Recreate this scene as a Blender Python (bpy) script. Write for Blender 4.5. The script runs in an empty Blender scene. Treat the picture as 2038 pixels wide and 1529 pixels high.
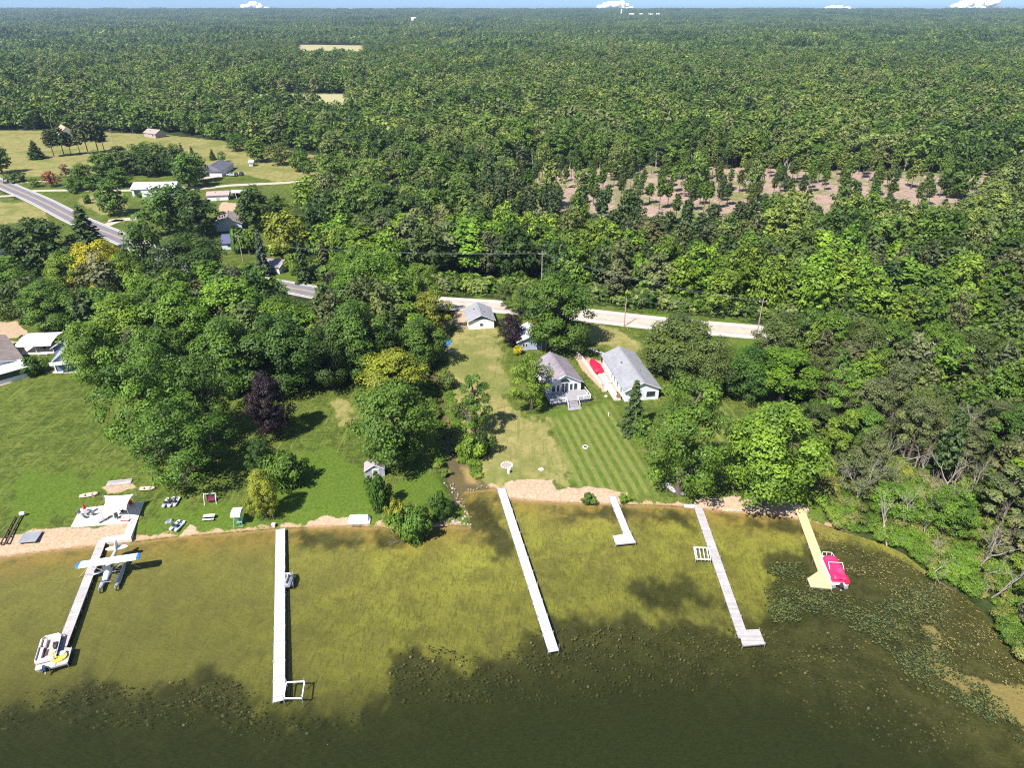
import bpy, math, random
import numpy as np
from mathutils import Vector, Matrix

# ------------------------------------------------------------------ camera, sky, sun
SC = bpy.context.scene
H = 78.0                       # height of the camera above the lake
PITCH = math.radians(28.8)
FPX = 1360.0                   # focal length in pixels of a 2038 px wide picture
cam_d = bpy.data.cameras.new('camera')
cam = bpy.data.objects.new('camera', cam_d)
SC.collection.objects.link(cam)
cam.location = (0, 0, H)
cam.rotation_euler = (math.pi / 2 - PITCH, 0, 0)
cam_d.sensor_width = 36.0
cam_d.lens = 36.0 * FPX / 2038.0
cam_d.clip_start = 0.5
cam_d.clip_end = 60000
SC.camera = cam

SUN_EL = math.radians(52)
SUN_DIR = Vector((-0.62 * math.cos(SUN_EL), -0.785 * math.cos(SUN_EL), math.sin(SUN_EL))).normalized()   # towards the sun
sun_d = bpy.data.lights.new('sun', 'SUN')
sun_d.energy = 5.0
sun_d.angle = math.radians(0.5)
sun_d.color = (1.0, 0.955, 0.88)
sun = bpy.data.objects.new('sun', sun_d)
SC.collection.objects.link(sun)
sun.rotation_euler = SUN_DIR.to_track_quat('Z', 'Y').to_euler()
sun.location = (-60, -60, 200)

W = bpy.data.worlds.new('World')
SC.world = W
W.use_nodes = True
nt = W.node_tree
nt.nodes.clear()
out = nt.nodes.new('ShaderNodeOutputWorld')
bg = nt.nodes.new('ShaderNodeBackground')
bg.inputs[1].default_value = 0.088
sky = nt.nodes.new('ShaderNodeTexSky')
sky.sky_type = 'NISHITA'
sky.sun_disc = False
sky.sun_elevation = SUN_EL
sky.sun_rotation = math.atan2(SUN_DIR.x, SUN_DIR.y) % (2 * math.pi)
sky.altitude = 200
sky.dust_density = 0.35
sky.ozone_density = 2.5
tc = nt.nodes.new('ShaderNodeTexCoord')
vm = nt.nodes.new('ShaderNodeVectorMath')
vm.operation = 'ADD'
vm.inputs[1].default_value = (0, 0, 0.14)          # a clear deep blue down to the horizon
vn = nt.nodes.new('ShaderNodeVectorMath')
vn.operation = 'NORMALIZE'
nt.links.new(tc.outputs['Generated'], vm.inputs[0])
nt.links.new(vm.outputs[0], vn.inputs[0])
nt.links.new(vn.outputs[0], sky.inputs[0])
nt.links.new(sky.outputs[0], bg.inputs[0])
nt.links.new(bg.outputs[0], out.inputs[0])

SC.view_settings.view_transform = 'Standard'
SC.view_settings.look = 'None'
SC.view_settings.exposure = 0.88
SC.view_settings.gamma = 1.0
SC.render.engine = 'CYCLES'
cy = SC.cycles
cy.max_bounces = 5
cy.diffuse_bounces = 2
cy.glossy_bounces = 2
cy.transmission_bounces = 2
cy.transparent_max_bounces = 8
cy.volume_bounces = 0
cy.caustics_reflective = False
cy.caustics_refractive = False
cy.use_denoising = False
cy.pixel_filter_type = 'BLACKMAN_HARRIS'
cy.filter_width = 1.15
cy.sample_clamp_indirect = 4.0

rng = np.random.default_rng(7)
random.seed(7)
SP, CP = math.sin(PITCH), math.cos(PITCH)


def G(px, py, z=1.0):
    """the point at height z that the photograph shows at pixel (px, py)"""
    x = (px - 1019.0) / FPX
    y = -(py - 764.5) / FPX
    d = Vector((x, y * SP + CP, y * CP - SP))
    t = (z - H) / d.z
    return Vector((d.x * t, d.y * t, z))


def GA(pts, z=1.0):
    return np.array([G(p[0], p[1], z)[:2] for p in pts])


def PX(x, y, z):
    """world to pixel (numpy)"""
    dx, dy, dz = x, y, z - H
    dep = dy * CP - dz * SP
    u = dy * SP + dz * CP
    return 1019 + FPX * dx / dep, 764.5 - FPX * u / dep


# ------------------------------------------------------------------ naming helpers
def tag(o, label=None, cat=None, group=None, kind=None):
    if label: o['label'] = label
    if cat: o['category'] = cat
    if group: o['group'] = group
    if kind: o['kind'] = kind
    return o


def thing(name, label, cat, loc=(0, 0, 0), rz=0.0, group=None, scale=None):
    o = bpy.data.objects.new(name, None)
    o.empty_display_size = 0.3
    SC.collection.objects.link(o)
    o.location = loc
    o.rotation_euler = (0, 0, rz)
    if scale: o.scale = scale
    return tag(o, label, cat, group)


def link(name, me, parent=None, loc=None, rz=None, color=None):
    o = bpy.data.objects.new(name, me)
    SC.collection.objects.link(o)
    if parent is not None: o.parent = parent
    if loc is not None: o.location = loc
    if rz is not None: o.rotation_euler = (0, 0, rz)
    if color is not None: o.color = (*color, 1)
    return o


# ------------------------------------------------------------------ materials
class NT:
    def __init__(s, name):
        s.m = bpy.data.materials.new(name)
        s.m.use_nodes = True
        s.t = s.m.node_tree
        s.t.nodes.clear()
        s.out = s.t.nodes.new('ShaderNodeOutputMaterial')

    def n(s, typ, **kw):
        nd = s.t.nodes.new(typ)
        for k, v in kw.items(): setattr(nd, k, v)
        return nd

    def put(s, sock, v):
        if v is None: return
        if isinstance(v, bpy.types.NodeSocket): s.t.links.new(v, sock)
        elif isinstance(v, (tuple, list)):
            sock.default_value = (*v, 1.0) if len(v) == 3 and sock.type == 'RGBA' else v
        else: sock.default_value = v

    def attr(s, name):
        return s.n('ShaderNodeAttribute', attribute_name=name).outputs['Fac']

    def math(s, op, a, b=0.0, c=None, clamp=False):
        nd = s.n('ShaderNodeMath', operation=op, use_clamp=clamp)
        s.put(nd.inputs[0], a); s.put(nd.inputs[1], b)
        if c is not None: s.put(nd.inputs[2], c)
        return nd.outputs[0]

    def step(s, v, a, b, to0=0.0, to1=1.0):
        nd = s.n('ShaderNodeMapRange', clamp=True, interpolation_type='SMOOTHSTEP')
        s.put(nd.inputs[0], v); s.put(nd.inputs[1], a); s.put(nd.inputs[2], b)
        s.put(nd.inputs[3], to0); s.put(nd.inputs[4], to1)
        return nd.outputs[0]

    def lin(s, v, a, b, to0, to1):
        nd = s.n('ShaderNodeMapRange', clamp=True)
        s.put(nd.inputs[0], v); s.put(nd.inputs[1], a); s.put(nd.inputs[2], b)
        s.put(nd.inputs[3], to0); s.put(nd.inputs[4], to1)
        return nd.outputs[0]

    def mix(s, f, a, b, mode='MIX'):
        nd = s.n('ShaderNodeMix', data_type='RGBA', blend_type=mode)
        s.put(nd.inputs[0], f); s.put(nd.inputs[6], a); s.put(nd.inputs[7], b)
        return nd.outputs[2]

    def pos(s):
        return s.n('ShaderNodeNewGeometry').outputs['Position']

    def scaled(s, vec, sx, sy, sz, rz=0.0):
        nd = s.n('ShaderNodeMapping')
        s.put(nd.inputs[0], vec)
        nd.inputs['Scale'].default_value = (sx, sy, sz)
        nd.inputs['Rotation'].default_value = (0, 0, rz)
        return nd.outputs[0]

    def noise(s, vec, scale, detail=3.0, rough=0.55, dist=0.0):
        nd = s.n('ShaderNodeTexNoise')
        s.put(nd.inputs['Vector'], vec)
        nd.inputs['Scale'].default_value = scale
        nd.inputs['Detail'].default_value = detail
        nd.inputs['Roughness'].default_value = rough
        nd.inputs['Distortion'].default_value = dist
        return nd.outputs['Fac']

    def bump(s, h, strength=0.3, dist=0.05):
        nd = s.n('ShaderNodeBump')
        nd.inputs['Strength'].default_value = strength
        nd.inputs['Distance'].default_value = dist
        s.put(nd.inputs['Height'], h)
        return nd.outputs[0]

    def bsdf(s, col, rough=0.7, metal=0.0, spec=0.35, normal=None, coat=0.0, alpha=None):
        b = s.n('ShaderNodeBsdfPrincipled')
        s.put(b.inputs['Base Color'], col)
        s.put(b.inputs['Roughness'], rough)
        s.put(b.inputs['Metallic'], metal)
        s.put(b.inputs['Specular IOR Level'], spec)
        if coat: s.put(b.inputs['Coat Weight'], coat)
        if normal is not None: s.put(b.inputs['Normal'], normal)
        return b.outputs[0]

    def done(s, sh):
        s.t.links.new(sh, s.out.inputs['Surface'])
        return s.m


MATS = {}


def paint(name, col, rough=0.6, metal=0.0, var=0.12, scale=1.2, spec=0.35, coat=0.0, dirt=None):
    """a painted / plain surface with mottling and some wear"""
    if name in MATS: return MATS[name]
    k = NT(name)
    p = k.n('ShaderNodeTexCoord').outputs['Object']
    n1 = k.noise(p, scale, 5, 0.65)
    n2 = k.noise(p, scale * 9, 3, 0.6)
    f = k.math('ADD', k.math('MULTIPLY', n1, 0.6), k.math('MULTIPLY', n2, 0.4))
    lo = tuple(c * (1 - var * 1.6) for c in col)
    hi = tuple(min(1, c * (1 + var)) for c in col)
    c = k.mix(k.step(f, 0.3, 0.7), lo, hi)
    if dirt: c = k.mix(k.step(n1, 0.55, 0.8, 0, 0.5), c, dirt)
    MATS[name] = k.done(k.bsdf(c, rough, metal, spec, k.bump(n2, 0.15, 0.01), coat))
    return MATS[name]


def striped(name, col, gap, period, axis=0, duty=0.12, rough=0.6, var=0.1, metal=0.0, tone=0.0):
    """boards, siding, seams: thin lines across one object axis, each board a touch different"""
    if name in MATS: return MATS[name]
    k = NT(name)
    p = k.n('ShaderNodeTexCoord').outputs['Object']
    sx = k.n('ShaderNodeSeparateXYZ'); k.put(sx.inputs[0], p)
    v = k.math('DIVIDE', sx.outputs[axis], period)
    fr = k.math('FRACT', v)
    fl = k.math('FLOOR', v)
    wn = k.n('ShaderNodeTexWhiteNoise', noise_dimensions='1D'); k.put(wn.inputs['W'], fl)
    line = k.math('LESS_THAN', fr, duty)
    n1 = k.noise(p, 1.1, 5, 0.65)
    c = k.mix(k.step(n1, 0.3, 0.7), tuple(x * (1 - var) for x in col), tuple(min(1, x * (1 + var)) for x in col))
    if tone: c = k.mix(k.math('MULTIPLY', wn.outputs['Value'], tone), c, tuple(x * 0.45 for x in col))
    c = k.mix(line, c, gap)
    MATS[name] = k.done(k.bsdf(c, rough, metal, 0.35))
    return MATS[name]


def shingle(name, col, var=0.25):
    if name in MATS: return MATS[name]
    k = NT(name)
    p = k.n('ShaderNodeTexCoord').outputs['Object']
    br = k.n('ShaderNodeTexBrick')
    k.put(br.inputs['Vector'], p)
    br.inputs['Scale'].default_value = 1.0
    br.inputs['Brick Width'].default_value = 0.9
    br.inputs['Row Height'].default_value = 0.28
    br.inputs['Mortar Size'].default_value = 0.012
    k.put(br.inputs['Color1'], tuple(c * (1 - var) for c in col))
    k.put(br.inputs['Color2'], tuple(c * (1 + var) for c in col))
    k.put(br.inputs['Mortar'], tuple(c * 0.5 for c in col))
    n1 = k.noise(k.scaled(p, 1, 0.25, 1), 0.8, 5, 0.7)
    c = k.mix(k.step(n1, 0.35, 0.75, 0, 0.45), br.outputs['Color'], tuple(c * 0.55 for c in col))
    MATS[name] = k.done(k.bsdf(c, 0.9, 0, 0.2))
    return MATS[name]


def foliage(name, mode, base=None):
    """mode 'object': colour from the object; 'wood': colour from where the tree stands and its own random"""
    k = NT(name)
    lv = k.attr('leafv')
    if mode == 'object':
        oc = k.n('ShaderNodeObjectInfo').outputs['Color']
        col = oc
    elif mode == 'fixed':
        col = k.mix(0.0, base, base)
    else:
        oi = k.n('ShaderNodeObjectInfo')
        rnd = oi.outputs['Random']
        zone = k.noise(oi.outputs['Location'], 0.009, 3, 0.6)
        v = k.math('ADD', k.math('MULTIPLY', zone, 1.7), k.math('MULTIPLY', rnd, 0.78))
        rp = k.n('ShaderNodeValToRGB')
        k.put(rp.inputs[0], k.math('SUBTRACT', k.math('MULTIPLY', v, 0.66), 0.27))
        e = rp.color_ramp.elements
        stops = [(0.12, (0.028, 0.048, 0.016)), (0.30, (0.048, 0.084, 0.018)), (0.45, (0.075, 0.128, 0.021)),
                 (0.58, (0.102, 0.162, 0.028)), (0.68, (0.122, 0.140, 0.060)), (0.84, (0.172, 0.220, 0.046))]
        while len(e) < len(stops): e.new(0.5)
        for i, (pp, cc) in enumerate(stops):
            e[i].position = pp; e[i].color = (*cc, 1)
        col = rp.outputs[0]
        if mode == 'tile':
            tv = k.attr('treev')
            rp.inputs[0].links and k.t.links.remove(rp.inputs[0].links[0])
            zone2 = k.noise(k.pos(), 0.004, 4, 0.6)
            k.put(rp.inputs[0], k.math('SUBTRACT', k.math('MULTIPLY', k.math('ADD', k.math('MULTIPLY', zone2, 2.4), k.math('MULTIPLY', tv, 0.75)), 0.62), 0.53))
    # each clump of leaves a little lighter, yellower or darker
    dark = k.mix(1.0, col, (0.52, 0.60, 0.55), 'MULTIPLY')
    lite = k.mix(1.0, col, (1.82, 1.74, 1.2), 'MULTIPLY')
    c = k.mix(lv, dark, lite)
    d = k.n('ShaderNodeBsdfPrincipled')
    k.put(d.inputs['Base Color'], c)
    d.inputs['Roughness'].default_value = 0.55
    d.inputs['Specular IOR Level'].default_value = 0.3
    t = k.n('ShaderNodeBsdfTranslucent')
    k.put(t.inputs[0], k.mix(1.0, c, (1.5, 1.6, 0.7), 'MULTIPLY'))
    ms = k.n('ShaderNodeMixShader')
    ms.inputs[0].default_value = 0.16
    k.t.links.new(d.outputs[0], ms.inputs[1])
    k.t.links.new(t.outputs[0], ms.inputs[2])
    return k.done(ms.outputs[0])


M_LEAF = foliage('leaf_green', 'object')
M_WOODLEAF = foliage('leaf_wood', 'wood')
M_TILELEAF = foliage('leaf_canopy', 'tile')
M_BARK = paint('bark', (0.13, 0.10, 0.08), 0.9, var=0.3, scale=3)
M_BIRCH = paint('pale_bark', (0.42, 0.38, 0.33), 0.85, var=0.25, scale=3)
M_DEAD = paint('dead_wood', (0.36, 0.30, 0.27), 0.9, var=0.3, scale=2)


# ------------------------------------------------------------------ mesh building
def mesh_np(name, V, F, mats, attrs=None, mi=None, smooth=False):
    """V (n,3), F (m,k) quads or tris"""
    me = bpy.data.meshes.new(name)
    V = np.asarray(V, dtype=np.float32); F = np.asarray(F, dtype=np.int32)
    k = F.shape[1]
    me.vertices.add(len(V)); me.vertices.foreach_set('co', V.ravel())
    me.loops.add(F.size); me.loops.foreach_set('vertex_index', F.ravel())
    me.polygons.add(len(F))
    me.polygons.foreach_set('loop_start', np.arange(0, F.size, k, dtype=np.int32))
    me.polygons.foreach_set('loop_total', np.full(len(F), k, dtype=np.int32))
    if mi is not None: me.polygons.foreach_set('material_index', np.asarray(mi, dtype=np.int32))
    if smooth: me.polygons.foreach_set('use_smooth', np.ones(len(F), dtype=bool))
    for m in mats: me.materials.append(m)
    for an, (dom, arr) in (attrs or {}).items():
        a = me.attributes.new(an, 'FLOAT', dom)
        a.data.foreach_set('value', np.asarray(arr, dtype=np.float32))
    me.update(calc_edges=True)
    me.validate()
    return me


class MB:
    """collects solids and builds them as one mesh"""
    def __init__(s): s.v, s.f, s.m = [], [], []

    def add(s, verts, faces, mat=0):
        b = len(s.v)
        s.v += [tuple(v) for v in verts]
        s.f += [[i + b for i in f] for f in faces]
        s.m += [mat] * len(faces)
        return s

    def box(s, c, size, rz=0.0, mat=0, taper=1.0, rx=0.0):
        hx, hy, hz = size[0] / 2, size[1] / 2, size[2] / 2
        R = Matrix.Rotation(rz, 3, 'Z') @ Matrix.Rotation(rx, 3, 'X')
        vs = []
        for z, t in ((-hz, 1), (hz, taper)):
            for x, y in ((-hx, -hy), (hx, -hy), (hx, hy), (-hx, hy)):
                vs.append(Vector(c) + R @ Vector((x * t, y * t, z)))
        return s.add(vs, [(0, 3, 2, 1), (4, 5, 6, 7), (0, 1, 5, 4), (1, 2, 6, 5), (2, 3, 7, 6), (3, 0, 4, 7)], mat)

    def tube(s, p0, p1, r0, r1=None, n=8, mat=0, cap=True):
        r1 = r0 if r1 is None else r1
        p0, p1 = Vector(p0), Vector(p1)
        d = (p1 - p0).normalized()
        a = d.orthogonal().normalized(); b = d.cross(a)
        vs = []
        for p, r in ((p0, r0), (p1, r1)):
            for i in range(n):
                t = 2 * math.pi * i / n
                vs.append(p + a * (r * math.cos(t)) + b * (r * math.sin(t)))
        fs = [(i, (i + 1) % n, n + (i + 1) % n, n + i) for i in range(n)]
        if cap: fs += [tuple(range(n))[::-1], tuple(range(n, 2 * n))]
        return s.add(vs, fs, mat)

    def beam(s, p0, p1, w, h, mat=0, up=(0, 0, 1)):
        p0, p1 = Vector(p0), Vector(p1)
        d = (p1 - p0).normalized()
        side = d.cross(Vector(up))
        if side.length < 1e-4: side = Vector((1, 0, 0))
        side.normalize(); u = side.cross(d)
        vs = []
        for p in (p0, p1):
            for a, b in ((-1, -1), (1, -1), (1, 1), (-1, 1)):
                vs.append(p + side * (a * w / 2) + u * (b * h / 2))
        return s.add(vs, [(0, 1, 2, 3), (7, 6, 5, 4), (0, 4, 5, 1), (1, 5, 6, 2), (2, 6, 7, 3), (3, 7, 4, 0)], mat)

    def prism(s, poly, z0, z1, mat=0, topmat=None):
        """vertical prism over a polygon of (x, y)"""
        n = len(poly)
        vs = [(p[0], p[1], z0) for p in poly] + [(p[0], p[1], z1) for p in poly]
        ar = sum(poly[i][0] * poly[(i + 1) % n][1] - poly[(i + 1) % n][0] * poly[i][1] for i in range(n))
        idx = list(range(n)) if ar > 0 else list(range(n))[::-1]
        s.add(vs, [tuple(idx[::-1]), ], mat)
        s.add(vs, [tuple(n + i for i in idx)], mat if topmat is None else topmat)
        s.add(vs, [(idx[i], idx[(i + 1) % n], n + idx[(i + 1) % n], n + idx[i]) for i in range(n)], mat)
        return s

    def loft(s, rings, mat=0, cap=True):
        n = len(rings[0])
        vs = [v for r in rings for v in r]
        fs = []
        for k in range(len(rings) - 1):
            for i in range(n):
                a = k * n + i; b = k * n + (i + 1) % n
                fs.append((a, b, b + n, a + n))
        if cap: fs += [tuple(range(n))[::-1], tuple(range((len(rings) - 1) * n, len(rings) * n))]
        return s.add(vs, fs, mat)

    def disc(s, c, rx, ry, h, n=16, mat=0):
        return s.prism([(c[0] + rx * math.cos(2 * math.pi * i / n), c[1] + ry * math.sin(2 * math.pi * i / n)) for i in range(n)], c[2], c[2] + h, mat)

    def ball(s, c, r, n=8, mat=0, sz=1.0):
        rings = []
        for k in range(1, n):
            t = math.pi * k / n
            rings.append([(c[0] + r * math.sin(t) * math.cos(2 * math.pi * i / (2 * n)),
                           c[1] + r * math.sin(t) * math.sin(2 * math.pi * i / (2 * n)),
                           c[2] - r * sz * math.cos(t)) for i in range(2 * n)])
        return s.loft(rings, mat)

    def build(s, name, mats, parent=None, smooth=False, bevel=0.0, loc=None, rz=None):
        me = bpy.data.meshes.new(name)
        me.from_pydata([tuple(v) for v in s.v], [], s.f)
        if not isinstance(mats, (list, tuple)): mats = [mats]
        for m in mats: me.materials.append(m)
        for p, m in zip(me.polygons, s.m):
            p.material_index = m; p.use_smooth = smooth
        me.update()
        o = link(name, me, parent, loc, rz)
        if bevel:
            b = o.modifiers.new('bevel', 'BEVEL'); b.width = bevel; b.segments = 2; b.limit_method = 'ANGLE'
        return o


# ------------------------------------------------------------------ terrain
def seg_dist(X, Y, P, closed=False):
    """unsigned distance of points to a polyline"""
    d = np.full(X.shape, 1e9)
    n = len(P)
    for i in range(n if closed else n - 1):
        a, b = P[i], P[(i + 1) % n]
        ab = b - a
        L = max(1e-9, ab @ ab)
        t = np.clip(((X - a[0]) * ab[0] + (Y - a[1]) * ab[1]) / L, 0, 1)
        d = np.minimum(d, np.hypot(X - a[0] - t * ab[0], Y - a[1] - t * ab[1]))
    return d


def inside(X, Y, P):
    r = np.zeros(X.shape, bool)
    n = len(P)
    for i in range(n):
        x1, y1 = P[i]; x2, y2 = P[(i + 1) % n]
        if y1 == y2: continue
        c = ((y1 > Y) != (y2 > Y)) & (X < (x2 - x1) * (Y - y1) / (y2 - y1) + x1)
        r ^= c
    return r


def sdf(X, Y, P):
    """signed distance, positive inside"""
    d = seg_dist(X, Y, P, True)
    return np.where(inside(X, Y, P), d, -d)


_ph = rng.uniform(0, 6.28, (6, 8)); _dr = rng.uniform(0, 6.28, (6, 8))


def wob(X, Y, s, k=0):
    """smooth wobble about -1..1 with feature size s metres"""
    r = 0
    for j in range(6):
        f = 6.28 / s * (0.6 + 0.35 * j)
        a = _dr[j, k]
        r = r + np.sin((X * math.cos(a) + Y * math.sin(a)) * f + _ph[j, k]) / (1 + 0.5 * j)
    return r / 2.2


SHORE_PX = [(-900, 1200), (-300, 1138), (-40, 1116), (0, 1111), (60, 1102), (140, 1092), (200, 1087), (262, 1080), (330, 1071), (430, 1063),
            (545, 1053), (620, 1050), (700, 1048), (760, 1050), (800, 1058), (850, 1054), (900, 1046), (938, 1050), (934, 1022), (912, 992),
            (925, 976), (985, 972), (1003, 992), (1060, 998), (1150, 1002), (1220, 1005), (1300, 1006), (1380, 1010), (1400, 1014),
            (1480, 1022), (1560, 1030), (1600, 1036), (1650, 1050), (1720, 1070), (1760, 1084), (1800, 1102), (1850, 1142), (1900, 1172),
            (1960, 1218), (2000, 1275), (2045, 1330), (2120, 1420), (2300, 1650), (2700, 2200)]
SHORE = GA(SHORE_PX, 0.0)
LAND = np.vstack([SHORE, [[400, 20], [9000, 20], [9000, 20000], [-9000, 20000], [-9000, SHORE[0][1]]]])
STREAM = GA([(938, 978), (918, 950), (905, 922), (897, 895), (892, 862), (890, 838), (880, 805), (868, 770), (862, 742), (868, 712), (882, 680), (888, 640), (880, 606)], 0.3)
STREAM_W = np.array([3.4, 2.6, 1.4, 1.0, 1.0, 1.0, 1.0, 1.1, 1.0, 1.0, 1.0, 1.0, 1.0])


def stream_s(X, Y):
    """distance outside the stream's edge"""
    d = np.full(X.shape, 1e9)
    for i in range(len(STREAM) - 1):
        a, b = STREAM[i], STREAM[i + 1]
        ab = b - a
        t = np.clip(((X - a[0]) * ab[0] + (Y - a[1]) * ab[1]) / (ab @ ab), 0, 1)
        w = STREAM_W[i] * (1 - t) + STREAM_W[i + 1] * t
        d = np.minimum(d, np.hypot(X - a[0] - t * ab[0], Y - a[1] - t * ab[1]) - w)
    return d


def sstep(x, a, b):
    t = np.clip((x - a) / (b - a), 0, 1)
    return t * t * (3 - 2 * t)


def land_s(X, Y):
    d = seg_dist(X, Y, SHORE)
    return np.where(inside(X, Y, LAND), d, -d)


def far_z(X, Y):
    r = np.hypot(X, Y)
    z = 58.0 * sstep(r, 2600, 8600)
    z = z + 4.5 * sstep(r, 700, 1800) * wob(X, Y, 900, 1)
    return z


def terrain(X, Y):
    near = (np.abs(X) < 260) & (Y < 330)
    s = np.where(near, 50.0, 50.0)
    s[near] = land_s(X[near], Y[near])
    far_water = (~near) & (Y < 60)
    s[far_water] = -40
    z = np.where(s > 0, 1 - np.exp(-s / 3.0), -0.1 - np.minimum(0.75, 0.02 * np.abs(s)))
    ss = np.full(X.shape, 99.0)
    ss[near] = stream_s(X[near], Y[near])
    zs = np.where(ss < 0, -0.22, -0.22 + 0.6 * ss)
    z = np.where(s > -1, np.minimum(z, zs), z)
    z = z + far_z(X, Y)
    return z, s, ss


def at_far(px, py):
    p = G(px, py, 1.0)
    z = 1.0
    for _ in range(60):
        z = 0.8 * z + 0.2 * gz(p.x, p.y)
        p = G(px, py, z)
    return p


def gz(x, y):
    z, s, ss = terrain(np.array([float(x)]), np.array([float(y)]))
    return float(z[0])


def at(px, py):
    """ground point seen at a pixel"""
    p = G(px, py, 1.0)
    for _ in range(3):
        p = G(px, py, max(0.0, gz(p.x, p.y)))
    return p


NR, NC = 880, 640
ys = [12.0]
while ys[-1] < 11500:
    y = ys[-1]
    ys.append(y + max(0.42, 0.42 + (y - 190) * 0.0105))
ys = np.array(ys)
u = np.linspace(-1, 1, NC)
u = u * 0.75 + 0.25 * u ** 3
YY, UU = np.meshgrid(ys, u, indexing='ij')
XX = UU * (YY * 1.08 + 55)
gx, gy = XX.ravel(), YY.ravel()
gzv, gs, gss = terrain(gx, gy)
gzv = gzv + np.where(gs > 3, 0.05 * wob(gx, gy, 9, 2), 0)

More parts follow.
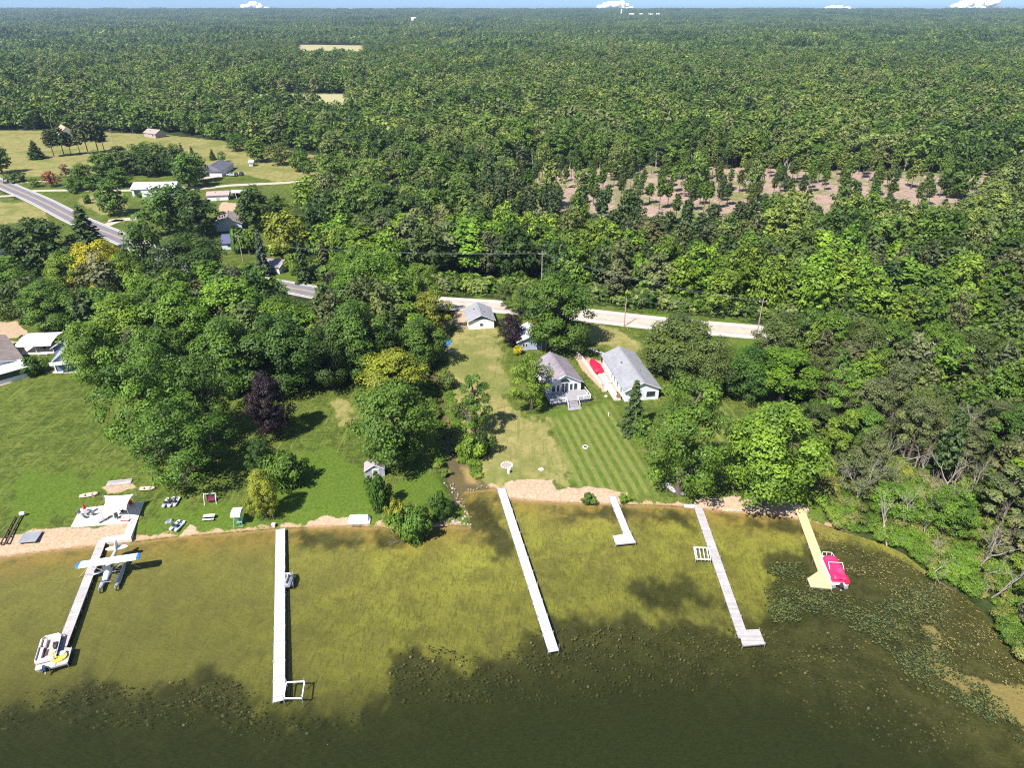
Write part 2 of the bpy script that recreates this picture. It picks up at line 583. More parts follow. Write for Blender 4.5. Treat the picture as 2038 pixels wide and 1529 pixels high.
# the places, as the photograph shows them
POLY = {
    'lawn': [
        [(-400, 640), (60, 655), (150, 655), (150, 740), (300, 800), (480, 770), (640, 760), (860, 735), (868, 640), (905, 600), (1130, 612), (1560, 655),
         (1530, 700), (1545, 790), (1590, 880), (1625, 960), (1650, 1040), (1600, 1060), (1380, 1030), (1000, 1010), (935, 1070), (600, 1080), (0, 1130), (-400, 1180)],
        [(-500, 256), (120, 260), (330, 268), (470, 285), (640, 312), (625, 345), (590, 400), (560, 470), (600, 520), (700, 560), (690, 585), (560, 572), (300, 500), (150, 442), (0, 378), (-300, 330)],
        [(-400, 378), (0, 382), (150, 448), (280, 500), (240, 560), (60, 520), (-400, 500)],
        [(900, 590), (1165, 606), (1330, 622), (1520, 645), (1520, 654), (1165, 616), (900, 601)],
        [(-300, 600), (110, 628), (200, 690), (0, 680), (-300, 690)]],
    'dry': [
        [(905, 640), (985, 655), (1000, 700), (1012, 790), (1060, 828), (1100, 838), (1115, 900), (1135, 965), (1000, 962), (955, 950), (935, 885), (905, 820), (880, 760), (878, 700)],
        [(1165, 640), (1240, 655), (1290, 690), (1250, 700), (1200, 690), (1165, 680)],
        [(-500, 256), (120, 260), (330, 268), (470, 283), (640, 310), (640, 350), (560, 362), (470, 345), (380, 330), (330, 320), (230, 345), (60, 352), (-100, 350), (-500, 320)],
        [(190, 380), (250, 382), (250, 430), (200, 425), (150, 400)],
        [(575, 318), (640, 312), (630, 350), (570, 345)], [(470, 325), (640, 322), (640, 334), (470, 338)],
        [(655, 800), (690, 800), (700, 850), (670, 850)],
        [(1420, 860), (1460, 850), (1500, 900), (1440, 910)],
        [(-60, 400), (90, 405), (100, 440), (-60, 450)]],
    'bright': [
        [(590, 880), (720, 930), (740, 1040), (560, 1050), (560, 960)], [(780, 960), (900, 940), (905, 1010), (780, 1010)],
        [(300, 1010), (540, 1000), (540, 1050), (290, 1070)], [(1100, 820), (1200, 800), (1300, 960), (1290, 990), (1130, 970), (1110, 900)],
        [(0, 950), (220, 940), (200, 1000), (100, 1030), (0, 1060)], [(900, 590), (1520, 645), (1520, 654), (900, 601)], [(440, 560), (640, 540), (660, 575), (560, 575)],
        [(1600, 940), (1640, 1010), (1625, 1040), (1590, 1000)], [(1460, 660), (1510, 668), (1530, 700), (1470, 700)]],
    'stripe': [[(1098, 835), (1165, 812), (1215, 800), (1250, 870), (1300, 960), (1300, 980), (1240, 985), (1150, 968), (1120, 905)],
               [(1385, 860), (1440, 800), (1500, 880), (1450, 940), (1370, 900)]],
    'sand': [
        [(-300, 1080), (0, 1068), (72, 1052), (141, 1050), (258, 1041), (250, 1078), (140, 1090), (0, 1110), (-300, 1138)],
        [(1003, 955), (1060, 953), (1102, 952), (1108, 972), (1140, 967), (1200, 972), (1250, 976), (1252, 994), (1180, 1000), (1010, 994)],
        [(1386, 990), (1450, 985), (1560, 992), (1610, 1006), (1612, 1030), (1480, 1018), (1392, 1006)],
        [(612, 1034), (640, 1024), (700, 1024), (702, 1044), (612, 1048)], [(205, 970), (262, 962), (268, 972), (215, 982)], [(165, 986), (190, 980), (192, 990), (170, 993)],
        [(350, 1062), (380, 1040), (392, 1044), (372, 1064)],
        [(0, 675), (60, 684), (140, 676), (140, 700), (0, 705)], [(-200, 640), (30, 640), (60, 668), (0, 676), (-200, 676)],
        [(1140, 705), (1200, 720), (1240, 780), (1200, 780), (1160, 740)], [(905, 610), (930, 625), (925, 655), (905, 650)],
        [(1085, 606), (1110, 612), (1108, 622), (1085, 620)], [(1010, 590), (1040, 606), (1040, 622), (1000, 614)],
        [(440, 402), (470, 404), (468, 420), (436, 420)], [(905, 945), (948, 940), (965, 965), (930, 972)]],
    'slash': [[(1040, 338), (1300, 330), (1600, 338), (1800, 342), (2300, 350), (2300, 452), (1900, 440), (1600, 430), (1300, 440), (1130, 420), (1000, 430), (980, 360)],
              [(1200, 235), (1220, 235), (1220, 242), (1200, 242)]],
    'tan': [[(595, 89), (720, 88), (724, 116), (590, 116)], [(495, 186), (700, 187), (700, 234), (495, 234)], [(20, 176), (60, 175), (60, 205), (10, 205)],
            ],
    'track': [],
    'weed': [
        [(-600, 1420), (0, 1405), (90, 1392), (150, 1358), (215, 1352), (290, 1368), (350, 1362), (400, 1325), (455, 1328), (500, 1365), (525, 1400), (600, 1430), (690, 1418),
         (745, 1395), (775, 1360), (790, 1300), (830, 1278), (880, 1300), (925, 1325), (1000, 1315), (1035, 1290), (1045, 1250), (1100, 1232), (1180, 1220), (1270, 1222),
         (1300, 1240), (1400, 1225), (1480, 1250), (1520, 1220), (1535, 1170), (1520, 1120), (1560, 1090), (1620, 1085), (1700, 1075), (1900, 1150), (2200, 1400), (2900, 2300), (-2000, 2300)],
        [(1245, 1165), (1300, 1142), (1370, 1150), (1400, 1185), (1440, 1205), (1350, 1215), (1290, 1205), (1262, 1190)],
        [(925, 985), (985, 990), (1010, 1040), (1030, 1085), (995, 1110), (960, 1060), (930, 1040)],
        [(1120, 1018), (1240, 1012), (1245, 1030), (1130, 1032)], [(1270, 1015), (1375, 1020), (1380, 1045), (1280, 1038)],
        [(1450, 1030), (1560, 1035), (1620, 1060), (1500, 1058)], [(580, 1062), (800, 1070), (760, 1092), (600, 1085)]],
    'bar': [[(1840, 1245), (1860, 1240), (1880, 1290), (1890, 1320), (1960, 1350), (2038, 1365), (2300, 1500), (2300, 1700), (2100, 1490), (2000, 1420), (1950, 1375), (1880, 1345), (1850, 1300)],
            [(918, 930), (945, 935), (955, 965), (925, 966)]],
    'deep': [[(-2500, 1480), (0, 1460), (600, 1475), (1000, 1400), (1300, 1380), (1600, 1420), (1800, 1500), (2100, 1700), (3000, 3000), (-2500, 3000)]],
}
EDGE = {'lawn': (1.2, 1.5), 'dry': (3.0, 3.0), 'bright': (4.0, 4.0), 'stripe': (1.2, 0.3), 'sand': (0.6, 0.7), 'slash': (4.0, 6.0), 'tan': (6.0, 3.0),
        'weed': (3.4, 2.4), 'bar': (1.0, 1.2), 'deep': (9.0, 6.0)}
attrs = {}
for name, polys in POLY.items():
    if not polys: continue
    soft, jit = EDGE[name]
    m = np.full(gx.shape, -1e3)
    for q in polys:
        P = GA(q, 0.0 if name in ('weed', 'bar', 'deep') else 1.0)
        lo, hi = P.min(0) - 20, P.max(0) + 20
        sel = (gx > lo[0]) & (gx < hi[0]) & (gy > lo[1]) & (gy < hi[1])
        m[sel] = np.maximum(m[sel], sdf(gx[sel], gy[sel], P))
    m = m + jit * wob(gx, gy, 7, 3) * 0.6 + jit * wob(gx, gy, 2.3, 4) * 0.35
    attrs['m_' + name] = ('POINT', sstep(m, -soft, soft))
attrs['m_shore'] = ('POINT', np.clip(gs / 10.0, -1, 1))
attrs['m_stream'] = ('POINT', sstep(-gss, -1.0, 0.2))

nr, nc = len(ys), NC
ii = np.arange(nr * nc).reshape(nr, nc)
F = np.stack([ii[:-1, :-1], ii[:-1, 1:], ii[1:, 1:], ii[1:, :-1]], -1).reshape(-1, 4)

k = NT('ground')
P = k.pos()
nA = k.noise(P, 0.045, 4, 0.6)
nB = k.noise(P, 0.33, 5, 0.65, 0.6)
nC = k.noise(P, 2.2, 4, 0.7)
nD = k.noise(k.scaled(P, 1, 1, 1), 9.0, 2, 0.7)
floor_c = k.mix(k.step(nB, 0.35, 0.65), (0.018, 0.026, 0.009), (0.045, 0.065, 0.018))
# lawns: bright green, darker clover patches, straw coloured scuffs
lawn = k.mix(k.step(nB, 0.36, 0.62), (0.050, 0.076, 0.012), (0.112, 0.142, 0.022))
lawn = k.mix(k.step(nA, 0.42, 0.66, 0, 0.6), lawn, (0.125, 0.150, 0.030))
nE = k.noise(P, 0.95, 5, 0.75, 0.8)
nF = k.noise(P, 0.17, 5, 0.7, 1.0)
lawn = k.mix(k.step(nF, 0.52, 0.62, 0, 0.6), lawn, (0.060, 0.082, 0.014))
lawn = k.mix(k.step(nF, 0.45, 0.36, 0, 0.5), lawn, (0.150, 0.180, 0.032))
lawn = k.mix(k.step(nE, 0.49, 0.58, 0, 0.75), lawn, (0.036, 0.056, 0.010))
lawn = k.mix(k.step(nE, 0.46, 0.36, 0, 0.6), lawn, (0.125, 0.165, 0.024))
lawn = k.mix(k.step(nC, 0.46, 0.66, 0, 0.7), lawn, (0.028, 0.056, 0.010))
lawn = k.mix(k.step(nD, 0.52, 0.75, 0, 0.45), lawn, (0.17, 0.17, 0.05))
tr = k.noise(k.scaled(P, 1.6, 0.09, 1, 0.35), 0.8, 3, 0.6, 2.2)
lawn = k.mix(k.step(tr, 0.56, 0.64, 0, 0.65), lawn, (0.155, 0.18, 0.042))
tr2 = k.noise(k.scaled(P, 0.1, 1.5, 1, 0.9), 0.7, 3, 0.6, 1.5)
lawn = k.mix(k.step(tr2, 0.58, 0.66, 0, 0.6), lawn, (0.14, 0.165, 0.038))
dryc = k.mix(k.step(nB, 0.3, 0.7), (0.18, 0.185, 0.05), (0.33, 0.27, 0.11))
dryc = k.mix(k.step(nC, 0.45, 0.7, 0, 0.6), dryc, (0.30, 0.22, 0.12))
dryc = k.mix(k.step(nA, 0.5, 0.62, 0, 0.6), dryc, (0.11, 0.14, 0.03))
dryc = k.mix(k.step(nE, 0.52, 0.62, 0, 0.5), dryc, (0.12, 0.135, 0.035))
dst = k.noise(k.scaled(P, 1.4, 0.12, 1, 0.3), 1.0, 3, 0.6, 0.5)
dryc = k.mix(k.step(dst, 0.52, 0.68, 0, 0.6), dryc, (0.115, 0.15, 0.035))
bri = k.mix(k.step(nC, 0.35, 0.65), (0.050, 0.105, 0.012), (0.12, 0.165, 0.022))
bri = k.mix(k.step(nD, 0.5, 0.7, 0, 0.5), bri, (0.036, 0.07, 0.01))


def ragged(name, w=0.5, src=nC):
    a = k.attr('m_' + name)
    return k.step(k.math('ADD', a, k.math('MULTIPLY', k.math('SUBTRACT', src, 0.5), w)), 0.35, 0.65)


c = k.mix(ragged('lawn', 0.6), floor_c, lawn)
c = k.mix(k.math('MULTIPLY', ragged('bright', 1.2, nB), 0.85), c, bri)
c = k.mix(k.math('MULTIPLY', ragged('dry', 1.7, nE), 0.85), c, dryc)
# mown stripes in two directions
g0, g1 = G(1125, 815), G(1205, 965)
g2, g3 = G(1290, 870), G(1150, 990)
sep = k.n('ShaderNodeSeparateXYZ'); k.put(sep.inputs[0], P)


def bands(a, b, per, sh):
    d = (b - a).to_2d().normalized()
    n = (-d.y, d.x)
    v = k.math('ADD', k.math('MULTIPLY', sep.outputs[0], n[0]), k.math('MULTIPLY', sep.outputs[1], n[1]))
    v = k.math('ADD', v, k.math('MULTIPLY', k.math('SUBTRACT', nB, 0.5), 1.0))
    return k.step(k.math('SINE', k.math('MULTIPLY', v, 6.283 / per)), -sh, sh)


s1 = bands(g0, g1, 1.9, 0.55)
s2 = bands(g2, g3, 2.3, 0.6)
strp = k.mix(s1, (0.078, 0.122, 0.018), (0.185, 0.205, 0.048))
strp = k.mix(k.math('MULTIPLY', s2, 0.38), strp, (0.145, 0.16, 0.05))
strp = k.mix(k.step(nC, 0.42, 0.7, 0, 0.6), strp, (0.07, 0.10, 0.018))
strp = k.mix(k.step(nB, 0.5, 0.7, 0, 0.6), strp, (0.17, 0.165, 0.055))
c = k.mix(k.math('MULTIPLY', k.attr('m_stripe'), 0.9), c, strp)
sand = k.mix(k.step(nC, 0.3, 0.7), (0.32, 0.22, 0.14), (0.48, 0.36, 0.26))
sand = k.mix(k.step(nD, 0.5, 0.75, 0, 0.4), sand, (0.24, 0.17, 0.11))
sand = k.mix(k.step(nB, 0.5, 0.75, 0, 0.5), sand, (0.34, 0.27, 0.13))
c = k.mix(ragged('sand', 0.9), c, sand)
slash = k.mix(k.step(nA, 0.45, 0.6), (0.36, 0.25, 0.20), (0.17, 0.19, 0.06))
slash = k.mix(k.step(nB, 0.5, 0.7, 0, 0.7), slash, (0.50, 0.34, 0.30))
slash = k.mix(k.step(nC, 0.50, 0.62, 0, 0.75), slash, (0.08, 0.075, 0.045))
c = k.mix(ragged('slash', 0.9, nB), c, slash)
c = k.mix(k.attr('m_tan'), c, k.mix(nB, (0.42, 0.36, 0.22), (0.30, 0.29, 0.12)))
# the strip of bare sand along the water, wet where it meets it
sh = k.attr('m_shore')
shn = k.math('ADD', sh, k.math('MULTIPLY', k.math('SUBTRACT', nC, 0.5), 0.10))
shw = k.math('ADD', shn, k.math('MULTIPLY', k.math('SUBTRACT', nB, 0.42), 0.45))
strip = k.math('MULTIPLY', k.step(shn, 0.0, 0.01), k.step(shw, 0.07, 0.12, 1.0, 0.0))
not_marsh = k.step(sep.outputs[0], 52.0, 60.0, 1.0, 0.0)
c = k.mix(k.math('MULTIPLY', strip, not_marsh), c, k.mix(k.step(shn, 0.0, 0.05), (0.22, 0.13, 0.07), (0.40, 0.27, 0.17)))
c = k.mix(k.attr('m_stream'), c, k.mix(nB, (0.10, 0.08, 0.055), (0.21, 0.15, 0.085)))
c = k.mix(k.math('MULTIPLY', k.math('MULTIPLY', k.attr('m_bar'), k.attr('m_stream')), k.step(nB, 0.35, 0.5)), c, (0.42, 0.29, 0.16))
# lake bed
bedn = k.noise(P, 0.16, 5, 0.65, 0.8)
bed = k.mix(k.step(bedn, 0.3, 0.7), (0.22, 0.195, 0.055), (0.335, 0.315, 0.062))
bed = k.mix(k.step(nB, 0.45, 0.7, 0, 0.6), bed, (0.14, 0.13, 0.034))
stk = k.noise(k.scaled(P, 2.2, 0.55, 1, -0.5), 1.3, 4, 0.7, 1.0)
bed = k.mix(k.step(stk, 0.48, 0.62, 0, 0.55), bed, (0.10, 0.09, 0.03))
bed = k.mix(k.step(nC, 0.52, 0.70, 0, 0.32), bed, (0.33, 0.28, 0.09))
bed = k.mix(k.step(sep.outputs[0], -45.0, -15.0, 0.6, 0.0), bed, (0.17, 0.15, 0.055))
nm_ = k.step(sep.outputs[0], 46.0, 58.0, 1.0, 0.0)
bed = k.mix(k.math('MULTIPLY', nm_, k.step(sh, -0.75, 0.0, 0.0, 0.75)), bed, k.mix(k.step(nB, 0.4, 0.65), (0.33, 0.20, 0.065), (0.17, 0.12, 0.045)))
bed = k.mix(k.math('MULTIPLY', nm_, k.step(sh, -0.12, 0.0, 0.0, 0.8)), bed, (0.36, 0.22, 0.11))
weed = k.mix(k.step(nB, 0.35, 0.7), (0.030, 0.030, 0.012), (0.085, 0.078, 0.030))
weed = k.mix(k.step(nC, 0.52, 0.72, 0, 0.55), weed, (0.16, 0.135, 0.05))
bed = k.mix(k.math('MULTIPLY', k.step(k.math('ADD', k.attr('m_weed'), k.math('ADD', k.math('MULTIPLY', k.math('SUBTRACT', nB, 0.5), 0.7), k.math('MULTIPLY', k.math('SUBTRACT', nC, 0.5), 0.5))), 0.18, 0.82), 0.93), bed, weed)
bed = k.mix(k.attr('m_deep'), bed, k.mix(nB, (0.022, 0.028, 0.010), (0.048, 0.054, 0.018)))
bed = k.mix(ragged('bar', 0.8, nB), bed, k.mix(nC, (0.20, 0.145, 0.06), (0.36, 0.27, 0.12)))
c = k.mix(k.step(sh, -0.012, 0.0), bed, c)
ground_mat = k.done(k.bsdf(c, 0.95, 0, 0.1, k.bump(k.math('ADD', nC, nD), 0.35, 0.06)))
V = np.stack([gx, gy, gzv], 1)
me = mesh_np('ground', V, F, [ground_mat], attrs, smooth=True)
ground = tag(link('ground', me), kind='structure')

# ------------------------------------------------------------------ water
wy = np.arange(8, 190, 1.2); wx = np.arange(-330, 331, 1.5)
WY, WX = np.meshgrid(wy, wx, indexing='ij')
wxf, wyf = WX.ravel(), WY.ravel()
ws = land_s(wxf, wyf)
dp = GA(POLY['deep'][0], 0.0)
wd = sdf(wxf, wyf, dp)
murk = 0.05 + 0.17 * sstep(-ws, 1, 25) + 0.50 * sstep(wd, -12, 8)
jj = np.arange(len(wy) * len(wx)).reshape(len(wy), len(wx))
WF = np.stack([jj[:-1, :-1], jj[:-1, 1:], jj[1:, 1:], jj[1:, :-1]], -1).reshape(-1, 4)
k = NT('water')
P = k.pos()
rip = k.noise(k.scaled(P, 1.0, 2.6, 1, 0.35), 1.3, 4, 0.65, 0.6)
rip2 = k.noise(k.scaled(P, 1.0, 2.0, 1, -0.5), 4.0, 2, 0.6)
bmp = k.bump(k.math('ADD', rip, k.math('MULTIPLY', rip2, 0.4)), 0.8, 0.08)
tr_ = k.n('ShaderNodeBsdfTransparent')
k.put(tr_.inputs[0], (0.90, 0.93, 0.82))
df = k.n('ShaderNodeBsdfDiffuse')
k.put(df.inputs[0], k.mix(rip, (0.010, 0.014, 0.004), (0.036, 0.043, 0.012)))  # light and dark of the ripples painted into the murk colour
k.put(df.inputs['Normal'], bmp)
m1 = k.n('ShaderNodeMixShader')
k.put(m1.inputs[0], k.math('ADD', k.attr('murk'), k.math('ADD', k.math('MULTIPLY', k.math('SUBTRACT', rip, 0.5), 0.42), k.math('MULTIPLY', k.math('SUBTRACT', rip2, 0.5), 0.28)), clamp=True))  # ripple glints and reflections imitated by varying the murk
k.t.links.new(tr_.outputs[0], m1.inputs[1]); k.t.links.new(df.outputs[0], m1.inputs[2])
gl = k.n('ShaderNodeBsdfGlossy'); gl.inputs['Roughness'].default_value = 0.08
k.put(gl.inputs['Normal'], bmp)
fr = k.n('ShaderNodeFresnel'); fr.inputs[0].default_value = 1.33; k.put(fr.inputs['Normal'], bmp)
m2 = k.n('ShaderNodeMixShader')
k.put(m2.inputs[0], k.math('MULTIPLY', fr.outputs[0], 0.6))
k.t.links.new(m1.outputs[0], m2.inputs[1]); k.t.links.new(gl.outputs[0], m2.inputs[2])
water_mat = k.done(m2.outputs[0])
me = mesh_np('lake_water', np.stack([wxf, wyf, np.zeros_like(wxf)], 1), WF, [water_mat], {'murk': ('POINT', murk)}, smooth=True)
tag(link('lake_water', me), kind='structure')


# ------------------------------------------------------------------ roads and paved ground
def resample(P, step):
    P = np.asarray(P, float)
    # Catmull-Rom through the points
    pts = []
    n = len(P)
    for i in range(n - 1):
        p0, p1, p2, p3 = P[max(0, i - 1)], P[i], P[i + 1], P[min(n - 1, i + 2)]
        m = max(2, int(np.hypot(*(p2 - p1)) / step))
        for t in np.linspace(0, 1, m, endpoint=False):
            pts.append(0.5 * ((2 * p1) + (-p0 + p2) * t + (2 * p0 - 5 * p1 + 4 * p2 - p3) * t * t + (-p0 + 3 * p1 - 3 * p2 + p3) * t ** 3))
    pts.append(P[-1])
    return np.array(pts)


def strip(name, pts, half, z, mat, step=2.0, label=None):
    C = resample(pts, step)
    T = np.gradient(C, axis=0); T /= np.maximum(1e-6, np.hypot(T[:, 0], T[:, 1]))[:, None]
    N = np.stack([-T[:, 1], T[:, 0]], 1)
    offs = np.linspace(-half, half, 5)
    V = []; A = []
    for i in range(len(C)):
        for o_ in offs:
            V.append((C[i, 0] + N[i, 0] * o_, C[i, 1] + N[i, 1] * o_, z)); A.append(o_)
    m = len(offs)
    F = [(i * m + j, i * m + j + 1, (i + 1) * m + j + 1, (i + 1) * m + j) for i in range(len(C) - 1) for j in range(m - 1)]
    F = [f[::-1] for f in F] if False else F
    me = mesh_np(name, V, F, [mat], {'across': ('POINT', A)})
    o = link(name, me)
    return tag(o, kind='structure')


def road_mat(name, col, mark=True):
    k = NT(name)
    P = k.pos()
    n1 = k.noise(P, 0.5, 5, 0.65); n2 = k.noise(P, 5, 3, 0.7)
    sx = k.n('ShaderNodeSeparateXYZ'); k.put(sx.inputs[0], P)
    a = k.attr('across')
    ab = k.math('ABSOLUTE', a)
    c = k.mix(k.step(n1, 0.3, 0.7), tuple(x * 0.86 for x in col), tuple(x * 1.12 for x in col))
    c = k.mix(k.math('MULTIPLY', n2, 0.3), c, tuple(x * 0.7 for x in col))
    if mark:
        # tyre lanes a little darker, gravel shoulders paler
        lane = k.step(k.math('ABSOLUTE', k.math('SUBTRACT', ab, 1.8)), 0.3, 1.1, 0.22, 0.0)
        c = k.mix(lane, c, tuple(x * 0.55 for x in col))
        c = k.mix(k.step(ab, 3.9, 4.1), c, (0.44, 0.40, 0.35))
        c = k.mix(k.math('MULTIPLY', k.step(k.math('ABSOLUTE', k.math('SUBTRACT', ab, 3.45)), 0.09, 0.13, 1, 0), 0.8), c, (0.75, 0.75, 0.72))
        c = k.mix(k.math('MULTIPLY', k.step(k.math('ABSOLUTE', k.math('SUBTRACT', ab, 0.16)), 0.07, 0.10, 1, 0), 0.8), c, (0.62, 0.42, 0.10))
    return k.done(k.bsdf(c, 0.85, 0, 0.2))


ROAD_PX = [(-420, 262), (-200, 300), (-60, 341), (0, 365), (80, 400), (150, 436), (230, 470), (330, 512), (450, 548), (600, 577), (650, 586), (760, 596), (900, 605), (1050, 615),
           (1170, 628), (1330, 646), (1490, 660), (1600, 670), (1800, 690), (2150, 722), (2600, 760)]
ROAD = GA(ROAD_PX, 1.0)
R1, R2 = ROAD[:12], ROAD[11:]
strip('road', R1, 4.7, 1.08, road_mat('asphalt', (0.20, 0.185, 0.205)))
strip('road', R2, 4.9, 1.08, road_mat('glare_paled_asphalt', (0.46, 0.40, 0.36)))  # sun glare painted into the paler colour of this stretch
M_GRAVEL = road_mat('gravel', (0.46, 0.40, 0.31), False)
for pts, hw in (([(40, 381), (110, 379), (180, 379), (260, 379), (330, 375)], 2.0), ([(215, 440), (260, 436), (320, 432)], 2.4),
                ([(20, 368), (60, 362), (110, 361)], 1.6), ([(-80, 394), (0, 391), (45, 388)], 1.8),
                ([(360, 372), (400, 375), (460, 369), (545, 365), (620, 360)], 2.4), ([(404, 357), (430, 350), (460, 347), (485, 348)], 3.2),
                ([(180, 462), (215, 447), (240, 437)], 2.2)):
    strip('driveway', GA(pts), hw, 1.065, M_GRAVEL)


# ------------------------------------------------------------------ foliage prototypes
def unit(v): return v / np.maximum(1e-9, np.linalg.norm(v, axis=-1, keepdims=True))


def leaf_quads(C, Nn, size, r, aspect=1.35):
    """one kite shaped clump of leaves per centre"""
    n = len(C)
    t = unit(np.cross(Nn, r.normal(size=(n, 3))))
    b = np.cross(Nn, t)
    s = (size * r.uniform(0.6, 1.35, n))[:, None]
    a = s * aspect
    V = np.empty((n, 4, 3))
    V[:, 0] = C - t * a * 0.5
    V[:, 1] = C + b * s * 0.42 + t * s * 0.08 - Nn * s * 0.12
    V[:, 2] = C + t * a * 0.55 - Nn * s * 0.10
    V[:, 3] = C - b * s * 0.42 + t * s * 0.05 - Nn * s * 0.12
    F = np.arange(n * 4).reshape(n, 4)
    return V.reshape(-1, 3), F


def crown_points(seed, R, Ht, cb, nblob, per, shape=0.0, loose=0.0, blob=(0.20, 0.34), fill=0.25):
    """leaf centres, normals and tones for a broad-leaved crown"""
    r = np.random.default_rng(seed)
    z0 = Ht * cb
    ch = Ht - z0
    ph = r.uniform(0, 6.28, 4)
    C, N_, T = [], [], []
    ga = 2.39996
    limbs = []
    for i in range(nblob):
        f = (i + 0.5) / nblob
        inner = r.random() < fill
        if inner:
            t = r.uniform(0.15, 0.75); rad = r.uniform(0.1, 0.6)
        else:
            t = 1 - (1 - f) ** 0.9
            t = 0.03 + 0.93 * t
            rad = 1.0
        prof = math.sin(math.pi * min(1, max(0.02, t)) ** (0.78 - 0.25 * shape)) ** 0.62
        a = i * ga + r.normal(0, 0.25)
        lob = 1 + 0.17 * math.sin(3 * a + ph[0] + 2 * t) + 0.12 * math.sin(5 * a + ph[1] + 4 * t)
        rr = R * prof * rad * lob * r.uniform(0.66, 1.04 + 0.12 * loose) * 0.84
        c = np.array([rr * math.cos(a), rr * math.sin(a), z0 + ch * t * r.uniform(0.93, 1.0)])
        br = R * r.uniform(*blob) * (0.8 + 0.4 * r.random())
        limbs.append(c)
        n = int(per * (br / (R * 0.27)) ** 2)
        d = unit(r.normal(size=(n, 3)) + np.array([0, 0, 0.35]))
        sq = np.array([1.15, 1.15, 0.82])
        pos = c + d * sq * br * r.uniform(0.55, 1.06, (n, 1))
        out = unit(c - np.array([0, 0, z0 + ch * 0.35]))
        nn = unit(d * 0.9 + out * 0.5 + np.array([0, 0, 0.35]) + r.normal(0, 0.42, (n, 3)))
        C.append(pos); N_.append(nn)
        T.append(np.clip(r.normal(0.42, 0.15) + r.normal(0, 0.14, n), 0, 1))
    return np.concatenate(C), np.concatenate(N_), np.concatenate(T), limbs


def branch(V, F, p0, p1, r0, r1, n=5):
    p0 = np.asarray(p0, float); p1 = np.asarray(p1, float)
    d = unit(p1 - p0); a = unit(np.cross(d, [0.31, 0.77, 0.2])); b = np.cross(d, a)
    base = len(V)
    for p, r in ((p0, r0), (p1, r1)):
        for i in range(n):
            t = 6.2832 * i / n
            V.append(p + a * r * math.cos(t) + b * r * math.sin(t))
    for i in range(n):
        F.append((base + i, base + (i + 1) % n, base + n + (i + 1) % n, base + n + i))


def trunk_mesh(name, seed, R, Ht, cb, limbs, mat, lean=0.03, thick=0.028):
    r = np.random.default_rng(seed)
    V, F = [], []
    p = np.array([0, 0, -0.4]); rad = Ht * thick
    top = Ht * (cb + (1 - cb) * 0.75)
    seg = 6
    pts = [p]
    for i in range(1, seg + 1):
        q = np.array([r.normal(0, lean * Ht * 0.25) * (i / seg), r.normal(0, lean * Ht * 0.25) * (i / seg), top * i / seg])
        pts.append(q)
    for i in range(seg):
        branch(V, F, pts[i], pts[i + 1], rad * (1 - i / seg * 0.85) * (1.35 if i == 0 else 1), rad * (1 - (i + 1) / seg * 0.85), 7)
    for c in limbs[::max(1, len(limbs) // 12)]:
        c = np.asarray(c)
        h = min(top * 0.9, max(Ht * cb * 0.75, c[2] - np.hypot(c[0], c[1]) * 0.75))
        f = h / top * seg
        i = min(seg - 1, int(f)); s = pts[i] * (1 - (f - i)) + pts[i + 1] * (f - i)
        mid = (s + c) / 2 + np.array([0, 0, 0.06 * Ht])
        rr = rad * 0.42
        branch(V, F, s, mid, rr, rr * 0.6, 5); branch(V, F, mid, c, rr * 0.6, rr * 0.2, 5)
    return mesh_np(name, V, F, [mat])


def leaf_mesh(name, C, N_, T, size, seed, mat, aspect=1.35):
    r = np.random.default_rng(seed)
    V, F = leaf_quads(C, N_, size, r, aspect)
    return mesh_np(name, V, F, [mat], {'leafv': ('FACE', T)})


def whole_mesh(name, leaf, trunk):
    """crown and trunk in one mesh, for trees too small in the picture to show parts"""
    def grab(m):
        v = np.empty(len(m.vertices) * 3, np.float32); m.vertices.foreach_get('co', v)
        f = np.empty(len(m.loops), np.int32); m.loops.foreach_get('vertex_index', f)
        return v.reshape(-1, 3), f.reshape(-1, 4)
    v1, f1 = grab(leaf); v2, f2 = grab(trunk)
    t = np.empty(len(f1), np.float32); leaf.attributes['leafv'].data.foreach_get('value', t)
    return mesh_np(name, np.vstack([v1, v2]), np.vstack([f1, f2 + len(v1)]), [leaf.materials[0], trunk.materials[0]],
                   {'leafv': ('FACE', np.concatenate([t, np.full(len(f2), 0.5)]))}, mi=[0] * len(f1) + [1] * len(f2))


# kind: R, H, crown base, blobs, shape, loose, blob size, fill
KINDS = {
    'maple_a': dict(R=5.6, H=14.5, cb=0.10, nb=72, shape=0.1, loose=0.2, blob=(0.16, 0.27), fill=0.18),
    'maple_b': dict(R=5.2, H=15.5, cb=0.12, nb=66, shape=0.3, loose=0.5, blob=(0.17, 0.29), fill=0.18),
    'oak': dict(R=6.2, H=15.0, cb=0.15, nb=52, shape=-0.1, loose=0.8, blob=(0.19, 0.30), fill=0.2),
    'tall': dict(R=4.6, H=18.0, cb=0.20, nb=56, shape=0.4, loose=0.6, blob=(0.19, 0.33), fill=0.2),
    'elm': dict(R=6.4, H=19.0, cb=0.08, nb=84, shape=-0.3, loose=1.8, blob=(0.12, 0.24), fill=0.3),
    'ash': dict(R=5.4, H=15.0, cb=0.14, nb=60, shape=0.0, loose=1.5, blob=(0.13, 0.23), fill=0.25),
    'thin': dict(R=4.4, H=13.0, cb=0.15, nb=34, shape=0.0, loose=2.2, blob=(0.14, 0.26), fill=0.35),
    'shrub': dict(R=2.4, H=3.2, cb=0.02, nb=26, shape=-0.2, loose=1.0, blob=(0.24, 0.40), fill=0.3),
}
PROTO = {}
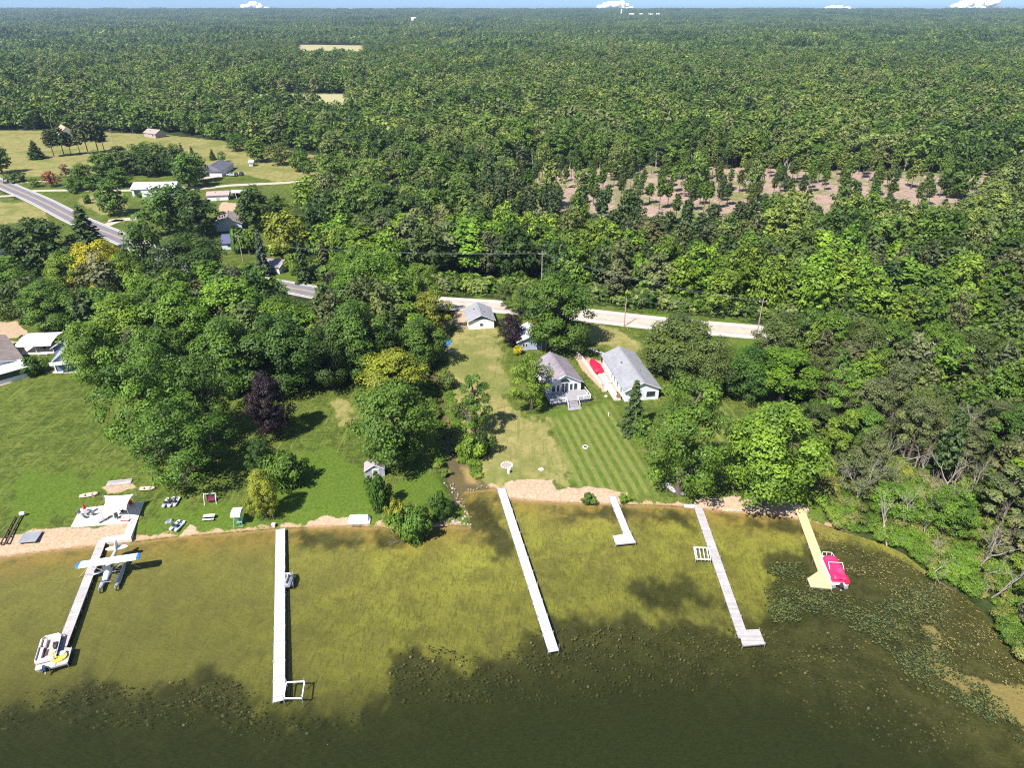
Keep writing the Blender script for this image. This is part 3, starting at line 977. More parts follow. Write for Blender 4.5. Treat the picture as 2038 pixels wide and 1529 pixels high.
for i, (kn, q) in enumerate(KINDS.items()):
    base = 100 + i * 7
    small = kn == 'shrub'
    for lod, per, size in (('hi', 300, 0.28), ('mid', 52, 0.66), ('lo', 15, 1.15)):
        if small and lod == 'lo': continue
        per_ = per * (0.34 if small else 1.0); size_ = size * (0.95 if small else 1.0)
        nb = q['nb'] if lod != 'lo' else int(q['nb'] * 0.7)
        C, N_, T, limbs = crown_points(base, q['R'], q['H'], q['cb'], nb, per_, q['shape'], q['loose'], q['blob'], q['fill'])
        lf = leaf_mesh('crown', C, N_, T, size_, base + 1, M_LEAF)
        trk = trunk_mesh('trunk', base + 2, q['R'], q['H'], q['cb'], limbs, M_BARK)
        PROTO[kn, lod] = (lf, trk, q['R'], q['H'])


def spruce(seed, R, Ht, bare, tiers, per, size, droop, sparse=0.0, flat=0.4):
    """conifer: whorls of needle sprays round a straight stem"""
    r = np.random.default_rng(seed)
    C, N_, T = [], [], []
    V, F = [], []
    branch(V, F, [0, 0, -0.4], [0, 0, Ht * 0.97], Ht * 0.016, 0.03, 7)
    for i in range(tiers):
        t = (i + r.uniform(0, 0.6)) / tiers
        z = Ht * (bare + (1 - bare) * t)
        L = R * ((1 - t) ** 0.8 if not sparse else (math.sin(math.pi * min(1, 0.25 + 0.75 * t)) ** 0.7 * 0.95 + 0.05)) * r.uniform(0.8, 1.1)
        nb = int(9 - 4 * t) if not sparse else int(6 - 2 * t)
        a0 = r.uniform(0, 6.28)
        for j in range(nb):
            a = a0 + 6.283 * j / nb + r.normal(0, 0.18)
            l = L * r.uniform(0.7, 1.12)
            tip = np.array([l * math.cos(a), l * math.sin(a), z - droop * l + (0.35 * l if sparse else 0)])
            s = np.array([0, 0, z])
            branch(V, F, s, s + (tip - s) * 0.8, 0.05 + 0.008 * l, 0.015, 4)
            n = max(3, int(per * (0.35 + l / R)))
            u_ = r.uniform(0.15 if not sparse else 0.35, 1.05, n) ** 0.8
            p = s + (tip - s) * u_[:, None]
            side = np.array([-math.sin(a), math.cos(a), 0])
            w = l * 0.30 * (1.15 - u_)
            p = p + side * (r.uniform(-1, 1, n) * w)[:, None] + r.normal(0, 0.10 * (1 + sparse), (n, 3)) * [1, 1, 0.8]
            nn = unit(np.array([0, 0, 1.0]) + r.normal(0, flat, (n, 3)) + np.array([math.cos(a), math.sin(a), 0]) * 0.35)
            C.append(p); N_.append(nn); T.append(np.clip(0.25 + 0.3 * u_ + r.normal(0, 0.16, n), 0, 1))
    C, N_, T = map(np.concatenate, (C, N_, T))
    lf = leaf_mesh('crown', C, N_, T, size, seed + 1, M_LEAF, 1.9)
    trk = mesh_np('trunk', V, F, [M_BARK])
    return lf, trk, R, Ht


PROTO['spruce', 'hi'] = spruce(301, 3.0, 13.0, 0.05, 26, 26, 0.42, 0.30)
PROTO['spruce', 'mid'] = spruce(302, 3.0, 13.0, 0.05, 18, 12, 0.66, 0.30)
PROTO['spruce', 'lo'] = spruce(303, 3.0, 13.0, 0.05, 11, 5, 1.2, 0.30)
PROTO['pine', 'hi'] = spruce(304, 3.4, 15.0, 0.30, 17, 26, 0.50, 0.0, 0.8, 0.6)
PROTO['pine', 'mid'] = spruce(305, 3.2, 15.0, 0.34, 13, 14, 0.75, 0.0, 0.8, 0.6)
PROTO['slim', 'mid'] = spruce(311, 2.3, 14.0, 0.42, 11, 13, 0.62, 0.0, 0.8, 0.7)
PROTO['slim', 'lo'] = spruce(312, 2.3, 14.0, 0.42, 8, 8, 0.9, 0.0, 0.8, 0.7)
PROTO['pine', 'lo'] = spruce(306, 3.0, 15.0, 0.30, 9, 7, 1.25, 0.0, 0.8, 0.6)


def dead_mesh(seed, Ht, spread, mat, depth=5):
    r = np.random.default_rng(seed)
    V, F = [], []

    def grow(p, d, L, rad, k):
        m = p + d * L * 0.5 + r.normal(0, 0.04 * L, 3)
        q = p + d * L + r.normal(0, 0.06 * L, 3)
        n = 6 if k > 3 else 4
        branch(V, F, p, m, rad, rad * 0.82, n); branch(V, F, m, q, rad * 0.82, rad * 0.62, n)
        if k <= 0: return
        for j in range(r.integers(2, 4) if k < depth else 3):
            dd = unit(d * 0.9 + r.normal(0, spread, 3) + np.array([0, 0, 0.12]))
            grow(q if j < 2 else m, dd, L * r.uniform(0.55, 0.8), rad * 0.55, k - 1)
    grow(np.array([0, 0, -0.3]), unit(np.array([r.normal(0, 0.1), r.normal(0, 0.1), 1.0])), Ht * 0.30, Ht * 0.016, depth)
    return mesh_np('dead_tree', V, F, [mat])


DEAD = [dead_mesh(401 + i, 11.0, 0.30 + 0.07 * i, M_DEAD) for i in range(4)]
SNAG = dead_mesh(420, 9.0, 0.16, M_BIRCH, 3)
WHOLE = {}
for (kn, lod), (lf, trk, R_, H_) in list(PROTO.items()):
    if lod in ('mid', 'lo'): WHOLE[kn, lod] = (whole_mesh('tree', lf, trk), R_, H_)

# ------------------------------------------------------------------ trees placed one by one
PAL = {'dark': (0.032, 0.058, 0.012), 'green': (0.060, 0.108, 0.016), 'maple': (0.076, 0.134, 0.016), 'bright': (0.108, 0.172, 0.018),
       'lime': (0.112, 0.168, 0.020), 'yellow': (0.34, 0.30, 0.015), 'gold': (0.165, 0.180, 0.022), 'olive': (0.070, 0.094, 0.026), 'plum': (0.020, 0.010, 0.019),
       'pine': (0.042, 0.068, 0.026), 'grey': (0.074, 0.088, 0.045), 'blue': (0.075, 0.105, 0.085), 'red': (0.22, 0.045, 0.035), 'rust': (0.17, 0.085, 0.06), 'sage': (0.088, 0.098, 0.046), 'teal': (0.040, 0.082, 0.014)}
PAL = {k_: tuple(min(0.6, c_ * (1.22 if k_ not in ('plum', 'red', 'rust', 'yellow', 'blue') else 1.0)) for c_ in v_) for k_, v_ in PAL.items()}
PLACED = []       # x, y, radius, for the wood to keep clear of


def jitter(c, s=0.12):
    f = 1 + rng.normal(0, s)
    return tuple(max(0.004, v * f * (1 + rng.normal(0, s * 0.4))) for v in c)


def plant(kn, x, y, Ht, R, col, label, name, cat, group, rz=None, parts=True, lod=None, lean=0.0):
    d = math.hypot(x, y)
    lod = lod or ('hi' if d < 235 else 'mid')
    lf, trk, R0, H0 = PROTO[kn, lod]
    rz = rng.uniform(0, 6.28) if rz is None else rz
    sc = (R / R0, R / R0, Ht / H0)
    z = gz(x, y)
    if parts:
        o = thing(name, label, cat, (x, y, z), rz, group, sc)
        if lean: o.rotation_euler[1] = lean
        link('crown', lf, o, color=col)
        link('trunk', trk, o)
    else:
        me = WHOLE[kn, 'mid' if lod == 'hi' else lod][0]
        o = link(name, me, None, (x, y, z), rz, col)
        o.scale = sc
        tag(o, label, cat, group)
    PLACED.append((x, y, R))
    return o


def tree_px(kn, bx, by, ty, hw, col, label, name='broadleaf_tree', cat='tree', group=None, **kw):
    p = at(bx, by)
    dist = math.hypot(p.x, p.y)
    q = G(bx, ty, 0.0)
    # height whose top shows at ty, allowing for the round top leaning away
    y_ray = q.y
    Ht = H * (1 - p.y / y_ray) - p.z if y_ray > 0 else 60
    dep = p.y * CP - (p.z + Ht * 0.5 - H) * SP
    R = hw * dep / FPX
    Ht = max(1.5, min(27.0, Ht))
    parts = kw.pop('parts', dist < 300)
    c = PAL[col] if isinstance(col, str) else col
    return plant(kn, p.x, p.y, Ht, R, jitter(c, 0.06), label, name, cat, group, parts=parts, **kw)


# near and middle ground: (kind, base x, base y, top y, half width, colour, label)
G1 = 'trees of the grove behind the lawns'
GROVE = [
    ('elm', 372, 960, 795, 92, 'green', 'big loose green tree over the grass behind the pair of pedal boats'),
    ('elm', 318, 905, 675, 88, 'maple', 'tall loose green tree rising behind the big one at the edge of the wide lawn'),
    ('ash', 425, 880, 700, 62, 'green', 'green tree left of the dark purple tree, half hidden by the big loose ones'),
    ('maple_a', 205, 775, 632, 62, 'maple', 'round maple leaning over the patio of the blue house'),
    ('maple_b', 270, 735, 582, 72, 'bright', 'light green maple crown at the left top of the grove behind the lawns'),
    ('maple_a', 372, 720, 556, 80, 'maple', 'broad green maple in the middle of the grove, yellowish on top'),
    ('maple_a', 476, 705, 545, 82, 'bright', 'bright green broad maple crown just below the small white garage'),
    ('maple_b', 575, 706, 592, 66, 'maple', 'green maple left of the short stretch of road between the trees'),
    ('maple_a', 335, 800, 640, 66, 'green', 'green maple in front of the grove, behind the tall loose tree'),
    ('maple_b', 470, 790, 628, 70, 'green', 'dark green maple standing right behind the dark purple tree'),
    ('maple_a', 570, 780, 618, 82, 'teal', 'very dark green maple with the shade of its crown on the mown lawn'),
    ('maple_a', 662, 770, 640, 55, 'dark', 'dark green maple at the corner of the mown lawn'),
    ('maple_b', 716, 758, 594, 62, 'green', 'big round green maple left of the hidden purple roofed house'),
    ('oak', 742, 628, 488, 74, 'maple', 'broad bright maple beyond the grove where the road is hidden'),
    ('ash', 842, 640, 520, 42, 'lime', 'yellowish ash tree at the roadside left of the white garage'),
    ('ash', 862, 668, 578, 45, 'gold', 'yellow green ash tree beside the gravel by the white garage'),
    ('maple_b', 838, 730, 632, 52, 'green', 'green tree on the left bank high up the stream'),
    ('maple_a', 785, 800, 694, 68, 'gold', 'yellow green maple behind the large round maple by the stream'),
    ('maple_a', 790, 925, 752, 86, 'green', 'large round dark green maple beside the stream, shading the grass'),
    ('maple_b', 1108, 696, 545, 72, 'green', 'tall green maple between the garage with the white roof and the road'),
    ('ash', 1012, 614, 562, 24, 'olive', 'olive scrubby tree beyond the dark purple tree by the road'),
    ('maple_b', 1036, 624, 572, 24, 'bright', 'small bright tree by the road behind the dark purple tree'),
    ('ash', 1062, 632, 556, 46, 'olive', 'grey green tree at the roadside behind the tall green maple'),
    ('ash', 1058, 815, 700, 45, 'bright', 'light green ash tree at the left corner of the white cottage'),
    ('maple_b', 1352, 752, 628, 80, 'olive', 'wide olive green tree hiding the blue house by the road'),
    ('elm', 1350, 980, 742, 86, 'maple', 'tall willowy green tree with its foot near the two upturned kayaks'),
    ('maple_b', 1545, 715, 620, 48, 'olive', 'olive green tree hiding the end of the pale road'),
    ('ash', 1590, 722, 610, 46, 'green', 'green tree at the wood edge right of the pale road end'),
    ('maple_b', 1645, 722, 620, 44, 'maple', 'fresh green tree second from the road end along the hidden road'),
    ('oak', 1700, 730, 635, 48, 'olive', 'olive tree third from the road end along the hidden road'),
    ('maple_b', 1765, 735, 640, 48, 'green', 'green tree fourth from the road end along the hidden road'),
    ('maple_a', 1930, 752, 655, 56, 'olive', 'olive tree far right beside the hidden road'),
    ('maple_b', 1850, 744, 645, 50, 'maple', 'fresh green tree right side beside the hidden road'),
    ('oak', 1398, 790, 668, 60, 'olive', 'olive tree in front of the hidden blue house'),
    ('maple_b', 1478, 795, 690, 54, 'teal', 'round dark green maple right of the hidden blue house'),
    ('maple_b', 1512, 1000, 800, 98, 'lime', 'wide yellow green maple overhanging the beach between the last two docks'),
]
for t in GROVE: tree_px(*t, group=None)

SHR = [
    ('maple_b', 548, 872, 740, 42, 'plum', 'dark purple leaved tree standing alone on the mown lawn', 'purple_leaved_tree', 'tree'),
    ('maple_a', 1018, 690, 620, 27, 'plum', 'dark purple leaved tree left of the garage with the white roof', 'purple_leaved_tree', 'tree'),
    ('shrub', 664, 575, 545, 15, 'plum', 'small dark purple shrub beside the short stretch of road', 'purple_leaved_shrub', 'shrub'),
    ('ash', 528, 945, 872, 28, 'teal', 'small dark green tree just below the dark purple tree', 'small_tree', 'tree'),
    ('shrub', 576, 968, 905, 38, 'green', 'round dark bush casting its shadow on the mown lawn', 'round_bush', 'shrub'),
    ('maple_b', 531, 1030, 935, 32, 'gold', 'tall yellow green bush behind the shore end of the long white dock', 'tall_bush', 'shrub'),
    ('shrub', 757, 1015, 945, 22, 'teal', 'upright dark green bush right of the white covered boat', 'upright_bush', 'shrub'),
    ('shrub', 787, 1036, 996, 18, 'gold', 'small yellowish round bush on the shore by the white covered boat', 'round_bush', 'shrub'),
    ('shrub', 828, 1072, 1010, 36, 'green', 'green bush leaning out over the water left of the stream mouth', 'shore_bush', 'shrub'),
    ('shrub', 876, 1032, 986, 22, 'teal', 'dark green bush between the shore stones and the big maple', 'round_bush', 'shrub'),
    ('shrub', 936, 912, 868, 24, 'bright', 'bright green bush on the bank where the stream widens', 'stream_bush', 'shrub'),
    ('shrub', 960, 905, 858, 20, 'dark', 'dark bush on the stream bank at the foot of the leaning tree', 'stream_bush', 'shrub'),
    ('shrub', 1031, 705, 688, 10, 'yellow', 'small yellow bush in front of the garage with the white roof', 'yellow_bush', 'shrub'),
    ('thin', 945, 868, 742, 38, 'green', 'thin half dead tree leaning on the stream bank', 'thin_tree', 'tree'),
    ('shrub', 895, 775, 745, 16, 'olive', 'low scrub on the right bank high up the stream', 'stream_bush', 'shrub'),
    ('shrub', 912, 835, 805, 14, 'olive', 'brownish scrub on the bank beside the middle of the stream', 'stream_bush', 'shrub'),
    ('shrub', 68, 745, 712, 22, 'teal', 'low dark bush on the lawn between the brown roofed and the blue house', 'round_bush', 'shrub'),
    ('shrub', 46, 680, 668, 8, 'green', 'tiny green bush on the bare sand behind the brown roofed house', 'small_bush', 'shrub'),
    ('shrub', 1170, 1002, 984, 13, 'green', 'low green plant on the sand beside the short white dock', 'shore_plant', 'shrub'),
    ('shrub', 1240, 1000, 985, 10, 'bright', 'small plant at the water edge right of the short white dock', 'shore_plant', 'shrub'),
]
for kn, bx, by, ty, hw, col, lab, nm, ct in SHR: tree_px(kn, bx, by, ty, hw, col, lab, nm, ct)

CON = [
    ('spruce', 1258, 860, 756, 30, 'pine', 'dark spruce at the front corner of the long grey roofed house'),
    ('spruce', 607, 562, 468, 19, 'pine', 'tall spruce right of the small white garage'),
    ('spruce', 648, 545, 474, 20, 'grey', 'greyish spruce further right of the small white garage'),
    ('spruce', 527, 548, 455, 19, 'blue', 'pale blue green spruce in front of the small white garage'),
    ('spruce', 182, 505, 408, 38, 'pine', 'big dark spruce beside the road bend'),
    ('spruce', 74, 316, 279, 18, 'dark', 'round dark cedar alone in the pale field'),
    ('pine', 108, 312, 256, 14, 'grey', 'first brownish pine from the left in the field row'),
    ('pine', 128, 310, 252, 15, 'pine', 'second pine from the left in the field row'),
    ('pine', 142, 308, 262, 10, 'grey', 'thin brownish pine third from the left in the field row'),
    ('pine', 160, 307, 255, 10, 'grey', 'thin bare stemmed pine fourth in the field row'),
    ('pine', 176, 306, 238, 16, 'grey', 'tallest brown pine in the field row'),
    ('pine', 196, 303, 240, 17, 'grey', 'brown pine second from the right end of the field row'),
    ('pine', 208, 301, 250, 12, 'pine', 'pine at the right end of the field row'),
    ('spruce', 300, 322, 286, 9, 'blue', 'blue spruce at the top left of the tree clump behind the barn'),
    ('spruce', 328, 326, 284, 9, 'blue', 'blue spruce second in the line behind the barn'),
    ('spruce', 348, 330, 290, 9, 'pine', 'dark spruce in the line behind the barn'),
    ('spruce', 366, 322, 284, 9, 'blue', 'blue spruce nearest the hip roofed house'),
    ('spruce', 386, 324, 290, 8, 'blue', 'small blue spruce left of the hip roofed house'),
    ('spruce', 424, 318, 296, 8, 'pine', 'narrow dark spruce behind the hip roofed house'),
]
for kn, bx, by, ty, hw, col, lab in CON: tree_px(kn, bx, by, ty, hw, col, lab, 'pine_tree' if kn == 'pine' else 'spruce_tree', 'conifer')

MIDG = [
    ('oak', 345, 462, 366, 62, 'green', 'big dark green tree right of the white barn'),
    ('maple_b', 402, 470, 385, 40, 'dark', 'dark green tree behind the house with the brown gable roof'),
    ('maple_a', 392, 590, 460, 78, 'dark', 'huge dark round tree below the two brown roofed houses'),
    ('oak', 292, 540, 440, 40, 'green', 'green tree left of the huge dark round tree by the road'),
    ('maple_a', 100, 540, 432, 62, 'dark', 'broad dark green tree left of the big dark spruce'),
    ('maple_b', 45, 545, 450, 40, 'dark', 'dark green tree behind the white house at the left edge'),
    ('oak', 215, 590, 476, 56, 'yellow', 'broad tree with a bright yellow autumn top'),
    ('maple_b', 262, 605, 505, 40, 'lime', 'tree with yellow green edges right of the yellow topped one'),
    ('maple_b', 150, 600, 500, 42, 'lime', 'green tree turning yellow left of the yellow topped one'),
    ('maple_b', 512, 460, 372, 38, 'dark', 'dark round tree right of the brown gable roofed house'),
    ('oak', 573, 508, 418, 50, 'gold', 'golden green tree behind the small white garage'),
    ('maple_b', 556, 440, 386, 24, 'green', 'round green tree behind the golden green one'),
    ('maple_a', 228, 428, 357, 32, 'green', 'round green tree on the grass in front of the barn'),
    ('shrub', 150, 386, 371, 6, 'green', 'sapling on the grass beside the long gravel drive'),
    ('shrub', 175, 405, 386, 7, 'green', 'sapling on the grass below the long gravel drive'),
    ('ash', 104, 371, 339, 17, 'red', 'small tree with red autumn leaves by the gravel drive'),
    ('thin', 132, 352, 324, 12, 'rust', 'small pinkish brown tree at the field edge'),
    ('ash', 70, 372, 352, 14, 'bright', 'light green bush beside the left road end'),
    ('maple_b', 5, 345, 289, 24, 'green', 'dark green tree at the left picture edge by the field'),
    ('shrub', 30, 362, 342, 20, 'olive', 'low olive bush beside the road at the left'),
    ('maple_b', 225, 352, 308, 26, 'green', 'rounded tree at the left end of the clump behind the barn'),
    ('maple_b', 262, 348, 300, 26, 'olive', 'olive tree in the clump behind the barn'),
    ('maple_a', 300, 350, 300, 28, 'dark', 'dark tree in the middle of the clump behind the barn'),
    ('oak', 335, 348, 304, 24, 'dark', 'dark tree above the roof of the white barn'),
    ('maple_b', 378, 375, 305, 30, 'green', 'tall green tree between the barn and the hip roofed house'),
    ('maple_a', 150, 380, 352, 22, 'green', 'bushy green tree along the gravel drive'),
    ('maple_a', 190, 378, 345, 24, 'green', 'second bushy tree along the gravel drive'),
    ('maple_b', 240, 372, 335, 26, 'green', 'bushy tree at the left end of the white barn'),
    ('ash', 295, 305, 280, 22, 'bright', 'bright green low tree at the far edge of the clump'),
    ('ash', 345, 306, 284, 14, 'bright', 'small bright green tree by the blue spruces'),
    ('ash', 443, 322, 299, 9, 'green', 'small round tree behind the hip roofed house'),
    ('shrub', 484, 500, 450, 22, 'green', 'green bush next to the blue roofed house'),
    ('ash', 497, 505, 455, 20, 'maple', 'green tree right of the blue roofed house'),
    ('shrub', 498, 545, 525, 18, 'green', 'round bush on the grass left of the small white garage'),
    ('shrub', 588, 545, 505, 20, 'bright', 'light green bush at the right wall of the small white garage'),
    ('shrub', 560, 505, 480, 24, 'maple', 'green shrubs behind the roof of the small white garage'),
    ('ash', 612, 352, 318, 12, 'green', 'small tree at the right end of the mown field'),
    ('maple_b', 455, 600, 560, 40, 'bright', 'bright green tree top at the edge of the grass by the small garage'),
    ('maple_b', 490, 622, 544, 44, 'maple', 'fresh green tree top hiding the road left of the visible stretch'),
    ('maple_a', 546, 634, 546, 36, 'bright', 'bright green tree top at the left end of the visible road stretch'),
    ('oak', 428, 604, 516, 44, 'green', 'green tree below the pole near the dark blue roofed house'),
    ('maple_b', 655, 640, 572, 32, 'green', 'green tree at the right end of the visible road stretch'),
    ('maple_b', 205, 350, 300, 24, 'green', 'green tree at the far left of the tree clump in the fields'),
    ('maple_a', 246, 344, 288, 27, 'dark', 'dark tree second from the left in the tree clump'),
    ('oak', 285, 338, 284, 26, 'green', 'green spreading tree at the back of the tree clump'),
    ('maple_b', 322, 342, 286, 25, 'olive', 'olive crown in the back row of the tree clump'),
    ('maple_a', 360, 352, 292, 26, 'dark', 'dark crown above the right end of the barn roof'),
    ('maple_b', 398, 362, 305, 22, 'green', 'narrow green tree left of the hip roofed house'),
    ('maple_b', 165, 362, 325, 22, 'maple', 'fresh green bushy tree above the gravel drive'),
    ('oak', 470, 300, 262, 24, 'green', 'green tree at the forest edge behind the hip roofed house'),
    ('maple_b', 515, 322, 275, 26, 'maple', 'fresh green tree at the forest edge behind the tiny white shed'),
    ('oak', 560, 328, 282, 26, 'olive', 'olive tree at the forest edge right of the tiny white shed'),
    ('maple_a', 602, 340, 296, 26, 'green', 'green tree at the forest edge where the mown field ends'),
    ('maple_b', 640, 660, 612, 34, 'maple', 'fresh green tree just below the visible road stretch'),
    ('oak', 40, 625, 535, 60, 'maple', 'green tree at the left edge above the white carport'),
    ('maple_b', 110, 655, 560, 56, 'green', 'dark green tree directly behind the white carport'),
    ('oak', -20, 620, 530, 50, 'green', 'green tree cut by the left picture edge'),
    ('maple_b', 30, 585, 515, 44, 'green', 'green tree second row above the white carport'),
    ('maple_a', 190, 660, 570, 50, 'green', 'green tree top left of the grove above the blue house'),
    ('maple_a', 310, 650, 545, 62, 'maple', 'green crown below the yellow topped tree'),
    ('oak', 640, 500, 400, 44, 'dark', 'big dark tree at the right edge of the clearing with houses'),
    ('maple_b', 618, 425, 352, 36, 'lime', 'pale yellow green tree at the right end of the mown field'),
    ('maple_b', 690, 560, 500, 34, 'maple', 'green tree right of the small dark purple shrub'),
]
for kn, bx, by, ty, hw, col, lab in MIDG:
    tree_px(kn, bx, by, ty, hw, col, lab, 'bush' if kn == 'shrub' else 'broadleaf_tree', 'shrub' if kn == 'shrub' else 'tree')

# dead and bare trees of the marshy wood on the right
for i, (bx, by, ty, lean) in enumerate([(1655, 805, 712, 0.1), (1700, 1005, 900, 0.1), (1790, 1060, 905, -0.12), (1845, 1045, 930, 0.25), (1765, 1085, 985, -0.45), (1950, 1135, 980, 0.1),
                                        (2010, 1080, 900, 0.05), (1960, 870, 740, 0), (2000, 900, 735, 0.05), (1530, 720, 650, -0.1), (1590, 735, 655, 0.15), (1640, 760, 690, 0.0),
                                        (1905, 900, 790, 0.05), (1880, 1000, 850, 0.1), (1975, 1190, 1075, -0.4), (1840, 1140, 1060, 0.75), (1920, 1000, 880, 0.0), (1740, 960, 850, -0.1),
                                        (2030, 1000, 840, 0.1), (1820, 940, 850, 0.05), (945, 872, 795, -0.2), (800, 1078, 1050, -1.1), (795, 395, 330, 0.1), (1300, 905, 860, 0.3)]):
    p = at(bx, by)
    q = G(bx, ty, 0)
    Ht = max(2.5, min(11.5, H * (1 - p.y / q.y) - p.z))
    o = link('dead_tree', DEAD[i % 4], None, (p.x, p.y, p.z), rng.uniform(0, 6.28))
    s = Ht / 11.0
    o.scale = (s * 0.9, s * 0.9, s * 1.1)
    o.rotation_euler[1] = lean
    lab = {20: 'bare grey dead limbs at the foot of the thin tree by the stream', 21: 'bare roots and dead branches lying in the water by the shore bush',
           22: 'bare dead tree above the hidden road, left of the cleared ground', 23: 'low dead brush beside the spruce of the grey roofed house',
           0: 'pale bare tree standing alone in a dark gap of the right hand wood', 9: 'bare dead tree right at the road end',
           15: 'dead tree toppled over the water edge on the right', 14: 'leaning dead tree at the marsh edge low on the right',
           4: 'fallen grey dead tree on the bank right of the wooden dock'}.get(i)
    if lab: tag(o, lab, 'dead tree')
    else: tag(o, 'bare grey dead tree among the living ones of the marshy right hand wood', 'dead tree', 'dead trees of the marshy wood')
    PLACED.append((p.x, p.y, 1.5))

# ------------------------------------------------------------------ the woods
OPEN = [GA(q) for q in [
    [(-500, 630), (140, 640), (170, 700), (300, 800), (480, 790), (680, 775), (860, 745), (868, 640), (905, 560), (1100, 585), (1560, 655), (1535, 720), (1545, 790),
     (1590, 850), (1600, 900), (1650, 1060), (1600, 1070), (930, 1080), (0, 1150), (-500, 1250)],
    [(-700, 252), (120, 258), (330, 266), (470, 281), (650, 308), (640, 420), (640, 560), (710, 620), (560, 640), (420, 625), (-700, 640)],
    [(592, 85), (724, 85), (728, 114), (588, 114)], [(495, 184), (700, 185), (700, 232), (495, 232)], [(20, 172), (62, 172), (62, 200), (10, 200)],
    [(815, 42), (830, 42), (830, 52), (815, 52)],
    [(880, 540), (1000, 560), (1000, 600), (880, 600)], [(588, 588), (648, 590), (650, 648), (588, 645)]]]
HOUSES_KEEP = GA([(770, 650), (1400, 715)])


def dist_poly(X, Y, P):
    return seg_dist(X, Y, np.asarray(P))


spc = 7.6
yy = np.arange(62, 1290, spc)
pts = []
for y in yy:
    hw = (y * 0.80 + 42)
    sp = spc if y < 420 else spc * 1.18
    xs = np.arange(-hw, hw, sp)
    pts.append(np.stack([xs + rng.uniform(-0.42, 0.42, len(xs)) * sp, np.full(len(xs), y) + rng.uniform(-0.42, 0.42, len(xs)) * spc], 1))
pts = np.concatenate(pts)
X, Y = pts[:, 0], pts[:, 1]
ok = np.ones(len(X), bool)
for q in OPEN: ok &= ~inside(X, Y, q)
slash_P = GA(POLY['slash'][0])
clear = GA([(1040, 340), (1300, 330), (1600, 336), (1800, 340), (2300, 346), (2300, 476), (1900, 468), (1600, 462), (1300, 452), (1150, 425), (1030, 440)])
in_clear = inside(X, Y, clear)
ok &= ~(in_clear & (rng.random(len(X)) > 0.46))
rd = dist_poly(X, Y, ROAD)
north = Y > np.interp(X, ROAD[:, 0], ROAD[:, 1])
ok &= rd > np.where(north, np.where(X < 75, 11.5, 8.0), np.where(X < 75, 9.0, 6.5))
near = (np.abs(X) < 200) & (Y < 220)
sh_d = np.full(len(X), 50.0); sh_d[near] = land_s(X[near], Y[near])
ok &= sh_d > 4.0
ok &= ~((wob(X, Y, 48, 4) > 0.62) & (Y > 240) & (rng.random(len(X)) < 0.75))
ux0, uy0 = PX(X, Y, 1.0)
ok &= ~((ux0 > 1100) & (uy0 > 425) & (uy0 < 492) & (rng.random(len(X)) < 0.45))
ssd = np.full(len(X), 50.0); ssd[near] = stream_s(X[near], Y[near])
ok &= ssd > 2.0
far_out = (Y < 62)
ok &= ~((X > 250) & (Y < 60))
X, Y, sh_d, in_clear = X[ok], Y[ok], sh_d[ok], in_clear[ok]
PL = np.array(PLACED)
ok = np.ones(len(X), bool)
for px_, py_, pr_ in PL:
    ok &= np.hypot(X - px_, Y - py_) > max(2.0, pr_ * 0.72)
X, Y, sh_d, in_clear = X[ok], Y[ok], sh_d[ok], in_clear[ok]
# what grows where
upx, upy = PX(X, Y, 1.0)
pinep = np.clip(0.10 + 0.9 * ((upx > 960) & (upy > 345) & (upy < 500)) * (1 - np.abs(upy - 410) / 130) + 0.25 * (wob(X, Y, 160, 5) > 0.35), 0, 0.92)
pinep = np.where(in_clear, 0.93, pinep)
pinep = np.where(sh_d < 49, 0.03, pinep)
ispine = rng.random(len(X)) < pinep
marsh = (upx > 1560) & (upy > 640) & (upy < 1300)
order = np.argsort(np.hypot(X, Y))
vis = (upx > -20) & (upx < 2060) & (upy < 1400)
broad_n = sum(1 for o in SC.collection.objects if o.get('category') == 'tree')
need_b = 297 - broad_n
need_p = 270
used = np.zeros(len(X), bool)
PALW = ['dark', 'green', 'olive', 'maple', 'sage', 'maple', 'bright', 'lime']
zone = wob(X, Y, 60, 6)
bkinds = ['maple_a', 'maple_b', 'oak', 'tall', 'ash', 'maple_b', 'elm', 'tall']
DESC = {'dark': 'dark green', 'green': 'deep green', 'maple': 'fresh green', 'bright': 'bright green', 'olive': 'olive brown green', 'lime': 'yellowish green', 'sage': 'greyish green', 'pine': 'dark needled', 'grey': 'greyish'}
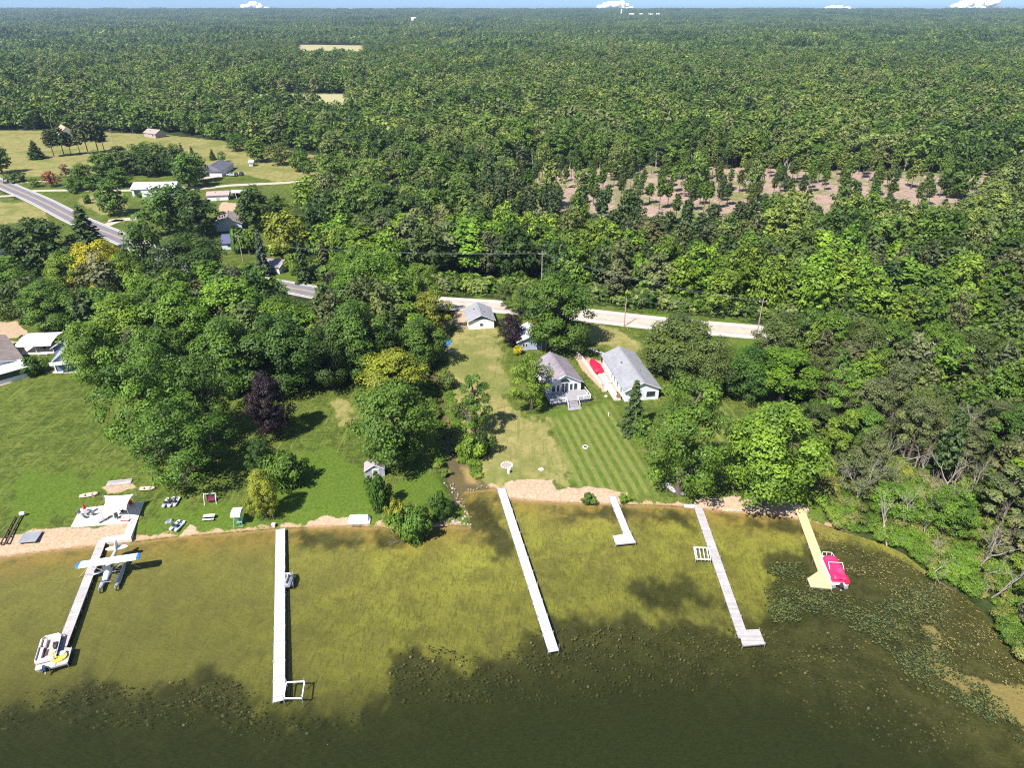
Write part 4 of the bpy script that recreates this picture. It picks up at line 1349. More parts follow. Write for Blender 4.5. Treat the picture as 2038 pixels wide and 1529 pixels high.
for i in order:
    if not vis[i]: continue
    x, y = float(X[i]), float(Y[i])
    d = math.hypot(x, y)
    r_ = rng.random()
    if ispine[i]:
        if need_p <= 0: continue
        need_p -= 1; used[i] = True
        col = 'pine' if r_ < 0.7 else 'grey'
        kn = 'pine' if rng.random() < 0.75 else 'spruce'
        if in_clear[i]: kn = 'slim'; col = ['pine', 'olive', 'green'][int(rng.random() * 3)]
        Hh = rng.uniform(11, 17) * (0.85 if in_clear[i] else 1)
        wherep = 'on the cleared pinkish ground' if in_clear[i] else 'in the wood beyond the road'
        plant(kn, x, y, Hh, rng.uniform(1.5, 2.3) if in_clear[i] else rng.uniform(2.4, 3.5), jitter(PAL[col], 0.12), DESC[col] + ' tall pine with a bare lower stem ' + wherep, 'pine_tree', 'conifer',
              DESC[col] + ' pines ' + wherep, parts=d < 170, lod='mid' if in_clear[i] else None)
        continue
    if need_b <= 0: continue
    need_b -= 1; used[i] = True
    if marsh[i]:
        kn = ['thin', 'ash', 'elm', 'thin', 'tall', 'maple_b'][int(r_ * 6)]
        col = ['sage', 'green', 'olive', 'sage', 'lime', 'sage', 'maple'][int(rng.random() * 7)]
        Hh = rng.uniform(9, 15) * (0.55 + 0.45 * min(1, sh_d[i] / 22)); Rr = rng.uniform(3.4, 5.2)
        where = 'in the marshy right hand wood'
    else:
        kn = bkinds[int(r_ * len(bkinds))]
        v = int(np.clip((zone[i] * 0.5 + 0.5 + 0.12 + rng.normal(0, 0.24)) * 8, 0, 7))
        col = PALW[v]
        Hh = rng.uniform(11, 19); Rr = rng.uniform(4.2, 7.2)
        where = 'in the grove left of the white garage' if upx[i] < 870 and upy[i] > 480 else 'in the wood beyond the road'
        if y < np.interp(x, ROAD[:, 0], ROAD[:, 1]) and upx[i] > 1200: where = 'in the wood between road and lake'
    plant(kn, x, y, Hh, Rr, jitter(PAL[col], 0.14), DESC[col] + ' leafy tree ' + where, 'broadleaf_tree', 'tree', DESC[col] + ' trees ' + where, parts=d < 150)
# pale birch stems showing against the dark edge behind the cleared ground
for i in range(34):
    p = at(rng.uniform(1050, 2030), rng.uniform(318, 345))
    o = link('birch_snag', SNAG, None, (p.x, p.y, p.z), rng.uniform(0, 6.28))
    s = rng.uniform(0.9, 1.6); o.scale = (s * 1.6, s * 1.6, s)
    tag(o, 'thin pale bare stem standing at the far edge of the cleared ground', 'dead tree', 'pale stems along the cleared ground')


# ---- the rest of the wood: one object per mass, points carrying copies of a few trees
def scatter(name, X, Y, Z, idx, sc, rot, protos, label, cat, sxy=None):
    col = bpy.data.collections.new(name + '_kinds')
    for j, me in enumerate(protos):
        o = bpy.data.objects.new('tree_kind.%03d' % j, me)
        col.objects.link(o)
    me = bpy.data.meshes.new(name)
    n = len(X)
    me.vertices.add(n)
    me.vertices.foreach_set('co', np.stack([X, Y, Z], 1).astype(np.float32).ravel())
    a = me.attributes.new('pick', 'INT', 'POINT'); a.data.foreach_set('value', np.asarray(idx, np.int32))
    a = me.attributes.new('grow', 'FLOAT_VECTOR', 'POINT')
    sxy = sc if sxy is None else sxy
    a.data.foreach_set('vector', np.stack([sxy, sxy, sc], 1).astype(np.float32).ravel())
    a = me.attributes.new('turn', 'FLOAT_VECTOR', 'POINT')
    a.data.foreach_set('vector', np.stack([np.zeros(n), np.zeros(n), rot], 1).astype(np.float32).ravel())
    me.update()
    ob = link(name, me)
    tag(ob, label, cat, kind='stuff')
    g = bpy.data.node_groups.new(name, 'GeometryNodeTree')
    g.interface.new_socket('Geometry', in_out='INPUT', socket_type='NodeSocketGeometry')
    g.interface.new_socket('Geometry', in_out='OUTPUT', socket_type='NodeSocketGeometry')
    gi = g.nodes.new('NodeGroupInput'); go = g.nodes.new('NodeGroupOutput')
    ci = g.nodes.new('GeometryNodeCollectionInfo'); ci.inputs['Collection'].default_value = col
    ci.inputs['Separate Children'].default_value = True; ci.inputs['Reset Children'].default_value = True
    ip = g.nodes.new('GeometryNodeInstanceOnPoints'); ip.inputs['Pick Instance'].default_value = True

    def na(nm, t):
        q = g.nodes.new('GeometryNodeInputNamedAttribute'); q.data_type = t; q.inputs['Name'].default_value = nm
        return q.outputs['Attribute']
    m2p = g.nodes.new('GeometryNodeMeshToPoints')
    g.links.new(gi.outputs[0], m2p.inputs[0]); g.links.new(m2p.outputs[0], ip.inputs['Points'])
    g.links.new(ci.outputs[0], ip.inputs['Instance'])
    g.links.new(na('pick', 'INT'), ip.inputs['Instance Index'])
    e2r = g.nodes.new('FunctionNodeEulerToRotation')
    g.links.new(na('turn', 'FLOAT_VECTOR'), e2r.inputs[0]); g.links.new(e2r.outputs[0], ip.inputs['Rotation'])
    g.links.new(na('grow', 'FLOAT_VECTOR'), ip.inputs['Scale'])
    g.links.new(ip.outputs[0], go.inputs[0])
    md = ob.modifiers.new('trees', 'NODES'); md.node_group = g
    return ob


def relit(me, mat):
    m = me.copy(); m.materials[0] = mat
    return m


def grow_wood(sel, lod, name, label):
    x, y = X[sel], Y[sel]
    kn = ['maple_a', 'maple_b', 'oak', 'tall', 'ash', 'thin', 'pine', 'spruce', 'slim']
    protos = [relit(WHOLE[q, lod][0], M_WOODLEAF) for q in kn]
    n = len(x)
    r1 = rng.random(n)
    idx = np.array([0, 0, 1, 1, 2, 2, 3, 4, 1, 0])[(r1 * 10).astype(int)]
    idx = np.where(ispine[sel], np.where(rng.random(n) < 0.7, 6, 7), idx)
    idx = np.where(marsh[sel] & ~ispine[sel], np.array([5, 4, 3, 5, 1])[(rng.random(n) * 5).astype(int)], idx)
    s = rng.uniform(0.72, 1.30, n) * np.where(marsh[sel], 0.72, 1)
    sx = rng.uniform(0.75, 1.6, n) * np.where(idx > 5, 0.85, 1) * (1.12 if lod == 'lo' else 1)
    idx = np.where(in_clear[sel] & ispine[sel], 8, idx)
    z, _, _ = terrain(x, y)
    s = s * (1 + 0.22 * wob(x, y, 55, 0)) * (1 + 0.12 * wob(x, y, 170, 3))
    s = np.where((idx > 5) & in_clear[sel], s * 0.85, s); sx = np.where((idx > 5) & in_clear[sel], sx * 0.85, sx)
    return scatter(name, x, y, z, idx, s, rng.uniform(0, 6.28, n), protos, label, 'woodland', sx)


left = ~used
dd = np.hypot(X, Y)
grow_wood(left & (dd < 430), 'mid', 'woodland', 'continuous broadleaf and pine wood around and beyond the clearing of stumps')
grow_wood(left & (dd >= 430), 'lo', 'far_woodland', 'continuous wood covering the plain beyond the farm fields')

# far canopy: patches of wood repeated over the plain to the skyline
TS = 120.0


def tile_mesh(seed):
    r = np.random.default_rng(seed)
    g_ = np.arange(-TS / 2, TS / 2, (10.9, 9.6, 12.5, 10.2, 11.6)[seed % 5])
    gx_, gy_ = np.meshgrid(g_, g_)
    n = gx_.size
    cx = gx_.ravel() + r.uniform(-3, 3, n) + 3.7; cy_ = gy_.ravel() + r.uniform(-3, 3, n) + 3.7
    ht = r.uniform(9, 20, n) * (1 + 0.12 * np.sin(cx * 0.07) * np.sin(cy_ * 0.06)); rad = r.uniform(4.5, 9.6, n)
    q = 90
    d = unit(r.normal(size=(n, q, 3)) + np.array([0, 0, 0.45]))
    d[..., 2] = np.where(d[..., 2] < -0.2, -d[..., 2], d[..., 2])
    P_ = np.stack([cx, cy_, ht - rad * 0.95], 1)[:, None, :] + d * (rad[:, None] * np.ones(q))[..., None] * [1, 1, 0.95] * r.uniform(0.75, 1.05, (n, q, 1))
    nn = unit(d + r.normal(0, 0.22, d.shape))
    V, F = leaf_quads(P_.reshape(-1, 3), nn.reshape(-1, 3), 2.3, r, 1.15)
    tv = np.repeat(r.random(n), q)
    lv = np.clip(np.repeat(r.normal(0.38, 0.1, n), q) + r.normal(0, 0.18, n * q), 0, 1)
    return mesh_np('canopy_patch', V, F, [M_TILELEAF], {'leafv': ('FACE', lv), 'treev': ('FACE', tv)})


tx, ty = [], []
y = 1290 + TS / 2
while y < 8800:
    hw = y * 0.80 + 150
    s_ = TS * 0.985
    for x in np.arange(-hw, hw, s_): tx.append(x); ty.append(y)
    y += s_
tx, ty = np.array(tx), np.array(ty)
tx = tx + (np.arange(len(tx)) % 7) * 0.0
okt = np.hypot(tx, ty) < 8900
fields = [(GA(q)) for q in POLY['tan']]
# fields stay open: leave out the patches that would stand on them, and refill round them tree by tree
hit = np.zeros(len(tx), bool)
for fp in fields:
    lo, hi = fp.min(0), fp.max(0)
    hit |= (tx > lo[0] - TS * .5) & (tx < hi[0] + TS * .5) & (ty > lo[1] - TS * .5) & (ty < hi[1] + TS * .5)
zt, _, _ = terrain(tx, ty)
keep = okt & ~hit
nK = keep.sum()
scatter('distant_forest', tx[keep], ty[keep], zt[keep], rng.integers(0, 5, nK), rng.choice([0.72, 0.9, 1.0, 1.1, 1.45], nK), rng.integers(0, 4, nK) * math.pi / 2,
        [tile_mesh(900 + i) for i in range(5)], 'hazy unbroken forest reaching to the skyline', 'forest', np.ones(nK))
rx, ry = [], []
for x, y in zip(tx[okt & hit], ty[okt & hit]):
    step_ = 7.6 if y < 3000 else 12.0
    g_ = np.arange(-TS / 2, TS / 2, step_)
    a_, b_ = np.meshgrid(g_, g_)
    rx.append(a_.ravel() + x + rng.uniform(-3, 3, a_.size)); ry.append(b_.ravel() + y + rng.uniform(-3, 3, a_.size))
rx, ry = np.concatenate(rx), np.concatenate(ry)
o_ = np.ones(len(rx), bool)
for q in OPEN: o_ &= ~inside(rx, ry, q)
for fp in fields: o_ &= ~inside(rx, ry, fp)
o_ &= ry > 1285
rx, ry = rx[o_], ry[o_]
zr, _, _ = terrain(rx, ry)
big = np.where(ry > 3000, 1.45, 1.0)
scatter('field_edge_forest', rx, ry, zr, rng.integers(0, 5, len(rx)), rng.uniform(0.7, 1.0, len(rx)), rng.uniform(0, 6.28, len(rx)),
        [relit(WHOLE[q, 'lo'][0], M_WOODLEAF) for q in ('maple_a', 'maple_b', 'oak', 'tall', 'ash')], 'trees framing the far pale fields', 'forest', rng.uniform(0.8, 1.0, len(rx)) * big)

# undergrowth below the woods and along the marsh edge
n = 2600
ux = rng.uniform(20, 190, n * 4); uy = rng.uniform(45, 150, n * 4)
us = land_s(ux, uy)
qx, qy = PX(ux, uy, 1.0)
mk = (us > 0.3) & (us < 26) & (qx > 1600) & ((qy < 1330)) & ~inside(ux, uy, OPEN[0]) & (rng.random(len(ux)) < np.clip(1.15 - us / 26, 0.2, 1))
ux, uy = ux[mk][:n], uy[mk][:n]
NV = 900
t_ = rng.uniform(0, 1, NV)
ri = rng.integers(9, len(ROAD) - 1, NV)
rp_ = ROAD[ri] * (1 - t_[:, None]) + ROAD[np.minimum(ri + 1, len(ROAD) - 1)] * t_[:, None]
edge_ = rng.random(NV) < 0.55
off_ = np.where(edge_, rng.uniform(12.0, 18.0, NV), rng.uniform(7.5, 12.0, NV) ** 1.0)
vx = rp_[:, 0] + rng.uniform(-1, 1, NV); vy = rp_[:, 1] + off_ + 1.2 * wob(rp_[:, 0], rp_[:, 1], 30, 2)
si = rng.integers(1, 9, 260); tt = rng.uniform(0, 1, 260)
sp_ = STREAM[si] * (1 - tt[:, None]) + STREAM[si + 1] * tt[:, None]
sd_ = STREAM_W[si] + rng.uniform(0.0, 1.6, 260)
wx2 = sp_[:, 0] + sd_ * np.where(rng.random(260) < 0.75, 1, -1); wy2 = sp_[:, 1]
ax = np.concatenate([ux, vx, wx2]); ay = np.concatenate([uy, vy, wy2])
az, asd, _ = terrain(ax, ay)
ssc = np.concatenate([rng.uniform(0.25, 0.75, len(ux)), np.where(edge_, rng.uniform(0.35, 1.5, NV), rng.uniform(0.07, 0.22, NV)), rng.uniform(0.16, 0.42, len(wx2))])
pk = np.concatenate([np.zeros(len(ux)), np.where(edge_, 1, 0), np.zeros(len(wx2))]).astype(int)
M_BRUSH = foliage('leaf_brush', 'wood')
for e, cc in zip([q for q in M_BRUSH.node_tree.nodes if q.type == 'VALTORGB'][0].color_ramp.elements,
                 [(0.055, 0.085, 0.022), (0.075, 0.13, 0.018), (0.10, 0.18, 0.018), (0.14, 0.19, 0.03), (0.15, 0.15, 0.06), (0.19, 0.22, 0.035)]):
    e.color = (*cc, 1)
sm = PROTO['shrub', 'hi']; sm2 = PROTO['shrub', 'mid']
scatter('undergrowth', ax, ay, az, pk, ssc, rng.uniform(0, 6.28, len(ax)), [relit(whole_mesh('brush', sm[0], sm[1]), M_BRUSH), relit(whole_mesh('brush', sm2[0], sm2[1]), M_WOODLEAF)],
        'bright green undergrowth along the marshy shore, the road and the stream', 'undergrowth', ssc * 1.1)

# bare twiggy brush standing in the marsh wood
n = 430
qx_ = rng.uniform(20, 200, n * 6); qy_ = rng.uniform(42, 150, n * 6)
ls = land_s(qx_, qy_)
pu, pv_ = PX(qx_, qy_, 1.0)
mk = (ls > 0.3) & (ls < 55) & (pu > 1640) & (pv_ > 760) & ~inside(qx_, qy_, OPEN[0])
qx_, qy_ = qx_[mk][:n], qy_[mk][:n]
qz_, _, _ = terrain(qx_, qy_)
sc_ = rng.uniform(0.22, 0.75, len(qx_))
scatter('dead_brush', qx_, qy_, qz_, rng.integers(0, 5, len(qx_)), sc_, rng.uniform(0, 6.28, len(qx_)), [DEAD[0], DEAD[1], DEAD[2], DEAD[3], SNAG],
        'thin grey dead stems and twigs through the marshy wood', 'dead brush', sc_ * 0.8)


# ------------------------------------------------------------------ buildings
def local_frame(a, b):
    """origin at a, local +y pointing from a to b"""
    d = (b - a)
    rz = math.atan2(-d.x, d.y)
    return rz, math.hypot(d.x, d.y)


GLASS = paint('window_glass', (0.03, 0.04, 0.055), 0.12, var=0.3, spec=0.6)
WHITE = paint('white_paint', (0.74, 0.74, 0.76), 0.55, var=0.06)
TRIM = paint('white_trim', (0.80, 0.80, 0.80), 0.5, var=0.04)
SIDING = striped('white_siding', (0.70, 0.71, 0.76), (0.45, 0.46, 0.50), 0.22, axis=2, duty=0.12)
CONCRETE = paint('pale_concrete', (0.60, 0.55, 0.50), 0.85, var=0.10, scale=0.5, dirt=(0.42, 0.37, 0.31))


def gable(name, label, rf, rb, hr, width, wall_h, wall, roof, over=0.45, gable_mat=None, hip=0.0, win=(), door=None, group=None, cat='house',
          extra_len=0.0, chimney=None, foundation=0.25):
    """house with its ridge from pixel rf (near end) to pixel rb (far end) at height hr above ground; win: (face, along, sill, w, h)"""
    a = G(rf[0], rf[1], 1.0 + hr); b = G(rb[0], rb[1], 1.0 + hr)
    rz, L = local_frame(a, b)
    L += extra_len
    o = thing(name, label, cat, (a.x, a.y, gz(a.x, a.y)), rz, group)
    w = width / 2
    hw_ = wall_h
    m = MB()
    # walls with gable ends
    t = 0.0
    V = [(-w, over, -foundation), (w, over, -foundation), (w, L - over, -foundation), (-w, L - over, -foundation),
         (-w, over, hw_), (w, over, hw_), (w, L - over, hw_), (-w, L - over, hw_)]
    m.add(V, [(0, 1, 5, 4), (1, 2, 6, 5), (2, 3, 7, 6), (3, 0, 4, 7)])
    sl = (hr - hw_) / (w + 0.0)
    apex = hr - 0.12
    if not hip:
        V = [(-w, over, hw_), (w, over, hw_), (0, over, apex), (-w, L - over, hw_), (w, L - over, hw_), (0, L - over, apex)]
        m.add(V, [(0, 1, 2), (4, 3, 5)], 1)
    m.build('wall', [wall, gable_mat or wall], o)
    # roof: two slabs with thickness
    e = w + over
    ze = hr - (hr - hw_) * e / w
    th = 0.16
    r = MB()
    for s in (-1, 1):
        y0, y1 = 0.0, L
        h0 = hip * w if hip else 0.0
        top = [(s * e, y0, ze), (s * e, y1, ze), (0, y1 - h0, hr), (0, y0 + h0, hr)]
        bot = [(x, y, z - th) for x, y, z in top]
        f = [(0, 1, 2, 3), (7, 6, 5, 4), (0, 4, 5, 1), (1, 5, 6, 2), (3, 7, 4, 0)]
        if s < 0: f = [q[::-1] for q in f]
        r.add(top + bot, f)
    if hip:
        h0 = hip * w
        r.add([(-e, 0, ze), (e, 0, ze), (0, h0, hr), (0, h0, hr - th), (-e, 0, ze - th), (e, 0, ze - th)], [(0, 1, 2), (0, 4, 5, 1)])
        r.add([(-e, L, ze), (e, L, ze), (0, L - h0, hr), (-e, L, ze - th), (e, L, ze - th)], [(1, 0, 2), (1, 4, 3, 0)])
    rr = r.build('roof', roof, o)
    cap = MB().box((0, L / 2, hr + 0.02), (0.35, L - 2 * hip * w, 0.07)); cap.build('ridge_cap', roof, rr)
    if not hip:
        f_ = MB()
        for s in (-1, 1): f_.beam((s * e, -0.03, ze - 0.10), (0, -0.03, hr - 0.10), 0.06, 0.24, up=(0, 1, 0))
        f_.build('fascia', TRIM, rr)
    if L > 7 and not hip:
        v_ = MB(); v_.tube((w * 0.35, L * 0.35, hr - (hr - hw_) * 0.35 - 0.1), (w * 0.35, L * 0.35, hr - (hr - hw_) * 0.35 + 0.45), 0.07, n=8); v_.box((-w * 0.4, L * 0.6, hr - (hr - hw_) * 0.4 + 0.12), (0.4, 0.4, 0.24)); v_.build('roof_vent', paint('vent_dark', (0.10, 0.10, 0.11), 0.6), rr)
    if chimney:
        c = MB(); c.box((chimney[0], chimney[1], hr + 0.2), (0.7, 0.7, 1.6)); c.box((chimney[0], chimney[1], hr + 1.05), (0.85, 0.85, 0.14))
        c.build('chimney', paint('chimney_brick', (0.3, 0.16, 0.12), 0.9), rr)

    def opening(kind, face, al, z0, ww, hh):
        fr = MB(); gl_ = MB()
        if face in 'fb':
            y = over - 0.02 if face == 'f' else L - over + 0.02
            sg = -1 if face == 'f' else 1
            fr.box((al, y, z0 + hh / 2), (ww + 0.22, 0.10, hh + 0.22))
            gl_.box((al, y + sg * 0.055, z0 + hh / 2), (ww, 0.04, hh))
        else:
            s = -1 if face == 'l' else 1
            x = s * (w + 0.02)
            fr.box((x, al, z0 + hh / 2), (0.10, ww + 0.22, hh + 0.22))
            gl_.box((x + s * 0.055, al, z0 + hh / 2), (0.04, ww, hh))
        wo = fr.build(kind, TRIM, o)
        gl_.build('pane' if kind == 'window' else 'door_panel', GLASS if kind == 'window' else paint('door_paint', (0.45, 0.45, 0.47), 0.5), wo)
    for q in win: opening('window', *q)
    for q in (door or []): opening('door', *q)
    return o, rz, L


SH_MAUVE = shingle('mauve_shingle', (0.27, 0.235, 0.265))
SH_GREY = shingle('grey_shingle', (0.30, 0.30, 0.33), 0.12)
SH_BROWN = shingle('brown_shingle', (0.30, 0.245, 0.225))
SH_DARK = shingle('slate_shingle', (0.13, 0.13, 0.17))
MET_W = striped('white_metal_roof', (0.72, 0.70, 0.74), (0.5, 0.5, 0.55), 0.6, axis=1, duty=0.08, rough=0.4)
BLUE_S = striped('blue_siding', (0.13, 0.18, 0.30), (0.07, 0.10, 0.18), 0.22, axis=2, duty=0.14)
GREYBLUE = striped('grey_blue_siding', (0.38, 0.43, 0.55), (0.25, 0.3, 0.4), 0.22, axis=2, duty=0.14)

# the white cottage with the arched window and its deck
cot, crz, cL = gable('cottage', 'white gabled cottage with arched window and a raised grey deck on the striped lawn', (1126, 746), (1094, 700), 5.4, 7.8, 3.3, SIDING, SH_MAUVE,
                     win=[('f', -2.6, 1.15, 0.75, 1.5), ('f', -1.55, 1.15, 0.6, 1.5), ('f', 1.55, 1.15, 0.6, 1.5), ('f', 2.6, 1.15, 0.7, 1.5),
                          ('r', 3.0, 1.3, 0.9, 1.3), ('r', 7.0, 1.3, 0.9, 1.3), ('l', 5.0, 1.3, 0.9, 1.3)], cat='house')
ov = 0.45
wf = MB(); wf.box((0, ov - 0.03, 2.0), (1.75, 0.12, 2.35)); wo = wf.build('door', TRIM, cot)
for s in (-0.42, 0.42): MB().box((s, ov - 0.11, 2.0), (0.68, 0.05, 2.1)).build('pane', GLASS, wo)
arch = [(1.1 * math.cos(t), 0.85 * math.sin(t)) for t in np.linspace(0, math.pi, 13)]
am = MB()
for k_, (sc_, yy_) in enumerate(((1.15, ov - 0.04), (0.98, ov - 0.09))):
    q = [(x * sc_, yy_, 3.35 + z * sc_) for x, z in arch]; q2 = [(x, y - 0.05, z) for x, y, z in q]
    m_ = MB(); n_ = len(q)
    m_.add(q + q2, [tuple(range(n_)), tuple(range(2 * n_ - 1, n_ - 1, -1))] + [(i, n_ + i, n_ + (i + 1) % n_, (i + 1) % n_) for i in range(n_)])
    if k_ == 0: aw = m_.build('window', TRIM, cot)
    else: m_.build('pane', GLASS, aw)
DECK = striped('grey_deck_boards', (0.34, 0.32, 0.34), (0.15, 0.14, 0.15), 0.16, axis=0, duty=0.12, tone=0.2)
DKBASE = paint('dark_skirting', (0.06, 0.06, 0.08), 0.8)
dk = MB(); dk.box((0, -1.9, 0.82), (9.4, 4.3, 0.14)); dko = dk.build('deck', DECK, cot)
m_ = MB(); m_.box((0, -1.9, 0.28), (9.1, 4.0, 0.95)); m_.build('deck_skirt', DKBASE, dko)
st = MB()
for i in range(4): st.box((0.3, -4.3 - 0.33 * i, 0.66 - 0.19 * i), (2.5, 0.36, 0.10))
st.box((0.3, -4.75, 0.2), (2.3, 1.1, 0.3)); st.box((0.3, -5.9, -0.02), (3.0, 1.1, 0.12))
st.build('steps', DECK, dko)
for x0, x1, y0, y1 in ((-4.6, -1.1, -3.95, -3.95), (1.7, 4.6, -3.95, -3.95), (4.6, 4.6, -3.95, -0.2), (-4.6, -4.6, -3.95, -0.2)):
    rl = MB(); L_ = math.hypot(x1 - x0, y1 - y0); n_ = max(2, int(L_ / 0.35))
    rl.beam((x0, y0, 1.78), (x1, y1, 1.78), 0.12, 0.07)
    rl.beam((x0, y0, 1.05), (x1, y1, 1.05), 0.08, 0.06)
    for i in range(n_ + 1):
        t = i / n_
        rl.box((x0 + (x1 - x0) * t, y0 + (y1 - y0) * t, 1.4), (0.05, 0.05, 0.72), mat=1)
    rl.build('railing', [WHITE, paint('grey_baluster', (0.2, 0.2, 0.24), 0.6)], dko)
for x, y in ((-4.6, -3.95), (-2.9, -3.95), (-1.1, -3.95), (1.7, -3.95), (3.1, -3.95), (4.6, -3.95), (4.6, -2.0)):
    MB().box((x, y, 1.35), (0.17, 0.17, 1.15)).build('railing_post', WHITE, dko)
for s in (-0.98, 1.6):
    m_ = MB(); m_.beam((s, -4.1, 1.7), (s, -5.6, 0.95), 0.08, 0.08); m_.box((s, -5.6, 0.45), (0.12, 0.12, 1.1)); m_.build('stair_rail', WHITE, dko)

# the long grey roofed house
lh, lrz, lL = gable('long_house', 'long white house with light grey shingle roof beside the red covered boat', (1282, 761), (1231, 689), 4.9, 7.8, 3.1, SIDING, SH_GREY,
                    win=[('l', 3.2, 1.0, 0.8, 1.5), ('l', 6.0, 1.0, 0.7, 1.5), ('l', 8.4, 1.0, 0.7, 1.5), ('l', 10.2, 1.0, 0.7, 1.5), ('f', 2.0, 0.9, 2.0, 1.3)], hip=0.0, cat='house')
# concrete walk with steps along its wall
m_ = MB(); m_.box((-5.35, 9.2, 0.10), (1.5, 13.0, 0.3)); m_.box((-5.35, 1.9, 0.25), (1.5, 1.3, 0.5)); m_.build('side_walk', CONCRETE, lh)
m_ = MB(); m_.box((-5.0, 1.8, 0.75), (0.9, 0.7, 1.3), taper=0.8); m_.build('entry_steps', paint('brown_wood', (0.25, 0.13, 0.07), 0.8), lh)

gable('garage', 'white garage with blue gable beside the gravel at the head of the dry lawn', (958, 627), (950, 603), 4.3, 7.0, 2.7, WHITE, SH_GREY,
      gable_mat=BLUE_S, win=[('f', 0.0, 0.9, 0.7, 0.7)], door=[('l', 3.0, 0.0, 0.9, 2.0)], cat='garage', extra_len=0.8)
gb, grz, gL = gable('garage', 'small blue grey garage with a bright white metal roof beside the purple tree', (1060, 668), (1050, 643), 4.2, 7.4, 2.7, GREYBLUE, MET_W,
                    win=[('f', -2.2, 1.1, 0.5, 0.7), ('f', -1.5, 1.1, 0.5, 0.7)], cat='garage', extra_len=0.5)
m_ = MB(); m_.box((2.3, 0.38, 1.3), (2.6, 0.12, 2.3)); m_.build('porch_wall', paint('teal_porch', (0.07, 0.12, 0.17), 0.6), gb)
for x in (1.1, 2.4, 3.6): MB().box((x, 0.26, 1.3), (0.12, 0.12, 2.5)).build('porch_post', WHITE, gb)
gable('house', 'light blue roofed house almost hidden by the wide olive tree', (1412, 742), (1372, 690), 4.8, 8.0, 2.9, SIDING, paint('pale_blue_roof', (0.42, 0.50, 0.62), 0.5), cat='house',
      win=[('r', 4, 1, 1.4, 1.2), ('f', 0, 1, 1.6, 1.2)])
gable('house', 'house with a purple grey roof peeping out left of the stream trees', (778, 641), (760, 619), 4.8, 8.0, 2.8, WHITE, SH_MAUVE, cat='house', win=[('f', 0, 1, 1.2, 1)])
gable('barn', 'long white metal barn among trees by the gravel drive', (353, 361), (265, 363), 5.6, 10.5, 3.9, striped('barn_wall', (0.66, 0.67, 0.74), (0.5, 0.5, 0.6), 0.9, 1, 0.06), MET_W,
      cat='barn', win=[('l', 17.0, 0.2, 3.0, 2.8)])
gable('house', 'white house with dark hipped roof beside three parked cars', (416, 332), (438, 318), 5.2, 11, 2.9, WHITE, SH_DARK, cat='house', hip=0.55, extra_len=4, win=[('l', 4, 1, 1.4, 1.2), ('f', -2, 0.3, 2.6, 2.2)])
gable('shed', 'low shed with faded pink roof and white front wall', (456, 379), (411, 381), 3.6, 6.5, 2.6, WHITE, paint('pink_roof', (0.50, 0.30, 0.29), 0.6), cat='shed', door=[('l', 5, 0, 1.2, 2)])
p = at(474, 392)
o = thing('open_shelter', 'flat white roofed open shelter joined to the pink roofed shed', 'shelter', tuple(p), math.radians(3))
MB().box((0, 0, 2.6), (6.6, 5.5, 0.16)).build('flat_roof', WHITE, o); MB().box((0, 2.6, 1.3), (6.4, 0.1, 2.5)).build('back_wall', paint('interior_shade', (0.05, 0.05, 0.06), 0.9), o)  # near-black wall colour stands in for the shade inside the shelter
for x in (-3.1, 0, 3.1): MB().box((x, -2.6, 1.3), (0.14, 0.14, 2.6)).build('post', WHITE, o)
gable('house', 'house with brown gable roof and pale front between tall trees', (452, 434), (453, 418), 5.2, 9.5, 2.9, paint('pale_lilac_wall', (0.55, 0.57, 0.68), 0.7), SH_BROWN, cat='house', win=[('f', 1.5, 1, 1.6, 1.1)])
gable('house', 'small house with dark blue roof below the brown gabled one', (472, 465), (441, 466), 4.6, 8.0, 2.6, paint('pale_blue_wall', (0.50, 0.58, 0.66), 0.7), paint('navy_roof', (0.09, 0.10, 0.19), 0.5), cat='house', win=[('l', 2.5, 1, 1.2, 1)])
gable('lean_to', 'small brick red roof joined to the dark blue roofed house', (486, 468), (471, 463), 3.8, 4.0, 2.3, WHITE, paint('red_roof', (0.42, 0.20, 0.17), 0.6), cat='shed')
gable('garage', 'small white garage with grey roof behind the pale spruce', (566, 517), (524, 513), 3.9, 6.5, 2.6, striped('white_boards', (0.72, 0.72, 0.8), (0.35, 0.35, 0.42), 0.9, 1, 0.15), SH_MAUVE, cat='garage',
      door=[('l', 3, 0, 2.4, 2.0)])
gable('house', 'white house with a grey roof cut by the left picture edge', (4, 476), (-50, 474), 4.8, 9, 3.2, WHITE, SH_GREY, cat='house', win=[('f', 0, 1, 1.5, 1.2)])
gable('shed', 'tiny white shed with red trim at the edge of the mown field', (505, 318), (495, 318), 3.2, 3.5, 2.3, WHITE, paint('pink_white_roof', (0.62, 0.45, 0.45), 0.6), cat='shed', door=[('l', 1.3, 0, 1.3, 1.9)])
gable('house', 'white house with an orange roof showing through the dark trees', (130, 253), (121, 247), 6.5, 8, 3.4, WHITE, paint('orange_roof', (0.62, 0.33, 0.20), 0.6), cat='house', win=[('f', 0, 1, 1.5, 1.2)])
gable('house', 'pinkish farm house in the shade of the dark tree row', (318, 258), (294, 255), 5.0, 8, 3.0, paint('pinkish_wall', (0.42, 0.35, 0.31), 0.7), paint('tan_roof', (0.32, 0.27, 0.24), 0.6), cat='house', win=[('l', 3, 1, 1.4, 1.2)])  # wall colour lowered to stand in for tree shade
gable('barn', 'white roofed barn far off at the left picture edge', (46, 178), (24, 180), 9, 16, 5.0, WHITE, MET_W, cat='barn')
